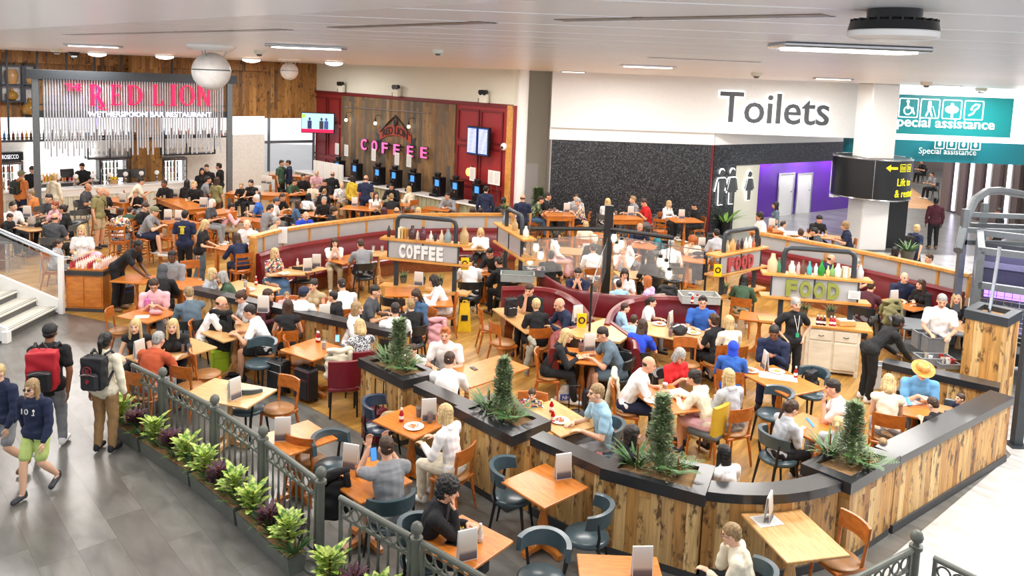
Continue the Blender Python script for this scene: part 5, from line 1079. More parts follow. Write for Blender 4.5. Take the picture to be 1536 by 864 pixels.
# ================================================================ chairs and tables
KF=1.08                          # furniture and people scale
def chair_parts(kind):
    """returns [(name, mesh, subparts)] for a chair whose sitter faces +Y"""
    out=[]
    def arcpanel(r,a0,a1,z0,z1,th,cy,m,n=12,crown=0.):
        mb=MB(); L=[]
        for i in range(n+1):
            a=math.radians(a0+(a1-a0)*i/n); s,c=math.sin(a),math.cos(a); zt=z1+crown*math.cos(a*1.2)
            L.append([(s*(r-th/2),cy-c*(r-th/2),z0+.01),(s*(r+th/2),cy-c*(r+th/2),z0),(s*(r+th/2),cy-c*(r+th/2)-.02,zt),(s*(r-th/2),cy-c*(r-th/2)-.02,zt-.005)])
        return mb.ring(L).mesh('backrest',[m],60)
    if kind in 'wh':
        w=MAT['chair_wood']; sz=.46 if kind=='w' else .74; sm=MAT['tan_leather'] if kind=='w' else w
        out.append(('seat',MB().lathe([(.19,sz-.035),(.225,sz-.02),(.225,sz-.005),(.2,sz+.012),(.001,sz+.015)],(0,.0,0),20,sy=.95).mesh('seat',[sm],50)))
        out.append(('seat_frame',MB().box((0,0,sz-.05),(.4,.38,.045),bev=.01).mesh('seat_frame',[w],30)))
        out.append(('backrest',arcpanel(.45,-27,27,sz+.2,sz+.37,.022,.23,w,crown=.02) if kind=='w' else arcpanel(.5,-23,23,sz+.3,sz+.4,.022,.28,w)))
        if kind=='h':
            for z in(.12,.21): out.append(('back_slat',arcpanel(.5,-22,22,sz+z,sz+z+.035,.018,.28,w)))
        for s in(-1,1):
            out.append(('leg',MB().tube([(s*.17,-.15,sz-.04),(s*.185,-.19,sz/2),(s*.19,-.24,0)],[.02,.02,.014],8).mesh('leg',[w],50)))
            out.append(('leg',MB().tube([(s*.17,.15,sz-.04),(s*.185,.17,0)],[.021,.014],8).mesh('leg',[w],50)))
            out.append(('back_post',MB().tube([(s*.17,-.15,sz-.06),(s*.18,-.185,sz+.2),(s*.175,-.205,sz+.34)],[.02,.017,.013],8).mesh('back_post',[w],50)))
        if kind=='h':
            for z in(.25,.4):
                out.append(('foot_rail',MB().box((0,.16,z),(.34,.02,.03)).box((0,-.2,z),(.34,.02,.03)).box((-.18,-.02,z+.03),(.02,.36,.03)).box((.18,-.02,z+.03),(.02,.36,.03)).mesh('foot_rail',[w],0)))
    elif kind in 'gnkm':
        le={'g':'teal_leather','n':'navy_leather','k':'grey_leather','m':'black_leather'}[kind]; lt=MAT[le]; sz=.46 if kind!='k' else .72; b=MAT['black_metal'] if kind!='k' else MAT['chrome']
        out.append(('seat',MB().lathe([(.2,sz-.05),(.235,sz-.03),(.24,sz),(.21,sz+.025),(.001,sz+.035)],n=20).mesh('seat',[lt],60)))
        out.append(('backrest',arcpanel(.25,-82,82,sz+.2,sz+.34,.05,.02,lt,16,.03)))
        for s in(-1,1):
            out.append(('leg',MB().tube([(s*.17,-.15,sz-.03),(s*.2,-.22,0)],[.02,.013],8).mesh('leg',[b],50)))
            out.append(('leg',MB().tube([(s*.17,.15,sz-.03),(s*.2,.21,0)],[.02,.013],8).mesh('leg',[b],50)))
            out.append(('back_post',MB().tube([(s*.17,-.14,sz-.05),(s*.205,-.16,sz+.12),(s*.215,-.14,sz+.27)],[.018,.016,.012],8).mesh('back_post',[b],50)))
        if kind=='k': out.append(('foot_ring',MB().tube([(.2*math.cos(a*.524),.2*math.sin(a*.524),.28) for a in range(12)],.012,6,closed=True).mesh('foot_ring',[b],60)))
    else:
        lt=MAT['burgundy_leather'] if kind=='r' else MAT['mustard_leather']; st=lt if kind=='r' else MAT['grey_leather']; b=MAT['black_metal'] if kind=='r' else MAT['chair_wood']
        out.append(('seat',MB().box((0,0,.44),(.46,.46,.09),bev=.03).mesh('seat',[st],60)))
        out.append(('backrest',arcpanel(.6,-22,22,.47,.86,.07,.4,lt,8,.02)))
        for s in(-1,1):
            for y in(-.19,.19): out.append(('leg',MB().tube([(s*.19,y,.41),(s*.2,y*1.12,0)],[.02,.014],8).mesh('leg',[b],50)))
    return out
CHP={}; CNAME={'w':'wooden_chair','h':'wooden_bar_stool','g':'padded_chair','n':'padded_chair','m':'padded_chair','k':'tub_bar_stool','r':'padded_chair','y':'padded_chair'}
CDESC={'w':'orange brown wooden chair','h':'tall wooden bar stool','g':'teal grey padded chair','n':'navy padded chair','m':'black padded chair','k':'grey tub bar stool','r':'burgundy padded chair','y':'mustard backed chair'}
def chair(kind,loc,rz,label):
    if kind not in CHP: CHP[kind]=chair_parts(kind)
    t=thing(CNAME[kind],label,'bar stool' if kind in 'hk' else 'chair',loc,rz,{'w':'wooden dining chairs','h':'tall wooden bar stools','g':'teal grey padded chairs','k':'grey tub bar stools'}.get(kind,'other padded chairs')); t.scale=(KF,)*3
    for n,me in CHP[kind]: link(n,me,t)
    return t
TABP={}
def table_parts(L,W,kind):
    key=(L,W,kind)
    if key in TABP: return TABP[key]
    m=MAT['table_pale'] if kind in 'qQ' else MAT['table_orange']; dk=MAT['dark_wood'] if kind not in 'qQ' else MAT['dark_wood']; out=[]
    h=.75 if kind in 'pqPQo' else 1.05
    if kind=='o':
        out.append(('tabletop',MB().lathe([(L/2-.01,h-.03),(L/2,h-.02),(L/2,h-.005),(L/2-.01,h)],n=32).mesh('tabletop',[MAT['table_pale']],40)))
    else: out.append(('tabletop',MB().box((0,0,h-.015),(L,W,.03),bev=.006).mesh('tabletop',[m],30)))
    if kind in 'pqoPQt':
        xs=[0] if L<1.15 else [-L*.3,L*.3]
        for x in xs:
            out.append(('column',MB().lathe([(.06,.1),(.065,.14),(.045,.17),(.06,.22),(.065,.3),(.04,.42),(.032,.56),(.045,.6),(.05,.63),(.035,.66),(.04,h-.07)],(x,0,0),14).mesh('column',[m if kind!='o' else dk],60)))
            mb=MB()
            for a in(0,math.pi/2):
                pr=[(-.3,0),(-.3,.05),(-.22,.075),(-.14,.08),(-.1,.12),(-.06,.2),(.06,.2),(.1,.12),(.14,.08),(.22,.075),(.3,.05),(.3,0),(.24,0),(.2,.025),(-.2,.025),(-.24,0)]
                mb.ring([[(x+(u*math.cos(a)-v*math.sin(a)),u*math.sin(a)+v*math.cos(a),z) for u,z in pr] for v in(-.035,.035)])
            out.append(('cross_foot',mb.mesh('cross_foot',[m if kind!='o' else dk],0)))
        out.append(('under_frame',MB().box((0,0,h-.05),(L*.7,W*.6,.04)).mesh('under_frame',[dk],0)))
    else:
        for sx in(-1,1):
            for sy in(-1,1): out.append(('leg',MB().box((sx*(L/2-.06),sy*(W/2-.06),(h-.03)/2),(.08,.08,h-.03),bev=.006).mesh('leg',[m],30)))
        out.append(('apron',MB().box((0,0,h-.1),(L-.08,W-.08,.13)).mesh('apron',[m],0)))
        out.append(('foot_rail',MB().box((0,0,.22),(L-.12,.05,.06)).box((-(L/2-.06),0,.22),(.05,W-.12,.06)).box(((L/2-.06),0,.22),(.05,W-.12,.06)).mesh('foot_rail',[m],0)))
    TABP[key]=out; return out
TAB={}
def table(ref,px,py,ax,ay,bx,by,L,W,kind):
    h=(.75 if kind in 'pqPQo' else 1.05)*KF
    c=at(px,py,h); a=at(ax,ay,h); b=at(bx,by,h); rz=math.atan2(b.y-a.y,b.x-a.x)
    t=thing('square_table' if L<1.05 and kind!='o' else ('round_table' if kind=='o' else 'long_table'),ref,'table',(c.x,c.y,.008),rz,'tables'); t.scale=(1.02,1.02,KF)
    for n,me in table_parts(L,W,kind): link(n,me,t)
    TAB[ref]=(c,rz,h,L,W); return t
TABLES='''orange square pedestal table standing empty before the low planked wall|817 727 752 717 819 758 .72 .72 p
light square table at bottom right with a leaflet on it|1190 801 1117 777 1170 833 .9 .72 q
square table with phone and bowl by the young man eating|696 814 634 810 702 848 .72 .72 p
small table at the bottom edge left of the cream hoodie boy|932 868 903 850 950 852 .8 .72 p
orange table with plate and drinks beside the burgundy coat|618 632 572 632 640 662 .8 .72 p
orange table of the man photographing with his phone|550 718 495 712 548 748 .8 .72 p
small orange table with one menu along the second row of fence|447 656 400 660 440 688 .72 .72 p
pale double table with tall menu, empty, beside the fence|345 589 273 598 325 608 1.1 .72 q
table of the blonde pair and the man in rust shirt|258 528 215 545 300 520 1.2 .72 q
table with pink cup and purse by the man in pink|222 472 180 478 235 490 .8 .72 p
light table of the woman in patterned dress, beside cases|470 524 443 523 495 540 .8 .75 p
table between the two big men in white shirts|352 497 335 512 380 500 .9 .72 q
table in front of the bearded man in grey|272 424 215 424 262 436 1. .72 p
long table just beyond the low wall with plates|372 432 345 436 400 447 1.2 .7 q
table beyond the low wall with purple bags|470 470 450 474 492 482 1.1 .7 q
long orange table of two men in white shirts with a black phone|728 556 690 548 748 530 1.3 .72 p
long pale table with black rucksack before the inner booth|790 478 738 460 800 505 1.6 .8 q
small orange table between the blonde in black and man in grey|874 534 845 540 900 545 .8 .72 p
big table of the family with the man in blue|1018 500 975 492 1050 505 1.5 .8 q
orange table with beer glass beside the big man in white|1000 598 975 590 1020 625 1. .72 p
pale table of the toddler near the low wall|835 626 815 615 870 650 1. .65 q
orange table with plate in front of the man in navy jacket|1170 570 1130 570 1190 600 1.1 .8 p
table of the girl holding a phone, by the right planter|1228 645 1200 640 1250 660 .9 .72 p
table of the man in the straw hat inside the right wall|1372 612 1345 615 1390 625 1.0 .75 p
booth table of the woman in floral blouse|430 408 400 420 450 418 .8 .6 q
booth table with menus beside the woman with long hair|462 402 440 400 480 412 .7 .6 q
booth table between the long haired woman and man in grey|524 388 500 395 545 385 1. .65 p
table behind the coffee shelf with cups|568 380 550 385 590 385 .7 .6 q
small booth table of the woman in white sweatshirt|712 371 700 375 725 375 .7 .6 q
table of the man in black and friends near the angled shelf|728 407 705 415 750 410 .9 .6 p
orange table left of the lower coffee shelf|602 438 590 443 615 443 .7 .7 p
table with newspaper of the woman in denim|646 452 620 455 670 455 .9 .7 p
right booth table with an upright menu|1356 456 1335 452 1370 462 .9 .7 p
table behind the man clearing plates on the right|1440 488 1420 480 1450 490 .9 .7 q
round table at far left with tall menus|47 342 30 342 60 342 1. 1. o
tall table with menus beneath the mosaic wall, left of three|837 321 815 322 855 322 .95 .8 h
tall table beneath the mosaic wall, middle of three|935 326 910 328 955 328 1.1 .8 h
pedestal table beneath the mosaic wall, right of three|1027 330 1005 333 1050 333 1. .8 t
long bar table running through the left hall|272 304 225 292 325 330 2.6 .7 h
tall table of the boy in black and the old grey haired lady|325 318 300 322 345 315 1. .7 h
tall table with menus beside the man in the camouflage cap|268 333 245 330 285 340 1. .7 h
tall table with food left of the beige dressed man|180 300 165 300 195 305 1.2 .7 h
table of the man in pink shirt with beers|380 330 362 332 400 335 1.1 .7 p
far white topped table by the windows left of the couple|385 290 360 290 410 292 2. .7 h
far tall table beside the couple at the windows|435 263 420 262 450 264 1.6 .6 h
crowded far table of the green shirted man|448 290 430 292 465 290 1.3 .7 p
far table of the old man in checked shirt|518 295 505 297 535 297 1.2 .7 p
orange far table with one white menu|540 312 515 315 560 318 1.2 .8 p
far table of the blonde woman in cream|590 306 560 308 610 310 1.2 .7 p
empty orange far table before the counter end|655 313 640 314 670 316 1. .7 p
table of the suited man behind the curved screen|478 322 465 322 495 325 1. .7 p
table before the blonde in the white top, mid hall|905 353 890 353 920 356 .9 .7 p
table with yellow menu behind the left inner booth|862 377 845 380 880 383 1.1 .8 q
table of the bald man in navy|958 368 940 368 975 372 1. .7 p
table of the curly red haired woman|1032 388 1015 386 1050 390 1.1 .7 p
table under the hanging lamps, behind the inner booth|955 412 935 415 975 415 1. .7 q
table of the man in grey hooded top|1072 372 1055 375 1090 372 1. .7 p
table behind the right screen with drinks, left end|1190 350 1175 352 1205 354 1. .7 q
table behind the right screen below the white column|1250 356 1230 356 1265 360 1.1 .7 q
table beside the young man in white behind screen corner|1150 345 1140 347 1160 347 .8 .7 h
table of the woman in green jumper by the sideboard|1140 476 1120 476 1150 480 .8 .6 p
dark table in front of the crouching hooded person|205 418 195 420 220 422 .8 .7 p
stool height table at the hall centre left|352 372 340 370 365 375 .8 .6 h
white topped table under the window at far left of the screen|400 320 390 322 415 322 1. .7 p'''
for ln in TABLES.split('\n'):
    ref,d=ln.split('|'); d=d.split(); v=[float(x) for x in d[:8]]; table(ref,*v,d[8])
# ================================================================ people
SK={'a':'e2b496','b':'d9a384','c':'c58c66','d':'8a5a3c','e':'5a3826'}
def hexc(n): return {'white':'f0efee','cream':'e8dfc8','grey':'8a8c90','dgrey':'4a4d52','lgrey':'b8bcc2','black':'17181b','navy':'1c2644','red':'c81f22','pink':'e8b8c0','blue':'2f62b8','royal':'2348c8','lblue':'9cc4dc','sky':'6aa8d8','rust':'b85330','green':'3f5a44','olive':'7a7a5a','teal':'2a8090','lilac':'c8b0d8','brown':'5a3a26','beige':'b8a888','denim':'48688c','yellow':'d8b838','orange':'e08848','maroon':'4a1c28','slate':'5c6e7c','tan':'9a7850','lime':'b8cc78','khaki':'8a8458',
 'Hblack':'14110f','Hbrown':'3e2818','Hdark':'241a14','Hblond':'c6aa78','Hfair':'957a54','Hgrey':'9a9894','Hwhite':'dcd8d0','Hred':'8a3e1c','Hginger':'a85e28'}.get(n,n)
for nm,rough in(('cloth',.85),('cloth_smooth',.6)): M(nm,rough=rough,obj=True,noise=.1,nscale=9,bump=.12)
M('skin',rough=.5,obj=True,noise=.03,nscale=8); M('lips','a8584c',.45); M('eye_dark','241c1a',.25); M('brow','35261c',.8)
k=NT('hair'); co=k.n('TexCoord').outputs['Object']; mp=k.n('Mapping',Vector=co); mp.inputs['Scale'].default_value=(70,70,7)
nz=k.n('TexNoise',Vector=mp.outputs[0],Scale=1.,Detail=3.).outputs[0]; g=k.n('MapRange',i0=nz,i1=.3,i2=.7,i3=.6,i4=1.4).outputs[0]
k.l(k.mix(1.,k.n('ObjectInfo').outputs['Color'],k.n('CombineColor',i0=g,i1=g,i2=g).outputs[0],'MULTIPLY'),k.b.inputs['Base Color']); k.b.inputs['Roughness'].default_value=.5; k.bump(nz,.35,.004); MAT['hair']=k.m
pattern_mat('floral',['e8d8c8','c86a78','2c3a5a','e0b060','e8e0d8','5a7a60'],26.); pattern_mat('speckle',['e8e8ea','30343c','d8d8dc','50545c'],70.); pattern_mat('check',['e4e4e2','b8bcc4','f0f0ee'],30.); pattern_mat('leafy',['3a4a34','6a7a50','28322a','8a9a70'],22.)
def remesh(mb,voxel,smooth=2,noise=0.,nf=30.,flat=False):
    me=bpy.data.meshes.new('tmp'); me.from_pydata(mb.v,[],mb.f)
    bm=bmesh.new(); bm.from_mesh(me); bmesh.ops.recalc_face_normals(bm,faces=bm.faces); bm.to_mesh(me); bm.free()
    o=bpy.data.objects.new('tmp',me)
    r=o.modifiers.new('r','REMESH'); r.mode='VOXEL'; r.voxel_size=voxel; s=o.modifiers.new('s','SMOOTH'); s.factor=.5; s.iterations=smooth
    m2,_=evaluated(o); bpy.data.meshes.remove(me)
    if noise:
        n=len(m2.vertices); co=np.empty(n*3); m2.vertices.foreach_get('co',co); co=co.reshape(-1,3); no=np.empty(n*3); m2.vertices.foreach_get('normal',no); no=no.reshape(-1,3)
        x,y,z=co.T*nf; d=np.sin(x*1.1+2*np.sin(y*.7))*np.sin(y*1.3+1.7*np.sin(z*.9))+.6*np.sin(z*1.9+x*.8+1.5*np.sin(y))
        co+=no*(d*noise*.6)[:,None]; m2.vertices.foreach_set('co',co.ravel())
    m2.materials.clear(); m2.shade_smooth(); return m2
def ik(S,T,l1,l2,pole):
    S=Vector(S);T=Vector(T); d=T-S; L=d.length
    if L>(l1+l2)*.99: T=S+d*((l1+l2)*.99/L); d=T-S; L=d.length
    a=(l1*l1-l2*l2+L*L)/(2*L); h=math.sqrt(max(l1*l1-a*a,0)); u=d/L; p=Vector(pole); p=(p-u*p.dot(u)).normalized(); return S+u*a+p*h,T
POSES={
 'table':dict(sit=1,lean=12,R=(.13,.40,.79),L=(-.14,.38,.79)),
 'lean':dict(sit=1,lean=27,R=(.08,.50,.80),L=(-.1,.48,.80),po=.9,hp=14),
 'phone':dict(sit=1,lean=16,R=(.06,.34,.88),L=(-.05,.33,.86),hp=26),
 'chin':dict(sit=1,lean=18,R=(.04,.285,1.04),L=(-.12,.42,.79),hp=12,Rd=(-.1,.1,1)),
 'eat':dict(sit=1,lean=20,R=(.07,.32,1.02),L=(-.1,.42,.80),hp=14,Rd=(-.3,-.2,.9)),
 'clasp':dict(sit=1,lean=18,R=(.045,.32,.99),L=(-.045,.32,.99),hp=6,Rd=(-.3,-.1,.9),Ld=(.3,-.1,.9)),
 'lap':dict(sit=1,lean=2,R=(.1,.30,.62),L=(-.1,.28,.62)),
 'back':dict(sit=1,lean=-6,R=(.13,.36,.78),L=(-.12,.26,.64)),
 'talk':dict(sit=1,lean=10,R=(.2,.40,.95),L=(-.12,.38,.79),hy=15),
 'photo':dict(sit=1,lean=12,R=(.1,.42,1.12),L=(-.1,.42,1.12),Rd=(-.1,.2,1),Ld=(.1,.2,1)),
 'stand':dict(R=(.25,.06,.84),L=(-.25,.04,.84)),
 'walk':dict(walk=1,lean=4,R=(.25,-.12,.86),L=(-.24,.2,.88)),
 'hips':dict(R=(.19,.04,1.0),L=(-.19,.04,1.0),pr=(1,-.5,.1),Rd=(-.5,.6,-.4),Ld=(.5,.6,-.4)),
 'serve':dict(lean=10,R=(.14,.36,1.04),L=(-.14,.36,1.04),hp=18),
 'bend':dict(lean=48,R=(.1,.72,.72),L=(-.14,.55,.8),hp=10),
 'hold':dict(lean=2,R=(.08,.26,1.14),L=(-.1,.24,1.08),hp=8),
}
def skel(pose,sex,hy,hp):
    P_=POSES[pose]; sit=P_.get('sit'); lm=math.radians(P_.get('lean',0)); up=Vector((0,math.sin(lm),math.cos(lm))); fw=Vector((0,math.cos(lm),-math.sin(lm)))
    pel=Vector((0,0,.56 if sit else .93)); sw=.19 if sex=='m' else .165
    S={}; S['pel']=pel; S['up']=up; S['fw']=fw; S['chest']=pel+up*.33; S['sh']=pel+up*.46; S['nb']=pel+up*.52+fw*.01
    S['head']=S['nb']+Vector((0,.035+.06*math.sin(lm),.15-.03*max(0,math.sin(lm)))); S['hp']=math.radians(hp+P_.get('hp',0)); S['hy']=math.radians(hy+P_.get('hy',0))
    for s,k in((1,'R'),(-1,'L')):
        sh=S['sh']+Vector((s*sw,0,-.015)); pole=Vector((s*.55*(1+P_.get('po',0)),-.35,-1)); 
        if 'pr' in P_: pole=Vector((s*P_['pr'][0],P_['pr'][1],P_['pr'][2]))
        el,wr=ik(sh,P_[k],.285,.25,pole); S['sh'+k]=sh; S['el'+k]=el; S['wr'+k]=wr
        hd=Vector(P_[k+'d']).normalized() if k+'d' in P_ else ((wr-el).normalized()*.6+(Vector((-s*.25,.8,-.1)) if sit or pose in('serve','bend','hold') else Vector((0,.1,-1)))).normalized()
        S['hd'+k]=hd; S['pn'+k]=Vector((0,0,-1)) if abs(hd.z)<.75 else (Vector((0,-1,0)) if hd.z>0 else Vector((-s,.0,0)))
        hip=pel+Vector((s*(.088 if sex=='m' else .092),0,-.03)); S['hip'+k]=hip
        if sit: kn=Vector((s*.12,.42,.52)); an=Vector((s*.12,.44+.04*s,.10))
        elif P_.get('walk'): kn,an=(Vector((s*.09,.16,.53)),Vector((s*.09,.2,.10))) if s>0 else (Vector((s*.09,.05,.5)),Vector((s*.09,-.27,.17)))
        else: kn=Vector((s*.1,.03,.51)); an=Vector((s*.105,-.02,.10))
        S['kn'+k]=kn; S['an'+k]=an; S['toe'+k]=an+Vector((s*.02,.15,-.055 if not(P_.get('walk') and s<0) else -.12))
    return S
def headframe(S): return Matrix.Translation(S['head'])@Matrix.Rotation(-S['hy'],4,'Z')@Matrix.Rotation(-S['hp'],4,'X')
def torso(mb,S,sex,inf=0.,low=True):
    x=(1,0,0); m=sex=='m'; pel,ch,sh,up,fw=S['pel'],S['chest'],S['sh'],S['up'],S['fw']
    mb.cap(pel+Vector((-.075,0,-.01)),pel+Vector((.075,0,-.01)),.105+inf,.105+inf)
    mb.cap(pel+up*.02,pel+up*.2,(.15 if m else .15)+inf,(.145 if m else .122)+inf,.7+inf,x)
    mb.cap(pel+up*.18,ch+up*.05,(.145 if m else .122)+inf,(.165 if m else .14)+inf,.68+inf,x)
    mb.cap(ch,sh-up*.02,(.165 if m else .14)+inf,(.145 if m else .125)+inf,.66+inf,x)
    mb.cap(S['shL']-Vector((0,0,.0)),S['shR'],.058+inf,.058+inf)
    mb.cap(sh+up*.0,S['nb']+up*.0,.085+inf*.5,.06+inf*.5)
    if not m:
        for s in(-1,1): mb.sph(ch+Vector((s*.065,0,0))+fw*.085+up*.02,.062+inf*.8,10)
def hand(mb,w,d,pn,s,curl=.55):
    ac=d.cross(pn).normalized(); pn=ac.cross(d).normalized()*1.0
    if pn.dot(Vector(pn))<0: pn=-pn
    mb.cap(w,w+d*.075,.029,.037,.42,ac,10)
    for i,(o,l) in enumerate(((.03,.066),(.0105,.077),(-.0105,.072),(-.031,.056))):
        b=w+d*.088+ac*o*s; d1=(d*math.cos(curl*.5)+pn*math.sin(curl*.5)+ac*s*o*2.2).normalized(); m_=b+d1*l*.55; d2=(d*math.cos(curl*1.6)+pn*math.sin(curl*1.6)).normalized()
        mb.cap(b-d1*.02,m_,.0098,.0092,n=8); mb.cap(m_,m_+d2*l*.5,.0092,.0078,n=8)
    tb=w+d*.028+ac*.03*s; t1=(d*.62+ac*s*.75+pn*.2).normalized(); mb.cap(tb-t1*.015,tb+t1*.038,.0135,.0105,n=8); t2=(d*.95+ac*s*.2+pn*.3).normalized(); mb.cap(tb+t1*.038,tb+t1*.038+t2*.03,.0105,.009,n=8)
def body_mesh(pose,sex,hy,hp,vox):
    S=skel(pose,sex,hy,hp); mb=MB(); torso(mb,S,sex); m=sex=='m'; k_=1. if m else .86
    HM=headframe(S); HR=HM.to_3x3()
    def hs(c,r,n=14): mb.sph(HM@Vector(c),r,n,R=HR)
    def hc(a,b,ra,rb,**kw): mb.cap(HM@Vector(a),HM@Vector(b),ra,rb,**kw)
    hs((0,-.008,.022),(.076,.096,.098),18); hs((0,.028,-.035),(.06,.066,.078),14); hs((0,.068,-.088),(.026,.024,.022),8)
    hc((0,.088,.012),(0,.108,-.024),.009,.014,n=8); hc((-.03,.08,.026),(.03,.08,.026),.013,.013,n=8); hc((-.018,.084,-.055),(.018,.084,-.055),.0085,.0085,n=8)
    for s in(-1,1): hs((s*.079,-.004,-.008),(.011,.02,.031),8); hs((s*.04,.062,-.02),(.026,.024,.024),8)
    hc((0,-.02,-.06),HM.inverted()@S['nb'],.054*k_,.06*k_)
    for s,k in((1,'R'),(-1,'L')):
        mb.cap(S['sh'+k],S['el'+k],.052*k_,.041*k_); mb.cap(S['el'+k],S['wr'+k],.041*k_,.027*k_); hand(mb,S['wr'+k],S['hd'+k],S['pn'+k],s)
        mb.cap(S['hip'+k],S['kn'+k],.085,.056); mb.cap(S['kn'+k],S['kn'+k].lerp(S['an'+k],.35),.055,.057); mb.cap(S['kn'+k].lerp(S['an'+k],.35),S['an'+k],.057,.036); mb.cap(S['an'+k]-Vector((0,.03,.04)),S['toe'+k],.036,.03)
    me=remesh(mb,vox,2); me.name='body'
    for x in('skin','lips','eye_dark','brow'): me.materials.append(MAT[x])
    n=len(me.polygons); c=np.empty(n*3); me.polygons.foreach_get('center',c); c=c.reshape(-1,3); Mi=np.array(HM.inverted()); h=c@Mi[:3,:3].T+Mi[:3,3]
    x,y,z=np.abs(h[:,0]),h[:,1],h[:,2]; idx=np.zeros(n,dtype=np.int32); fr=(y>.05)&(y<.13)
    idx[fr&(x<.022)&(np.abs(z+.056)<.0085)]=1; idx[fr&(np.abs(x-.031)<.0125)&(np.abs(z-.004)<.0065)]=2; idx[fr&(x>.014)&(x<.047)&(np.abs(z-.027)<.0055)]=3
    me.polygons.foreach_set('material_index',idx); return me
def shirt_mesh(pose,sex,sleeve,vox):
    S=skel(pose,sex,0,0); mb=MB(); torso(mb,S,sex,.016); pel,up=S['pel'],S['up']; x=(1,0,0); m=sex=='m'
    sit=POSES[pose].get('sit')
    mb.cap(pel+up*(-.02 if not sit else .03),pel+up*.16,.162 if m else .155,.158 if m else .145,.78,x)
    if not sit: mb.cap(pel+Vector((-.075,0,.0)),pel+Vector((.075,0,.0)),.134,.134)
    for s,k in((1,'R'),(-1,'L')):
        sh,el,wr=S['sh'+k],S['el'+k],S['wr'+k]
        if sleeve=='S': mb.cap(sh,sh.lerp(el,.62),.07,.066)
        elif sleeve=='L': mb.cap(sh,el,.07,.06); mb.cap(el,wr.lerp(el,.06),.06,.042)
    if sleeve=='L': mb.cap(S['nb']+Vector((-.05,-.06,-.0)),S['nb']+Vector((.05,-.06,.0)),.045,.045)
    me=remesh(mb,vox,2,.006,26.); me.name='shirt'; return me
def legs_mesh(pose,sex,kind,vox):
    S=skel(pose,sex,0,0); mb=MB(); pel=S['pel']; sit=POSES[pose].get('sit'); c=pel+Vector((0,0,-.01))
    mb.cap(c-Vector((.075,0,0)),c+Vector((.075,0,0)),.122,.122); mb.cap(pel,pel+S['up']*.08,.152,.148,.76,(1,0,0))
    if kind=='K':
        a=S['knR'].lerp(S['knL'],.5); mb.cap(pel,a,.17,.17,.75,(1,0,0)); mb.cap(a,S['anR'].lerp(S['anL'],.5)+Vector((0,0,.12)),.16,.2,.7,(1,0,0))
    else:
        for k in 'RL':
            h,kn,an=S['hip'+k],S['kn'+k],S['an'+k]
            if kind=='s': mb.cap(h,h.lerp(kn,.78),.105,.088)
            else: mb.cap(h,kn,.102,.074); mb.cap(kn,an+Vector((0,0,.0)),.074,.058)
    me=remesh(mb,vox,2,.006,24.); me.name='trousers'; return me
def shoe_mesh(pose,k,vox):
    S=skel(pose,'m',0,0); mb=MB(); a,t=S['an'+k],S['toe'+k]; d=(t-a); h=a-Vector((0,.035,.05)); mb.cap(h,t,.043,.043,.9,(1,0,0)); mb.cap(a-Vector((0,.03,.01)),h,.042,.044)
    return mb.mesh('shoe',[MAT['cloth_smooth']],60)
def hair_mesh(kind,vox):
    mb=MB(); n=.003; nf=70.; H_=lambda c,r,nn=16: mb.sph(c,r,nn)
    if kind=='short': H_((0,-.018,.044),(.083,.1,.092)); H_((0,-.05,.0),(.07,.062,.07))
    elif kind=='fade': H_((0,-.01,.055),(.079,.098,.084)); H_((0,-.045,.01),(.076,.06,.065))
    elif kind=='quiff': H_((0,-.018,.044),(.083,.1,.092)); H_((0,-.05,.0),(.07,.062,.07)); H_((0,.04,.105),(.05,.04,.035)); n=.006
    elif kind=='bald': H_((0,-.035,.005),(.0795,.072,.045)); 
    elif kind=='curly': H_((0,-.015,.055),(.105,.115,.1)); H_((0,-.05,-.02),(.09,.08,.085)); n=.013; nf=95.
    elif kind=='bigcurl': H_((0,-.02,.04),(.13,.125,.12)); H_((0,-.05,-.05),(.13,.09,.12)); n=.014; nf=80.
    elif kind in('long','tail','bun','bob'):
        H_((0,-.018,.04),(.087,.106,.098)); H_((0,-.05,-.01),(.08,.068,.08))
        if kind=='long':
            mb.cap((0,-.055,0),(0,-.1,-.3),.085,.07,.55,(1,0,0))
            for s in(-1,1): mb.cap((s*.07,-.0,.02),(s*.085,-.01,-.2),.03,.026)
        if kind=='bob':
            mb.cap((0,-.05,0),(0,-.06,-.1),.09,.085,.7,(1,0,0))
            for s in(-1,1): mb.cap((s*.07,.0,.03),(s*.082,.012,-.09),.032,.03)
        if kind=='tail': mb.cap((0,-.1,.05),(0,-.14,.02),.03,.035); mb.cap((0,-.145,.02),(0,-.13,-.2),.034,.018)
        if kind=='bun': H_((0,-.1,.075),(.05,.045,.045),10)
    elif kind=='cap': H_((0,-.045,.0),(.079,.066,.06))
    elif kind=='hood': H_((0,-.02,.03),(.1,.118,.118)); mb.cap((0,-.04,-.03),(0,-.05,-.11),.09,.1)
    return remesh(mb,vox,2,n,nf)
CACHE={}
def cached(key,fn):
    if key not in CACHE: CACHE[key]=fn()
    return CACHE[key]
CAPD=None
def cap_meshes():
    d=MB(); d.sph((0,-.01,.05),(.09,.108,.088),20); dome=d.mesh('crown',[MAT['cloth_smooth']],60)
    b=MB(); L=[]
    for z in(0,.008): L.append([(.075*math.sin(a),.07+.09*math.cos(a)*.95,.055+z-.012*abs(math.sin(a))) for a in [(-90+i*15)*math.pi/180 for i in range(13)]])
    b.ring(L); return dome,b.mesh('brim',[MAT['cloth_smooth']],40)
def hat_meshes():
    return MB().lathe([(.085,.05),(.09,.09),(.08,.13),(.05,.145),(.001,.14)],(0,-.005,0),24,sy=1.2).mesh('crown',[MAT['rail_wood']],60),MB().lathe([(.155,.045),(.158,.052),(.09,.062),(.08,.05),(.09,.045)],(0,-.005,0),28,sy=1.15).mesh('brim',[MAT['rail_wood']],60)
GLS=MB()
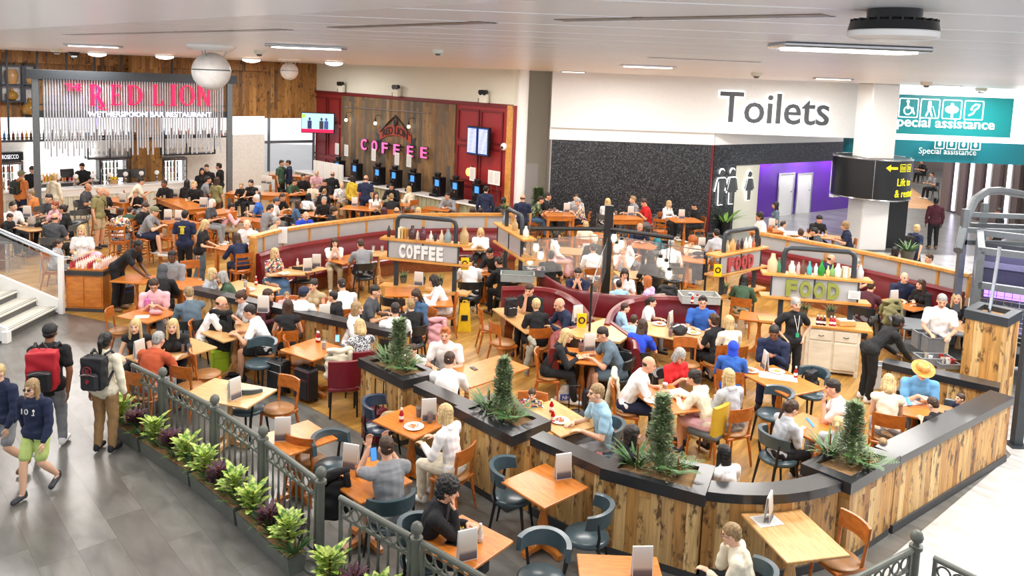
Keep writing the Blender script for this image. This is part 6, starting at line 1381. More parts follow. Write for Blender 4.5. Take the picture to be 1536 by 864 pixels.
for s in(-1,1): GLS.tube([(s*.031+.019*math.cos(a*.524),.103,.004+.016*math.sin(a*.524)) for a in range(12)],.0022,5,closed=True); GLS.tube([(s*.05,.102,.006),(s*.08,.0,.008)],.0022,5)
GLS.tube([(-.012,.105,.006),(.012,.105,.006)],.0022,5); GLS=GLS.mesh('glasses',[MAT['black_plastic']],50)
SUNG=MB(); 
for s in(-1,1): SUNG.sph((s*.031,.1,.002),(.023,.008,.018),10).tube([(s*.05,.102,.006),(s*.08,.0,.008)],.003,5)
SUNG=SUNG.mesh('sunglasses',[MAT['black_plastic']],60)
WHO={}
def person(px,py,dir_,pose,sex,skin,top,bottom,hair,seat,who,where,extra=''):
    P_=POSES[pose]; sit=P_.get('sit'); ch={'m':1.,'f':.94,'k':.78,'t':.62,'b':.86}[sex]; sx='f' if sex=='f' else 'm'
    hy=0
    for e in extra.split():
        if e.startswith('hy'): hy=int(e[2:])
        if e.startswith('s='): ch=float(e[2:])
    ch*=KF; S=skel(pose,sx,hy,0); hl=S['head']*ch
    dz=.008
    if sit: dz=(.73 if seat in 'hk' else .46)*KF-.46*ch+.008
    hz=hl.z+dz; w=at(px,py,hz); a=math.radians(dir_); rz=-a
    if w.y>18 and seat=='b': pass
    r=Matrix.Rotation(rz,3,'Z')@Vector((hl.x,hl.y,0)); o=Vector((w.x-r.x,w.y-r.y,0))
    near=w.y<11.5; vox=.0078 if near else (.0115 if w.y<19 else .015)
    base='person seated' if sit else 'person standing'
    t=thing('person',who+', '+where,'person',(o.x,o.y,dz),rz,None); t.scale=(ch,)*3; WHO[who]=t
    b=link('body',cached(('b',pose,sx,hy,vox),lambda:body_mesh(pose,sx,hy,0,vox)),t); b.color=C(SK[skin])
    cm={'floral':MAT['floral'],'speckle':MAT['speckle'],'check':MAT['check'],'leafy':MAT['leafy']}
    sl,tc=top.split(':'); mt=cm.get(tc,MAT['cloth'])
    def mk():
        me=shirt_mesh(pose,sx,sl,vox); me.materials.append(mt); return me
    s=link('shirt',cached(('s',pose,sx,sl,vox,tc if tc in cm else ''),mk),t); s.color=C(hexc(tc if tc not in cm else 'grey'))
    lk,lc=bottom.split(':')
    def mk():
        me=legs_mesh(pose,sx,lk,vox); me.materials.append(cm.get(lc,MAT['cloth'])); return me
    s=link({'l':'trousers','s':'shorts','K':'skirt'}[lk],cached(('l',pose,sx,lk,vox,lc if lc in cm else ''),mk),t); s.color=C(hexc(lc if lc not in cm else 'grey'))
    sc=random.choice(['e8e8e8','202226','d8d8d8','303338','7a5a3c'])
    for k in 'RL': s=link('shoe',cached(('sh',pose,k),lambda:shoe_mesh(pose,k,vox)),t); s.color=C(sc)
    hk,hc=hair.split(':'); HM=headframe(S)
    HC='H'+hc if 'H'+hc in HNAMES else hc
    def hlink(nm,me,col=None,par=None):
        x=link(nm,me,par or t); x.matrix_local=HM; 
        if col: x.color=C(col)
        return x
    if hk in('capb','cap','hat'):
        hv=cached(('h','cap',.009),lambda:hmk('cap',.009)); hlink('hair',hv,hexc('H'+('fair' if hc in('olive','grey') else 'dark')))
        if hk=='hat': c_,br=cached('hat',hat_meshes); x=hlink('hat',c_); y=link('brim',br,x)
        else:
            c_,br=cached('cap',cap_meshes); x=hlink('cap',c_,hexc(hc)); y=link('brim',br,x); y.color=C(hexc(hc))
    else:
        v=.008 if near else .011; hlink('hood' if hk=='hood' else 'hair',cached(('h',hk,v),lambda:hmk(hk,v)),hexc(HC))
        if hk=='bald': pass
    if 'glasses' in extra.split(): hlink('glasses',GLS)
    if 'sungl' in extra.split(): hlink('sunglasses',SUNG)
    if seat in CNAME and (sit):
        off=Matrix.Rotation(rz,3,'Z')@Vector((0,.03,0)); chair(seat,(o.x+off.x,o.y+off.y,.008),rz,CDESC[seat]+' under the '+who)
    return t
HNAMES={'Hblack','Hbrown','Hdark','Hblond','Hfair','Hgrey','Hwhite','Hred','Hginger'}
def hmk(k_,v):
    me=hair_mesh(k_,v); me.name='hair'; me.materials.append(MAT['hair'] if k_!='hood' else MAT['cloth']); return me
PEOPLE='''75 499 -15 walk m d S:black l:grey capb:black n|tall man in black tee wearing a red rucksack|walking away at left
159 511 5 stand f d L:cream l:tan tail:black n|woman in cream top with black rucksack|standing beside the first fence panel
47 582 185 walk k a L:navy s:lime long:fair n|girl in navy hoodie, lime shorts and sunglasses|walking toward the camera at left|s=.84 sungl
-4 560 190 walk b a L:navy s:grey short:blond n|child in navy hooded top cut by the left edge|beside the girl with sunglasses
122 346 170 hold f a S:white l:black long:blond n|blonde mother in white tee|standing behind the condiment cabinet
149 393 60 stand t a L:pink l:black bun:blond n|toddler in pale pink top and black leggings|standing by the condiment cabinet
208 369 95 bend m e S:black l:black short:black n|man in all black bending over|reaching right near the suitcases
88 366 80 table k a L:lgrey l:grey tail:brown w|girl with pale blue headphones at her neck|behind the handrail
83 327 0 table m b S:dgrey l:black bald:dark k|broad balding man in charcoal tee seen from behind|at the round table
82 309 190 table f b S:pink l:black bun:red k|auburn woman in pink top facing us|at the round table
73 298 200 table m b S:dgrey l:black fade:dark k|young man in striped dark tee|behind the auburn woman, far left
94 314 250 table f b L:black l:black bun:dark k|dark haired woman in black at the round table|right of the steel sign post
20 310 110 table m a S:white l:black short:dark k|man in white tee leaning at far left|under the stair handrail
15 326 95 phone k a L:black l:black short:brown k|boy in black at the left edge|in front of the man in white tee
47 291 260 table b a S:orange l:grey short:fair k|fair haired boy in peach tee|left of the steel sign post
32 262 15 stand m b S:orange l:navy cap:olive n|man in orange tee with dark rucksack|waiting at the bar counter
48 255 170 serve m b S:black l:black fade:dark n|bearded bartender in black beside the till|behind the bar counter at left
82 266 10 stand f b L:cream l:cream bun:blond n|woman in long cream hooded robe|waiting at the bar counter
123 250 180 serve m b S:black l:black quiff:dark n|bartender in black pulling a drink|behind the middle of the bar counter
132 281 85 table m c S:dgrey l:black bald:dark k|bald man in dark tee on a grey stool|before the bar counter
150 287 100 stand m b S:khaki s:beige bald:grey n|big man in olive tee and beige shorts|standing in the left hall
159 289 100 table m b S:black l:black bald:grey h|older man in black just behind the olive tee man|left hall
203 291 170 eat k a S:black l:grey short:fair h|boy in black drinking, facing us|under the steel sign
212 272 60 lean m b S:cream l:grey short:black h|man in cream shirt leaning on the bar table|below the wooden column
246 276 195 table m d S:black l:black short:black h|dark haired man in black facing us|right of the wooden column
181 318 350 table f b L:floral l:grey bun:brown h|woman with flowered white jacket seen from behind|left hall tall table
195 316 5 table k a S:green l:grey short:brown h|small boy in dark green seen from behind|beside the flowered jacket woman
218 311 95 phone m a S:black l:black short:brown h|young man in black tee on a high chair|behind the camouflage cap man
232 317 85 lean m a S:grey s:navy cap:olive h|man in camouflage cap and grey green tee|on a tall wooden stool, left hall
278 323 0 stand m b S:navy l:black short:black n|man in navy tee with yellow back print|standing in the left hall
291 278 180 table m a S:black l:black quiff:blond h|blond youth in black tee facing us|at the end of the long bar table
319 305 95 table f b S:dgrey l:grey bob:white h|white haired woman in charcoal tee|tall table, left hall
347 311 60 lean m b L:pink l:beige short:black m|man in pale pink shirt leaning over beers|left hall
308 337 85 serve f a S:black K:slate long:blond n|blonde woman in black top and grey wrap skirt|standing before the screen's left end
355 357 320 lean f a L:navy l:navy long:brown h|brown haired woman in navy cardigan|on a slatted stool left of the booth
370 337 190 table m a L:white l:grey bald:white h|white haired man in white jumper|facing us left of the booth
258 385 180 lap m e L:grey l:black fade:black w|bearded man in grey sweater|seated facing us near the suitcases
244 407 350 lean m d L:black l:black hood:dgrey w|person in black jacket with grey hood seen from behind|facing the bearded man
231 428 160 phone m b S:pink l:grey short:brown w|man in pale pink tee with glasses|at the table with the pink cup|glasses
283 440 320 chin m a L:slate l:grey short:fair m|man in grey blue hoodie, hand on his temple|beside the man in pink tee
332 455 75 lean m b S:white l:beige bald:brown w|balding man in white polo shirt with glasses|bent over the table at left|glasses
374 468 260 lean m b S:white s:black short:dark w|dark haired man in white tee and black shorts|opposite the balding man in white
361 446 235 phone f b S:lgrey l:grey bun:brown w|woman in pale grey tee with hair tied up|behind the balding man in white
319 411 95 table f a L:lgrey l:grey bob:blond w|blonde bobbed woman in pale grey|just beyond the long low wall's left end
333 416 250 lean f a L:green l:grey bob:grey w|woman in grey green jumper bowed over|opposite the blonde bobbed woman
413 380 120 table f a S:floral K:denim bob:blond b|blonde woman in floral blouse and long denim skirt|on the left booth bench
502 364 160 clasp f a S:white l:beige long:brown b|woman with long brown hair in ivory top|on the booth bench
541 367 330 lean m b S:grey s:black fade:brown m|man in grey tee and black shorts seen from behind|beside the coffee shelf
470 428 195 table f b N:beige l:grey bun:dark w|woman in strappy beige top|beyond the long low wall
513 428 330 lean m b S:white l:grey fade:dark w|man in white tee with black back print|beyond the long low wall
430 444 165 table t a S:pink l:pink bun:fair w|toddler in pink facing us|beyond the long low wall
403 443 100 table f b L:maroon l:black long:brown w|brown haired woman in maroon top|left of the pink toddler
456 440 15 table m b S:white l:grey cap:navy w|man in navy cap and white tee seen from behind|beyond the long low wall
432 459 350 table f b N:black l:black long:brown w|long haired woman in black strappy top seen from behind|against the low wall
499 445 280 table b b S:black l:grey short:dark w|youth in black tee beside the back print man|beyond the long low wall
563 438 95 table m b S:dgrey l:black fade:dark m|man in dark grey tee in profile|below the coffee shelf
536 463 95 table f a L:white l:grey bob:fair w|fair bobbed woman in white blouse|just beyond the low wall
540 490 330 phone f a N:speckle K:speckle bob:blond r|blonde woman in speckled sleeveless dress|at the light table with suitcases
624 443 215 phone f a L:denim l:black long:brown w|brown haired woman in denim jacket|under the coffee shelf
650 421 265 lean f b L:white l:white bob:dark w|dark haired woman in loose white sweatshirt|right of the coffee shelf plants
616 458 330 table b a L:black l:black quiff:fair m|boy in black hoodie seen from behind|near the yellow floor sign
593 465 350 table m b S:white l:grey fade:dark m|short haired man in white tee behind the planter shrub|seen from behind
619 526 200 clasp k a S:white l:grey short:brown m|child with hands over the face|behind the planter by the luggage
668 503 185 table m b S:white l:grey quiff:ginger m|ginger bearded man in tight white tee|facing us at the long orange table
674 541 5 lean m a S:white l:grey fade:brown w|man in plain white tee seen from behind|opposite the ginger man
704 392 350 lean m b S:white l:black fade:dark m|man in off-white tee seen from behind|in the middle booth
735 380 215 lean m b L:black l:black fade:dark b|young man in black hoodie looking down|on the booth bench by the angled shelf
748 394 320 lean m b L:black l:black fade:dark m|man in black sweater seen from behind|in front of the angled shelf
721 349 180 phone f a L:white l:black bob:blond b|blonde woman in white sweatshirt|on the long booth bench under the screen
423 245 110 stand m b S:green l:black short:dark n|man in green standing at the far windows|left of the pair
432 245 250 stand m b L:navy l:black short:dark n|man in navy standing at the far windows|right of the pair
455 266 150 table m b S:black l:black short:black m|far man in black with glasses|near the serving partition|glasses
475 260 180 table m a S:pink l:grey bald:grey m|far bald man in pale pink shirt|near the serving partition
499 262 10 table m b L:black l:black bald:dark m|far bald man in black seen from behind|by the coffee counter
442 273 110 lean m b S:green l:grey short:brown m|far man in sage green tee leaning in|crowded far table
469 279 180 table k a S:cream l:grey short:fair m|fair child in cream top|crowded far table
487 274 210 lean m b L:black l:black short:black m|black haired man in black coat|crowded far table
487 288 10 table b a S:black l:black quiff:fair m|fair haired youth in black vest seen from behind|crowded far table
513 278 170 table m a S:check l:tan bald:white m|old man in checked shirt facing us|far orange table
530 268 30 stand f b L:yellow l:black long:dark n|dark long haired woman in mustard dress|at the coffee counter
540 284 290 table f a L:red l:black bob:blond w|blonde woman in red cardigan seen from behind|far table
549 268 5 stand m b S:navy l:navy bald:brown n|bald man in navy tee facing the coffee machines|coffee counter
564 293 145 table f a N:white l:black long:brown w|brown haired woman in white vest|far table before the counter
587 280 190 lean m b L:black l:black short:black w|man in black zipped jacket|far table before the counter
587 296 345 lean m b L:black l:black short:fair w|fair haired man in black bowed forward|far table before the counter
613 284 310 table f a L:cream l:lgrey long:blond w|long blonde haired woman in cream|far table before the counter
577 317 30 table f b L:white l:grey long:maroon w|woman with plum coloured long hair|just behind the curved screen
595 317 0 table m b L:black l:black bald:brown w|bald man in black seen from behind|just behind the curved screen
627 317 200 table f a L:cream l:grey bob:blond w|blonde woman with glasses|just behind the coffee hoop|glasses
501 317 95 table m a L:black l:black curly:brown w|curly brown haired man in black with red strap|just behind the curved screen
486 301 190 table m b L:black l:black short:grey m|grey haired man in dark suit and white shirt|behind the curved screen
459 324 140 lean m a S:royal l:grey bald:white w|white haired man in royal blue polo|behind the curved screen
463 295 20 table f b S:white l:black long:black m|woman in white with long black hair|left of the suited man
448 306 70 table f b S:denim l:black long:brown m|woman in denim shirt with long brown hair|left of the suited man
424 296 110 lean m b S:black l:black short:brown m|man in black tee with arms on the table|left hall centre
415 302 90 table m b S:white l:grey cap:dgrey m|man in dark cap and white tee|left hall centre
406 313 40 lean m b S:grey l:grey fade:dark w|man in grey tee leaning left|left hall centre
415 332 60 table m a S:beige l:beige short:grey w|grey haired man in beige shirt|at the screen's left end
384 298 265 table m a S:blue l:beige short:white w|white haired man in bright blue polo|left hall
326 271 20 stand f b S:khaki l:brown long:brown n|woman in brown dress with long brown hair|right of the sign post area
312 270 60 table m b S:grey l:grey short:dark k|man in grey tee by the long haired woman|left hall
303 257 150 stand f b L:black l:black long:dark n|woman in black with long dark hair|far end of the bar
328 250 270 stand m b L:black l:black quiff:black n|tall dark haired man in black|far end of the bar
310 252 170 stand m a L:black l:black fade:brown n|man in black with pale face|far end of the bar
376 275 190 table f b N:black l:black bun:black k|woman in black vest with tied back black hair|right of the right sign post
362 279 180 table k a S:black l:black short:fair k|small fair child in black|right of the right sign post
281 275 20 stand f b L:black l:black long:black n|woman in black with very long dark hair|left of the blond youth
671 294 200 lean m b L:grey l:grey short:dark w|man in grey sweater facing us|in front of the coffee counter's right end
729 284 5 stand m b L:navy l:denim short:black n|man in navy sweater using a coffee machine|standing at the counter's right end
755 302 0 stand m d L:black l:black short:black n|person in black with black rucksack|standing right of the coffee counter
709 317 10 table f b S:tan l:grey bob:brown w|person with brown hair seen just above the screen|below the orange lamps
721 318 0 table m b S:lgrey l:grey short:dark w|dark haired person seen just above the screen|below the orange lamps
784 297 0 stand m b S:navy l:black bald:brown n|bald man in navy tee with white bag|standing by the pale exit door
811 300 85 lean m b S:leafy l:denim short:dark h|man in leafy patterned shirt|left tall table under the mosaic wall
822 295 100 table m b S:black l:black fade:dark h|man in black polo with dark glasses|left tall table under the mosaic wall|glasses
867 303 280 phone f a S:floral s:black short:grey h|grey haired woman in patterned top and black shorts|left tall table
864 297 180 table m a S:lgrey l:grey short:brown h|man behind the patterned top woman|under the mosaic wall
912 303 40 table f a S:white l:black bob:blond k|blond woman in white seen from behind|middle tall table
949 300 255 table m a S:grey l:grey quiff:fair h|fair haired man in grey tee|middle tall table
966 304 260 phone m b S:red l:grey short:brown k|man in bright red polo shirt|middle tall table
1004 306 140 table f a L:white l:black long:blond w|long blonde haired woman in white shirt|right table under the mosaic wall
1042 309 260 table m b S:black l:black cap:black w|man in black cap and black top|right table under the mosaic wall
879 338 15 table f a S:cream l:beige short:blond w|short blond person in cream seen from behind|before the middle tall table
835 353 85 lap f a L:white K:pink bob:dark w|girl in white jumper and flowered pink skirt|left of the hanging lamps
892 359 0 table m b L:black l:black short:white w|white haired person in black|left of the lamp pole
890 373 0 table m b S:white l:grey fade:dark w|man in plain white tee right beside the lamp pole|seen from behind
960 341 175 lean m b S:navy l:navy bald:brown w|bald man in navy facing us|right of the lamp pole
982 352 270 lean k a S:teal l:grey short:brown m|boy in turquoise top|beside the bald man in navy
947 364 75 table k a S:white l:grey tail:red w|girl in white with long auburn ponytail|right of the lamp pole
1039 361 200 eat f a S:cream l:denim bigcurl:ginger w|woman with big curly ginger hair|eating at mid right
1074 350 345 table m b L:lgrey l:grey short:dark w|man in pale grey hoodie seen from behind|at mid right
1007 366 20 table m b L:white l:black short:grey m|man in white shirt with shoulder strap seen from behind|mid right
935 376 200 clasp m b S:white l:grey short:fair m|man in white tee with clasped hands|behind the lamps
975 386 345 table m b L:black l:black hood:black m|person in black puffer jacket seen from behind|right of the middle lamps
827 384 20 table m b S:black l:black short:dark m|man in black tee behind the clear screen|left of the lamp pole
867 411 190 clasp m b S:navy l:navy fade:dark w|man in navy shirt and glasses with clasped hands|behind the left inner booth|glasses
937 411 185 chin f b S:white l:grey long:dark w|wavy dark haired woman in white|behind the right inner booth
970 422 300 table f a L:lilac l:grey long:ginger m|ginger haired woman in lilac top|behind the right inner booth
928 427 350 table k b S:lblue l:grey short:dark m|dark haired child seen from behind|behind the right inner booth
794 435 200 chin m b S:black l:black fade:brown b|man in black polo, hand over his mouth|on the left inner booth
804 457 345 table f b S:black l:black short:blond w|short blond haired person in black seen from behind|at the long pale table
839 457 250 lean m b L:navy l:navy bald:grey b|bald man bowed over in navy and white|left inner booth
938 462 85 table k a S:lblue l:grey short:brown b|brown haired boy in pale blue shirt|right inner booth
978 453 115 table k a S:white l:grey tail:dark b|girl with dark fringe in white tee|right inner booth
951 480 30 table k a S:lblue l:grey short:brown b|small boy seen from behind|next to the girl with dark fringe
1054 454 190 table m b S:blue l:grey quiff:dark b|man in blue tee with glasses|facing us in the right inner booth|glasses
964 489 30 lean f b S:royal l:black long:brown m|woman in royal blue top seen from behind|at the family table
1070 480 330 table f b S:black l:black bun:brown w|woman in black tee with brown bun seen from behind|at the family table
1093 483 345 table f b S:cream l:cream bob:blond w|blonde woman with dark shoulder strap seen from behind|at the family table
1116 420 20 lean f c L:green l:beige long:black w|woman in dark green jumper seen from behind|left of the sideboard
850 504 95 lean f a L:black l:black long:blond w|long blonde haired woman in black coat|bent over her phone at the small orange table
904 502 265 lean m b S:slate s:slate fade:dark m|man in slate grey tee and shorts|bent over his phone at the small orange table
973 547 100 lean m b S:white l:navy bald:brown w|big bald man in white polo and navy trousers|at the table with the beer
1020 534 150 phone f b S:red l:grey bob:grey m|grey blonde woman in bright red top with glasses|beside the big bald man|glasses
1041 567 310 lean f b L:cream s:pink bun:dark y|woman in cream hoodie with dark bun seen from behind|opposite the big bald man
1092 565 335 table f a L:lgrey l:grey long:blond w|girl with very long blonde hair in grey sweatshirt|seen from behind near the beer
1100 522 20 table b b L:blue l:royal hood:royal w|person in royal blue hooded coat seen from behind|right of the grey blonde woman
894 590 255 table m a S:lblue l:grey short:fair g|man in pale blue tee in profile|at the toddler's table
798 592 185 table t a S:floral l:pink bun:brown w|toddler in white blouse with pink spots|at the pale table
949 652 75 table f b L:black l:black long:dark r|dark haired woman in black in profile|behind the broad front planter
1085 680 335 table f b S:white l:black long:black b|woman with very long black hair in white tee|behind the curved low wall|s=.84
1194 457 175 hips f b S:black l:black bun:grey n|staff woman in black with lanyard, hands on hips|in front of the sideboard
1161 499 205 phone m d L:navy l:navy short:dark m|man in navy track jacket|looking down at the orange table
1249 583 290 clasp m b S:white l:grey fade:dark w|dark haired man in white tee with clasped hands|behind the right corner shrub
1188 613 75 phone b a L:lgrey l:black tail:brown g|girl in pale grey hoodie looking at a phone|near the right corner planter
1257 636 30 table k a L:lgrey l:lblue tail:blond w|blonde child in grey hoodie|behind the right corner shrub
1333 574 20 phone f a N:cream l:grey bob:blond w|blonde bobbed woman in cream sleeveless top seen from behind|opposite the straw hat man
1384 557 195 phone m a S:sky l:grey hat:tan m|man in straw hat and light blue polo|inside the right low wall|glasses
1399 607 335 phone k a S:black l:black short:brown g|boy in black tee seen from behind|beside the straw hat man's table
1348 484 85 bend f e L:black l:black bun:black n|staff woman in black bending to clear plates|behind the low back wall|s=.97
1413 452 205 serve m b S:white l:beige short:grey n|grey haired man in white polo looking down|standing right of the staff woman clearing
1435 448 210 table f b L:black l:black long:blond b|blonde woman in black coat|at the right end of the booth
1357 417 185 table m a L:navy l:navy bald:white b|white haired man in navy jumper with white collar|on the right booth bench
1381 427 250 table f b L:black l:black long:brown b|brown haired woman in black puffer coat|beside the man in navy jumper
1307 430 50 lean m b L:maroon l:grey short:brown m|person in maroon sweater bowed over|opposite the man in navy jumper
1286 396 95 table m a S:white l:grey short:grey b|grey bearded man in white|at the right end of the food shelf
1247 389 95 lean m b L:navy l:grey bald:brown b|bald man in navy leaning forward|behind the green bottle on the food shelf
1344 377 85 table f c L:black l:black long:black w|woman with long black hair just behind the right screen|beside the column
1393 388 260 table m b S:white l:grey short:brown w|brown haired man in white just behind the right screen|right of the green plant
1376 343 60 walk f a S:navy l:navy bun:blond n|blond woman in navy tee with black rucksack|walking behind the right screen
1404 302 10 stand m e L:maroon l:black short:black n|man in black gilet and maroon sleeves|standing alone on the concourse
1498 318 300 walk m d L:black l:black short:black n|person in black walking behind the steel frame|far right
1229 329 175 table m b S:black l:black cap:black w|man in black cap behind the right screen|below the second toilet door
1267 339 285 table m b S:navy l:black curly:fair w|fair curly haired person in navy tee seen from behind|left of the white column
1175 337 85 table b a S:white l:grey quiff:brown w|smiling youth in white tee|at the screen corner behind the shelves
1162 339 90 table b a S:navy l:grey short:brown w|brown haired youth in navy|left of the smiling youth in white
1201 350 10 table m b S:white l:grey quiff:brown w|brown haired man in white tee seen from behind|behind the right screen
1221 348 300 lean m b S:dgrey l:black short:black w|black haired man in charcoal tee bowed over|behind the right screen
1157 344 95 table k a S:black l:grey short:ginger w|ginger boy at the screen corner|left of the row of youths
1163 308 280 stand f b S:slate l:grey long:black n|woman in grey blue top standing by the purple wall|toilets entrance
1139 325 265 table m c S:white l:grey curly:dark h|curly dark haired person in white|before the woman pictogram
672 735 95 eat m b L:black l:black curly:black g|young man with black curls|in black top, eating at the front table
579 672 330 photo m b S:grey s:grey fade:brown g|man in grey tee holding up a phone sideways|behind the near fence
667 620 300 table f a L:white l:cream bob:blond w|blonde woman in white jacket and cream trousers|seen from behind at the plate table
203 490 170 table f a N:black l:black long:blond w|blonde woman in black strappy vest|beside the first fence panel
259 490 165 table f a S:black l:black long:blond w|long blonde woman in black polo dress|beside the strappy vest blonde
238 510 10 lean m b S:rust l:grey short:grey w|broad man in rust orange polo seen from behind|against the first fence panel
1097 802 290 chin b a L:cream l:grey short:fair g|fair haired boy in cream hoodie with glasses|at the bottom edge right of centre|glasses
1440 598 260 table t a L:navy l:navy short:brown b|small child in navy leaning on the table|just inside the long right wall
1324 666 20 table t a S:navy l:navy short:fair b|small fair haired child, only the head showing|behind the right corner planter
1383 243 260 table m b S:black l:black short:black m|seated traveller in black, upper of two|far corridor beyond the assistance sign
1398 262 260 table m b S:grey l:black short:dark m|seated traveller in grey, lower of two|far corridor beyond the assistance sign'''
for ln in PEOPLE.split('\n'):
    f=ln.split('|'); a=f[0].split(); person(float(a[0]),float(a[1]),float(a[2]),a[3],a[4],a[5],a[6],a[7],a[8],a[9],f[1],f[2],f[3] if len(f)>3 else '')
EMPTY='''g 768 743 105|teal grey padded chair, empty, left of the empty orange square table
g 880 803 285|teal grey padded chair, empty, right of the empty orange square table
g 812 868 200|teal grey padded chair at the very bottom edge, left of the small bottom table
w 1256 836 250|orange brown wooden chair with tan seat at the light table, bottom right
n 572 640 100|navy leather chair with a beige bag beside the planter
g 500 700 130|teal grey padded chair, empty, at the photographing man's table
w 462 690 20|orange brown wooden chair, empty, against the fourth fence panel
w 418 612 210|orange brown wooden chair, empty, right of the pale double table
g 372 612 20|teal grey padded chair, empty, left of the small orange table
g 390 545 200|teal grey padded chair, empty, beyond the pale double table
w 285 580 20|orange brown wooden chair, empty, left end of the pale double table
w 310 560 60|orange brown wooden chair, empty, nearest the yellow bag
w 448 540 65|orange brown wooden chair, empty, above the black suitcases
r 515 575 345|burgundy leather chair with a cream coat over its back
w 182 495 80|orange brown wooden chair, empty, left of the pink cup table
w 755 513 60|wooden chair with grey seat, empty, lower of two at the long pale table
w 735 490 80|wooden chair, empty, upper of two at the long pale table
w 1030 545 180|orange brown wooden chair, empty, under the family table's near side
g 1160 622 250|teal grey padded chair, empty, right of the yellow backed chair
g 1215 590 240|teal grey padded chair carrying a black rucksack
g 1410 640 300|teal grey padded chair, empty, against the long right wall
w 287 420 150|orange brown wooden chair, empty, right of the bearded man in grey sweater
w 360 425 200|orange brown wooden chair, empty, beyond the long table with plates
m 590 470 20|black padded stool-like chair, empty, below the orange table by the coffee shelf
m 455 420 330|black padded chair, empty, at the booth table with menus
w 895 400 30|orange brown wooden chair, empty, behind the inner booth
m 1010 420 0|black coat covered chair under the hanging lamps
w 1112 455 30|orange brown wooden chair, empty, below the shelf of bottles
h 255 360 300|tall wooden bar stool, empty, behind the navy tee man
h 300 345 330|tall wooden bar stool, empty, right of the navy tee man
w 640 330 20|orange brown wooden chair, empty, behind the coffee hoop
h 990 350 20|tall wooden bar stool, empty, at the right mosaic wall table
k 118 335 300|grey tub bar stool, empty, beside the beige dressed man
m 1335 485 30|black padded chair under the khaki coat'''
for ln in EMPTY.split('\n'):
    a,lb=ln.split('|'); a=a.split(); p=at(float(a[1]),float(a[2]),.5 if a[0] not in 'hk' else .72); chair(a[0],(p.x,p.y,.008),-math.radians(float(a[3])),lb)
# ================================================================ things on tables, bags, bins
MEN=[]
k=NT('menu_face'); uvz=k.n('SeparateXYZ',i0=k.n('TexCoord').outputs['Generated']).outputs[2]
k.l(k.ramp(uvz,[(.0,C('4a4650')),(.22,C('6a6468')),(.34,C('c8bcae')),(.8,C('d8d0c6')),(1,C('e4e0da'))]),k.b.inputs['Base Color']); k.b.inputs['Roughness'].default_value=.4; MAT['menu_face']=k.m
def menu_parts():
    w,h=.2,.31; out=[]
    for s in(-1,1):
        mb=MB(); mb.box((0,s*.022,h/2),(w,.004,h),rx=s*.1); out.append(('leaflet',mb.mesh('leaflet',[MAT['paper']],0)))
        mb=MB(); mb.box((0,s*.0255,h/2),(w*.94,.001,h*.94),rx=s*.1); out.append(('printed_face',mb.mesh('printed_face',[MAT['menu_face']],0)))
    out.append(('spine',MB().box((0,0,h-.01),(w,.012,.014)).mesh('spine',[MAT['paper']],0))); return out
MP=menu_parts()
def tm(px,py,z,deg,label,s=1.):
    p=anchor(px,py,z); z=p.z; t=thing('menu_card',label,'menu',(p.x,p.y,z),math.radians(deg),'menu cards on tables'); t.scale=(s,s,s)
    for n,me in MP: link(n,me,t)
def anchor(px,py,z):
    if z<1.1: z=z*KF
    p=at(px,py,z); best=None
    for c,rz,h,L,W in TAB.values():
        if abs(h+.01-z)>.03: continue
        q=Matrix.Rotation(-rz,3,'Z')@(p-Vector((c.x,c.y,p.z))); x=max(-L/2+.09,min(L/2-.09,q.x)); y=max(-W/2+.09,min(W/2-.09,q.y)); d=math.hypot(q.x-x,q.y-y)
        if best is None or d<best[0]: w_=Matrix.Rotation(rz,3,'Z')@Vector((x,y,0)); best=(d,Vector((c.x+w_.x,c.y+w_.y,z)))
    return best[1] if best and best[0]<1.3 else p
GL_=MB().lathe([(.028,0),(.036,.01),(.043,.15),(.041,.15),(.034,.012),(.001,.012)],n=14).mesh('glass_body',[MAT['tint_glass']],50)
LQ=MB().lathe([(.033,.014),(.0395,.12),(.001,.121)],n=14).mesh('drink',[M('liquid',rough=.15,obj=True,noise=.03)],50)
FO=MB().lathe([(.0395,.12),(.041,.14),(.001,.142)],n=14).mesh('foam',[MAT['paper']],50)
def glass(px,py,z,col,label,beer=False):
    p=anchor(px,py,z); z=p.z; t=thing('drinking_glass',label,'glass',(p.x,p.y,z),0,'drinks on tables'); link('glass_body',GL_,t); o=link('drink',LQ,t); o.color=C(col)
    if beer: link('foam',FO,t)
SB=MB().lathe([(.028,0),(.032,.01),(.032,.11),(.014,.15),(.013,.17)],n=12).mesh('bottle_body',[M('bottle_glass')],50); SC_=MB().lathe([(.015,.165),(.015,.195),(.001,.197)],n=10).mesh('cap',[MAT['white_gloss']],50)
LBL=MB().lathe([(.0328,.04),(.0328,.085)],n=12).mesh('paper_label',[MAT['paper']],50)
def sauce(px,py,z,col,label):
    p=anchor(px,py,z); z=p.z; t=thing('sauce_bottle',label,'sauce bottle',(p.x,p.y,z),0,'sauce bottles on tables'); o=link('bottle_body',SB,t); o.color=C(col); link('cap',SC_,t); link('paper_label',LBL,t)
PL=MB().lathe([(.07,0),(.13,.015),(.135,.02),(.125,.02),(.07,.008),(.001,.008)],n=28).mesh('dish',[MAT['white_gloss']],60)
def plate(px,py,z,food,label,bowl=False):
    p=anchor(px,py,z); z=p.z; t=thing('bowl' if bowl else 'plate',label,'bowl' if bowl else 'plate',(p.x,p.y,z),0,'plates on tables'); link('dish',PL,t); mb=MB(); r=random.Random(int(px))
    for i in range(14): a=r.random()*6.28; d=r.random()*.07; mb.box((d*math.cos(a),d*math.sin(a),.018+.012*r.random()),(.05,.014,.012),rz=r.random()*3,bev=.003)
    mb.build('food',M('food_'+food,food,.6),t)
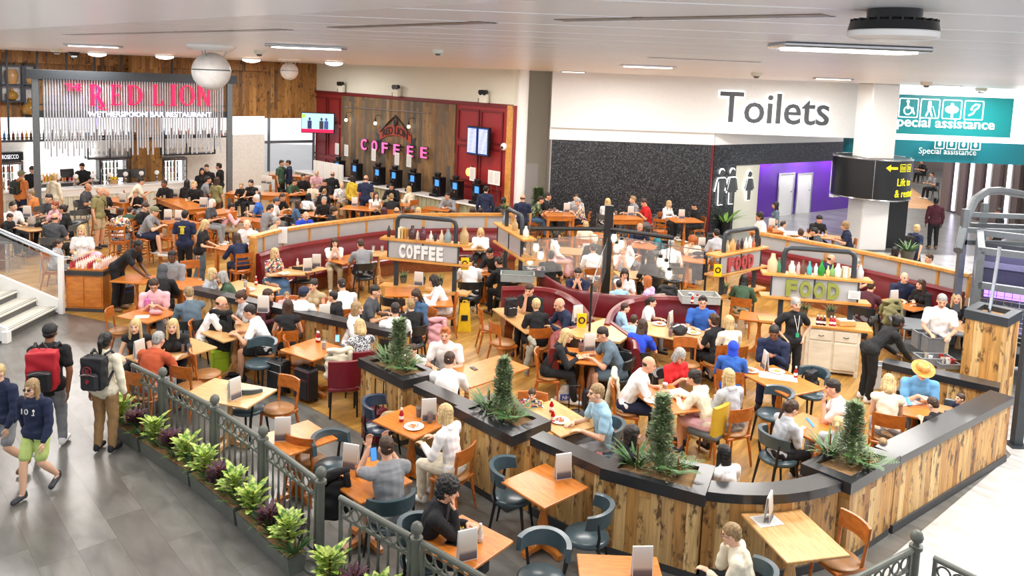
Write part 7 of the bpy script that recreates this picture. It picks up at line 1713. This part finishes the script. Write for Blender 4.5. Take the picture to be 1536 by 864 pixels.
def phone_(px,py,z,rz,label,tilt=0.,size=1.):
    p=anchor(px,py,z); z=p.z; t=thing('mobile_phone',label,'phone',(p.x,p.y,z),rz); t.rotation_euler=(tilt,0,rz); MB().box((0,0,.005),(.075,.155,.009),bev=.004).build('casing',MAT['black_plastic'],t); MB().box((0,0,.0098),(.068,.145,.001)).build('screen',MAT['screen_blue'] if tilt else MAT['black_plastic'],t,smooth=0)
Z=.76
for ln in '''848 715 .76 20|menu card standing on the empty orange square table
1152 780 .76 60|large menu card standing on the light table at bottom right
700 838 .76 25|menu card standing on the young man eating's table
962 864 .76 5|menu card standing on the small table at the bottom edge
518 697 .76 -15|thick menu stack with printed cover on the photographing man's table
643 630 .76 15|menu card beside the drinks on the plate table, by the white jacket woman
424 660 .76 10|menu card standing on the small orange table by the fence
352 598 .76 60|tall menu card standing on the empty pale double table
200 540 .76 70|menu card standing beside the blonde in strappy vest
512 494 .76 15|menu card standing on the light table against the low wall
866 482 1.02 30|grey menu card standing on the divider top near the bald bowed man
885 516 .76 15|menu card standing between the blonde in black and man in grey
1005 490 .76 60|menu card standing on the family table
1145 552 .76 90|narrow menu card beside the royal blue hooded person
1340 455 .76 15|upright menu card on the right booth table
459 408 .76 30|two fanned menu cards on the left booth table
484 398 .76 10|menu card beside the woman with long brown hair
540 305 .76 10|white menu card on the empty orange far table
41 325 1.06 10|taller menu card on the far left round table side
48 340 .76 5|white menu card on the far left round table
249 290 1.06 0|left menu card of two at the start of the long bar table
256 289 1.06 0|right menu card of two at the start of the long bar table
202 310 1.06 0|menu card before the boy in black drinking
252 330 1.06 10|left menu card by the camouflage cap man
268 331 1.06 0|right menu card by the camouflage cap man
305 311 1.06 0|menu card beside the blond youth in black
330 309 1.06 0|menu card behind the white haired woman in charcoal
372 322 .76 0|menu card on the beer table of the man in pink shirt
386 292 1.06 5|menu card between the two steel posts and the blue polo
396 275 1.06 0|left menu card on the far white topped table
404 276 1.06 0|right menu card on the far white topped table
849 315 1.06 10|menu card on the left tall table under the mosaic
928 314 1.06 10|menu card on the middle tall table under the mosaic
1022 328 1.06 10|menu card on the right pedestal table under the mosaic
875 388 .76 20|wide menu card left of the lamp pole
960 398 .76 20|menu card beside the man with clasped hands
1049 372 .76 0|menu card beside the curly ginger haired woman
1148 337 1.06 0|menu card behind the curly dark haired person
495 318 .76 0|menu card before the suited man
628 428 .8 -10|fanned menu cards on the lower coffee shelf
395 468 1.04 0|menu card standing on the low wall's far side'''.split('\n'):
    a,lb=ln.split('|'); a=[float(v) for v in a.split()]; tm(*a,lb)
for ln in '''628 625 3a1410 .76|dark cola glass by the plate, left of two
645 634 6a2014 .76|red brown drink glass by the plate, right of two
537 714 c86a14 .76|orange juice glass before the photographing man
871 527 a02818 .76|red drink glass at the small orange table
879 524 d8a848 .76|empty beer glass at the small orange table
997 588 d89018 .76|full beer glass beside the big bald man
999 512 a83018 .76|red brown drink on the family table
1131 545 d89820 .76|beer glass beside the royal blue hooded person
275 528 981818 .76|red drink glass beside the long haired blonde
287 530 3a1410 .76|cola glass beside the long haired blonde
486 523 e0d8c8 .76|clear drink glass on the light table by the low wall
378 322 c88a20 .76|left beer glass of the man in pink shirt
386 325 c88a20 .76|middle beer glass of the man in pink shirt
392 322 d89a20 .76|right beer glass of the man in pink shirt
368 430 e0e0d8 .76|clear glass on the long table with plates
560 375 e0e0e0 .76|clear glass behind the coffee shelf
573 372 e0e0e0 .76|pale cup behind the coffee shelf
712 404 601a14 .76|dark drink near the man in black hoodie
1240 350 d8a020 .76|beer glass left of the white column
1226 352 c03020 .76|pink drink behind the right screen
290 302 d8c080 1.06|empty stemmed glass before the blond youth
1338 452 c8b8a8 .76|water glass on the right booth table
919 398 88b0d8 .76|blue water bottle-like glass by the man with clasped hands
1015 395 e8e0d8 .76|milky drink by the curly ginger woman
165 305 c89830 1.06|beer glass left of the beige dressed man
240 300 e0c060 1.06|yellow drink on the long bar table
350 345 e8e0d0 .76|pale glass before the white haired man in jumper
520 288 b8a070 .76|pint glass before the old man in checked shirt
830 317 a03020 1.06|red drink at the left tall table
922 322 983020 1.06|red drink at the middle tall table'''.split('\n'):
    a,lb=ln.split('|'); a=a.split(); glass(float(a[0]),float(a[1]),float(a[3]),a[2],lb,'beer' in lb and 'full' in lb)
for ln in '''602 632 a81828 .76|red sauce bottle left of the plate
502 505 8a1c1c .76|dark red sauce bottle by the speckled dress woman
507 502 c83030 .76|bright red sauce bottle by the speckled dress woman
391 425 b02020 .76|sauce bottle on the long table with plates
827 618 b81818 .76|left red sauce bottle on the toddler's pale table
829 633 c02020 .76|right red sauce bottle on the toddler's pale table
1195 566 981c14 .76|ketchup bottle at the end of the orange table by the navy jacket man
441 398 e8e0d8 .76|small white pot on the left booth table
228 468 a81838 .76|small red bottle beside the pink cup
873 512 b02058 .76|pink sauce bottle at the small orange table
608 691 e0c878 .76|mayonnaise bottle by the photographing man
720 812 d8d0c0 .76|pale sauce sachet bottle by the young man eating
1038 455 a82018 1.02|red sauce bottle on the ledge right of the pole
1050 457 c89028 1.02|yellow sauce bottle on the ledge right of the pole'''.split('\n'):
    a,lb=ln.split('|'); a=a.split(); sauce(float(a[0]),float(a[1]),float(a[3]),a[2],lb)
for ln in '''621 641 c88850 .76|white plate with half eaten toast before the white jacket woman
692 800 e8b830 .76|bowl of yellow chips before the young man eating
1165 558 d8a860 .76|plate of pale food before the man in navy jacket
1043 492 c89040 .76|plate with chips before the man in blue tee
1040 500 e0b850 .76|yellow filled tray plate on the family table
373 435 d8c8a0 .76|plate on the long table beyond the low wall
990 485 b87838 .76|small plate with food left on the family table
262 552 c8a030 .76|plate of chips between the blonde pair and rust polo man
840 632 c07040 .76|plate of food before the man in pale blue
425 412 d8d0b8 .76|plate before the woman in floral blouse
1125 556 a87840 .76|plate near the royal blue hooded person
550 378 d8c0a0 .76|plate behind the coffee shelf
838 318 a86040 1.06|plate piled with food on the left tall table
940 314 a86840 1.06|plate on the middle tall table
975 602 e8e0d8 .76|white saucer near the beer glass
470 300 c87848 .76|plate on the crowded far table'''.split('\n'):
    a,lb=ln.split('|'); a=a.split(); plate(float(a[0]),float(a[1]),float(a[3]),a[2],lb,lb.startswith('bowl'))
phone_(711,553,.76,.6,'black phone lying on the long orange table'); phone_(679,815,.76,1.3,'black phone lying before the young man eating')
phone_(560,681,1.2,.5,'phone held up sideways by the man in grey tee',1.35); phone_(1215,634,.86,.9,'phone with blue screen held by the girl in grey hoodie',.7); phone_(1362,602,.82,.3,'white phone held by the woman in cream sleeveless top',.6); phone_(506,508,.9,.2,'phone held by the woman in speckled dress',.6)
# number block and papers
def paper_(px,py,z,w,d,rz,mat,label,name='leaflet',cat='leaflet'):
    p=anchor(px,py,z); z=p.z; t=thing(name,label,cat,(p.x,p.y,z),rz); MB().box((0,0,.002),(w,d,.003)).build('sheet',MAT[mat],t,smooth=0); mb=MB(); [mb.box((0,-d*.35+d*.1*j,.004),(w*.8,d*.035,.001)) for j in range(8)]; mb.build('print',MAT['menu_print'],t,smooth=0)
paper_(1150,781,.76,.3,.22,.3,'paper','colourful leaflet lying on the light table at bottom right'); paper_(1015,590,.76,.4,.3,.5,'paper','open white papers beside the beer glass'); paper_(1167,565,.76,.6,.3,-.3,'paper','long white paper sheet under the plate by the navy jacket man'); paper_(1357,602,.76,.4,.3,.3,'paper','menu held open between the straw hat man and the blonde'); paper_(635,455,.76,.5,.35,.2,'paper','open newspaper before the woman in denim','newspaper','newspaper'); paper_(213,475,.76,.25,.2,.3,'paper','crumpled white napkin beside the pink cup','napkin','napkin')
paper_(1110,600,.01,.01,.01,0,'paper','x') if False else None
p=anchor(221,466,.76); t=thing('travel_cup','tall pink lidded travel cup on the orange table','cup',(p.x,p.y,p.z)); MB().lathe([(.035,0),(.05,.2),(.001,.2)],n=16).build('cup_body',M('cup_pink','d878b8',.4),t); MB().lathe([(.053,.2),(.053,.22),(.03,.235),(.001,.235)],n=16).build('lid',M('cup_lid','c868a8',.4),t); MB().cyl((0,0,.2),(.02,0,.32),.006).build('straw',MAT['cup_lid'],t)
p=anchor(234,472,.76); t=thing('purse','pink zipped purse beside the pink cup','purse',(p.x,p.y,p.z)); MB().sph((0,0,.05),(.13,.07,.05),16).build('purse_body',M('purse_pink','d89aa0',.6),t); MB().tube([(-.12,0,.07),(0,0,.102),(.12,0,.07)],.006).build('zip',MAT['chrome'],t)
p=anchor(1018,502,.76); t=thing('helmet_bag','black and white bag heaped on the family table','bag',(p.x,p.y,p.z)); 
mb=MB(); mb.sph((0,0,.1),(.17,.13,.11),16); me=remesh(mb,.012,1,.03,22.); me.materials.append(M('bag_black','1c1c20',.6)); link('bag_body',me,t); MB().tube([(-.14,0,.12),(-.05,-.05,.2),(.08,-.03,.21),(.15,0,.12)],.018).build('white_strap',MAT['paper'],t)
# backpacks
def rucksack(loc,rz,col,col2,label,s=1.,worn=True,emblem=False):
    t=thing('rucksack',label,'rucksack',loc,rz); t.scale=(s,s,s)
    mb=MB(); mb.cap((-.06,0,.1),(-.06,0,.38),.1,.09,.8,(1,0,0)); mb.cap((.06,0,.1),(.06,0,.38),.1,.09,.8,(1,0,0)); mb.box((0,0,.24),(.28,.16,.4)); me=remesh(mb,.012,3,.008,24.); me.materials.append(M('bag_'+col,col,.6)); link('pack_body',me,t)
    mb=MB(); mb.box((0,-.1,.15),(.22,.08,.22),bev=.03); mb.build('front_pocket',M('bag_'+col2,col2,.6),t); MB().tube([(-.1,-.145,.24),(0,-.15,.265),(.1,-.145,.24)],.006).build('zip',MAT['chrome'],t)
    MB().tube([(-.04,.02,.46),(0,.02,.52),(.04,.02,.46)],.01).build('top_handle',MAT['black_plastic'],t)
    for sx in(-1,1): MB().tube([(sx*.09,.08,.44),(sx*.11,.17,.46),(sx*.12,.24,.38),(sx*.12,.22,.22),(sx*.12,.08,.08)] if worn else [(sx*.09,.08,.44),(sx*.1,.14,.3),(sx*.12,.08,.08)],.018,6).build('shoulder_strap',M('bag_'+col2,col2,.6),t)
    if emblem:
        MB().tube([(.055*math.cos(a*.4),-.148,.3+.055*math.sin(a*.4)) for a in range(16)],.004,5,closed=True).build('round_emblem',MAT['red_panel'],t); MB().box((0,-.15,.3),(.05,.004,.05)).build('emblem_centre',MAT['red_trim'],t); MB().box((0,-.15,.17),(.04,.004,.05),ry=.6).build('red_badge',MAT['red_panel'],t)
    return t
def on_back(who,col,col2,label,zc=1.02,s=1.,back=.2,emblem=False):
    w=WHO[who]; rz=w.rotation_euler[2]; k_=w.scale[0]; p=w.location+Matrix.Rotation(rz,3,'Z')@Vector((0,-back*k_,0)); rucksack((p.x,p.y,p.z+zc*k_),rz,col,col2,label,s*k_,True,emblem)
on_back('tall man in black tee wearing a red rucksack','b01828','1c1c20','big red rucksack with black straps on the tall man',.92,1.25,.25); on_back('woman in cream top with black rucksack','1c1d22','26282e','black rucksack with red round emblem on the woman in cream top',.98,1.12,.23,True)
on_back('person in black with black rucksack','14151a','202228','black rucksack on the person right of the coffee counter',1.0,.9); on_back('man in orange tee with dark rucksack','2a3028','1a1c1a','dark green rucksack on the man in orange tee at the bar',1.0,.95); on_back('blond woman in navy tee with black rucksack','17181c','22242a','black rucksack on the woman walking behind the right screen',1.,.9)
for px,py,z,rz,c1,c2,lb in ((766,475,.76,.4,'15161a','22242a','black rucksack standing on the long pale table'),(1215,588,.5,.8,'1a1c22','26282e','black rucksack on the grey chair right of the orange table'),(478,505,.5,2.,'22305a','1a2238','navy rucksack on the chair behind the light table'),(884,617,.02,.3,'1a1c20','26282e','black bag on the floor behind the man in pale blue'),(715,862,.02,1.,'1a1c20','26282e','black rucksack on the floor under the young man eating table')): p=anchor(px,py,z) if z>.7 else at(px,py,z); rucksack((p.x,p.y,p.z),rz,c1,c2,lb,.85,False)
# suitcases
def suitcase(px,py,rz,col,trim,label,s=1.,handle=False):
    p=at(px,py); t=thing('suitcase',label,'suitcase',(p.x,p.y,.008),rz); t.scale=(s,s,s); MB().box((0,0,.32),(.38,.24,.54),bev=.035).build('case_body',M('case_'+col,col,.55),t); MB().box((0,-.125,.24),(.3,.02,.32),bev=.008).build('front_pocket',M('case_'+col,col,.55),t)
    MB().tube([(-.15,-.13,.42),(0,-.135,.42),(.15,-.13,.42)],.005).build('zip',M('trim_'+trim,trim,.4),t); MB().tube([(-.17,-.122,.08),(-.17,-.122,.56),(.17,-.122,.56),(.17,-.122,.08)],.006).build('piping',M('trim_'+trim,trim,.4),t); MB().tube([(-.07,0,.59),(-.06,0,.63),(.06,0,.63),(.07,0,.59)],.012).build('carry_handle',MAT['black_plastic'],t)
    for sx in(-1,1): MB().cyl((sx*.15-.02,.09,.03),(sx*.15+.02,.09,.03),.03).build('wheel',MAT['black_plastic'],t)
    if handle: MB().tube([(-.09,.08,.58),(-.09,.08,1.02),(.09,.08,1.02),(.09,.08,.58)],.01).build('pull_handle',MAT['black_metal'],t)
suitcase(418,590,-.55,'1c1e22','a8a8a8','black suitcase with grey piping, left of the two under the table',1.); suitcase(459,602,-.55,'1c1c20','7a1c34','black suitcase with maroon piping, right of the two under the table',1.)
suitcase(562,665,-.6,'6a1428','8a2038','burgundy suitcase with raised handle at the foot of the planter',.95,True); suitcase(860,668,.2,'1c1e22','303236','dark suitcase with raised handle beside the toddler table',.9,True); suitcase(190,458,.8,'1a1c20','2848b8','black holdall case on the floor by the bending man',.8); suitcase(1065,372,.1,'20222a','909498','small dark suitcase with raised chrome handle by the mosaic wall',.9,True); suitcase(330,562,.6,'a8c828','8aa820','lime yellow suitcase under the black coat chair',.8)
# coats on chairs
def coat(px,py,z,rz,col,label,w=.46,h=.6,d=.16):
    p=at(px,py,z); t=thing('coat',label,'coat',(p.x,p.y,p.z-h*.5),rz); mb=MB(); mb.cap((-w*.38,0,h*.96),(w*.38,0,h*.96),.05,.05); mb.cap((0,-.05,h*.75),(0,-.09,h*.2),w*.5,w*.54,.12,(1,0,0)); mb.cap((0,.05,h*.8),(0,.07,h*.5),w*.5,w*.5,.12,(1,0,0)); me=remesh(mb,.014,2,.022,22.); me.materials.append(M('coat_'+col,col,.85,bump=.2)); link('cloth_body',me,t)
    mb=MB(); mb.cap((w*.4,-.04,h*.9),(w*.48,-.12,h*.3),.045,.035); me=remesh(mb,.014,1,.01,22.); me.materials.append(MAT['coat_'+col]); link('sleeve',me,t)
for a in ((331,500,.75,-.2,'141518','black coat hung over the back of a chair by the balding man',.5,.85),(508,548,.72,.3,'d8d0b8','cream coat draped over the burgundy chair',.46,.55,.2),(920,590,.6,-1.7,'d0c8b0','beige coat hanging behind the big bald man',.45,.7,.26),(797,540,.6,-1.4,'8a8878','grey green coat behind the long haired blonde',.4,.75,.26),(1335,470,.8,.3,'8a8458','khaki coat piled on the black padded chair',.5,.6),(1048,402,.55,.1,'1c2230','dark jacket over a chair right of the lamps',.4,.9),(655,500,.6,.2,'d8a0a8','pink cardigan hanging from a chair by the wet floor sign',.35,.6),(500,745,.7,.6,'121316','black jacket over the chair end by the near fence',.35,.6),(1000,445,.6,.3,'2a2c30','black coat heap on the chair behind the right inner booth',.5,.5)): coat(*a)
p=at(586,640,.5); t=thing('handbag','beige handbag with looped handles on the navy chair','handbag',(p.x,p.y,.5),.5)
mb=MB(); mb.sph((0,0,.12),(.2,.1,.12),16); me=remesh(mb,.012,1,.015,20.); me.materials.append(M('bag_beige','b09a74',.7)); link('bag_body',me,t); MB().tube([(-.12,-.1,.15),(-.15,-.16,.25),(0,-.18,.28),(.1,-.14,.2),(.12,-.1,.12)],.012).build('handle_loop',MAT['bag_beige'],t)
# wet floor signs
def wet(px,py,label,s=1.):
    p=at(px,py); t=thing('wet_floor_sign',label,'floor sign',(p.x,p.y,.008),.1); t.scale=(s,)*3; m=M('plastic_yellow','f0c818',.4)
    for sy in(-1,1): MB().add([(-.15,sy*.14,0),(.15,sy*.14,0),(.1,sy*.02,.6),(-.1,sy*.02,.6),(-.15,sy*.15,0),(.15,sy*.15,0),(.1,sy*.03,.6),(-.1,sy*.03,.6)],[(0,1,2,3),(4,5,6,7),(0,1,5,4),(1,2,6,5),(2,3,7,6),(3,0,4,7)]).build('panel',m,t,smooth=0)
    MB().tube([(-.05,0,.6),(-.04,0,.66),(.04,0,.66),(.05,0,.6)],.012).build('handle',m,t); MB().box((0,-.11,.3),(.14,.01,.12),rx=-.2).build('warning_print',MAT['black_plastic'],t)
wet(696,495,'yellow folding wet floor sign standing behind the boy in black hoodie')
p=at(872,487,1.0)
for px,py,z,lb in((872,492,.99,'yellow and black round warning badge leaning on the booth divider'),(1076,415,1.35,'yellow and black warning sign clipped to the bottle shelf end'),(697,405,1.3,'yellow and black warning sign clipped to the coffee shelf end')):
    p=at(px,py,z); t=thing('warning_badge',lb,'sign',(p.x,p.y,z),.1); MB().box((0,0,.14),(.18,.02,.28),bev=.004).build('board',M('plastic_yellow','f0c818',.4),t); MB().tube([(.055*math.cos(a*.5),-.014,.15+.055*math.sin(a*.5)) for a in range(12)],.014,6,closed=True).build('ring_mark',MAT['black_plastic'],t)
# tubs and bins
def tub(px,py,z,w,d,h,col,label,items=0,rz=0.):
    p=at(px,py,z); t=thing('dish_tub',label,'tub',(p.x,p.y,z),rz); m=M('tub_'+col,col,.45); mb=MB(); th=.012
    for (cx_,cy_,sx,sy) in((0,-d/2,w,th),(0,d/2,w,th),(-w/2,0,th,d),(w/2,0,th,d)): mb.box((cx_,cy_,h/2),(sx,sy,h))
    mb.box((0,0,.006),(w,d,.012)); mb.build('tub_body',m,t,smooth=0); mb=MB(); mb.box((0,-d/2,h),(w+.03,.03,.015)).box((0,d/2,h),(w+.03,.03,.015)).box((-w/2,0,h),(.03,d,.015)).box((w/2,0,h),(.03,d,.015)); mb.build('rim',m,t,smooth=0)
    for i in range(items):
        o=link('used_cup',CUPM,None,(p.x+(random.random()-.5)*w*.7,p.y+(random.random()-.5)*d*.6,z+.03)); o.color=C(random.choice(['d8d8d8','c8c0b0','a83028','e8e8e8','708090'])); tag(o,'used cup standing in the '+label,'cup','used cups in the '+label.split(',')[0])
CUPM=MB().lathe([(.03,0),(.04,.12),(.036,.12),(.028,.01)],n=12).mesh('used_cup',[M('bottle_glass')],50)
tub(776,420,1.0,.75,.4,.16,'9aa09c','pale grey dish tub on the ledge left of the glass')
tub(800,412,1.0,.5,.4,.15,'686c70','dark grey dish tub full of glasses',14)
tub(1048,452,1.0,.8,.45,.16,'b0b4b0','pale dish tub behind the blue tee man',8)
p=at(1386,522,.55); t=thing('service_trolley','low steel trolley holding bins and dish tubs behind the low back wall','trolley',(at(1400,548).x,at(1400,548).y,.008),-.3)
for z in(.3,.78): MB().box((0,.1,z),(1.7,.9,.03)).build('tray_shelf',MAT['steel_grey'],t,smooth=0)
for sx in(-1,1):
    for sy in(-.15,.35): MB().cyl((sx*.62,sy,.0),(sx*.62,sy,.82),.018).build('leg',MAT['chrome'],t)
for px,py,lb in((1383,520,'left tall grey bin on the trolley behind the low wall'),(1398,528,'right tall grey bin on the trolley behind the low wall')): tub(px,py,.8,.3,.24,.3,'70767c',lb)
tub(1400,544,.8,.6,.3,.12,'8a8e92','shallow grey tub with cutlery on the trolley edge',5); tub(1314,580,.02,.3,.24,.45,'c8ccd0','clear waste bin on the floor beyond the low back wall')
tub(1420,550,.8,.35,.25,.08,'787c80','small tray of red topped jars behind the low wall',6)
# sideboard goods
p0=at(1205,490,.985)
for i,(px,col,lb) in enumerate(((1226,'5a1c14','first dark sauce jar on the sideboard from the left'),(1231,'7a2418','second dark sauce jar on the sideboard from the left'),(1236,'3a2018','third dark sauce jar on the sideboard from the left'),(1246,'b02838','red bottle on the sideboard right of the dark jars'),(1251,'c02848','bright red bottle beside the wicker box'))): sauce(px,487+i*.5,.985,col,lb)
p=at(1268,487,.985); t=thing('wicker_box','low wicker box of cutlery on the sideboard','box',(p.x,p.y,.985),.1); MB().box((0,0,.05),(.34,.22,.1),bev=.01).build('basket',MAT['table_pale'],t); MB().box((0,0,.102),(.3,.18,.01)).build('contents',MAT['paper'],t,smooth=0)
# small marks on clothes
def on_person(who,build):
    build(WHO[who])
w=WHO['girl in navy hoodie, lime shorts and sunglasses']; text('10',.1,MAT['paper'],(.1,.165,1.24),math.pi,.002,w,name='number_print',width=.1,height=.08)
o=MB().sph((-.08,.165,1.3),(.02,.008,.02),8).box((-.08,.165,1.26),(.01,.008,.05)).box((-.072,.165,1.235),(.04,.008,.008)).build('crest_print',MAT['paper'],w)
w=WHO['man in navy tee with yellow back print']; MB().sph((0,-.14,1.28),(.05,.02,.1),10).box((0,-.15,1.36),(.16,.01,.03)).box((0,-.15,1.2),(.1,.01,.03)).build('yellow_back_print',M('print_yellow','d8c840',.7),w)
w=WHO['staff woman in black with lanyard, hands on hips']; MB().tube([(-.05,.12,1.42),(-.01,.185,1.2),(0,.19,1.12),(.01,.185,1.2),(.05,.12,1.42)],.005).build('lanyard',MAT['paper'],w); MB().box((0,.195,1.08),(.06,.006,.08)).build('name_badge',M('badge_green','3aa878',.5),w)
w=WHO['big man in olive tee and beige shorts']; MB().box((-.17,.1,.98),(.1,.2,.17),bev=.02).build('crossbody_bag',MAT['black_plastic'],w); MB().tube([(-.18,.05,1.05),(-.08,.14,1.3),(.1,.06,1.46),(.12,-.08,1.44),(-.05,-.16,1.25),(-.18,-.02,1.05)],.009).build('bag_strap',MAT['black_plastic'],w)
p=at(848,585,.25); t=thing('carrier_bag','white carrier bag with blue print on the floor by the small orange table','bag',(p.x,p.y,.008),.2); mb=MB(); mb.cap((-.08,0,.1),(.08,0,.1),.1,.1,.8); mb.cap((0,0,.1),(0,0,.28),.14,.1,.6,(1,0,0)); me=remesh(mb,.012,1,.02,25.); me.materials.append(MAT['paper']); link('bag_body',me,t); MB().box((0,-.115,.16),(.24,.01,.1)).build('blue_print',M('nhs_blue','1c48a8',.5),t); text('NHS',.08,MAT['paper'],(-.08,-.125,.125),0,.002,t,width=.16,height=.07)
p=at(141,385,1.0); t=thing('plush_cushion','pastel rainbow cushion held above the toddler','cushion',(p.x,p.y,.95)); MB().sph((0,0,0),(.2,.14,.09),16).build('lower_half',M('plush_teal','98d0c8',.9),t); MB().sph((0.02,0,.1),(.17,.12,.08),16).build('upper_half',M('plush_pink','e8b8cc',.9),t)

a=min(pa,key=lambda p:abs((Vector((p.x,p.y,0))-Vector((at(468,352,1.57).x,at(468,352,1.57).y,0))).length)); tm0=thing('leaflet','white leaflet folded over the left part of the curved screen rail','leaflet',(a.x,a.y,1.575),.3)
MB().box((0,-.14,-.17),(.22,.008,.38),rx=.08).build('front_sheet',MAT['paper'],tm0,smooth=0); MB().box((0,.0,.004),(.22,.28,.006)).build('top_fold',MAT['paper'],tm0,smooth=0)
bpy.data.scenes.remove(WORK)
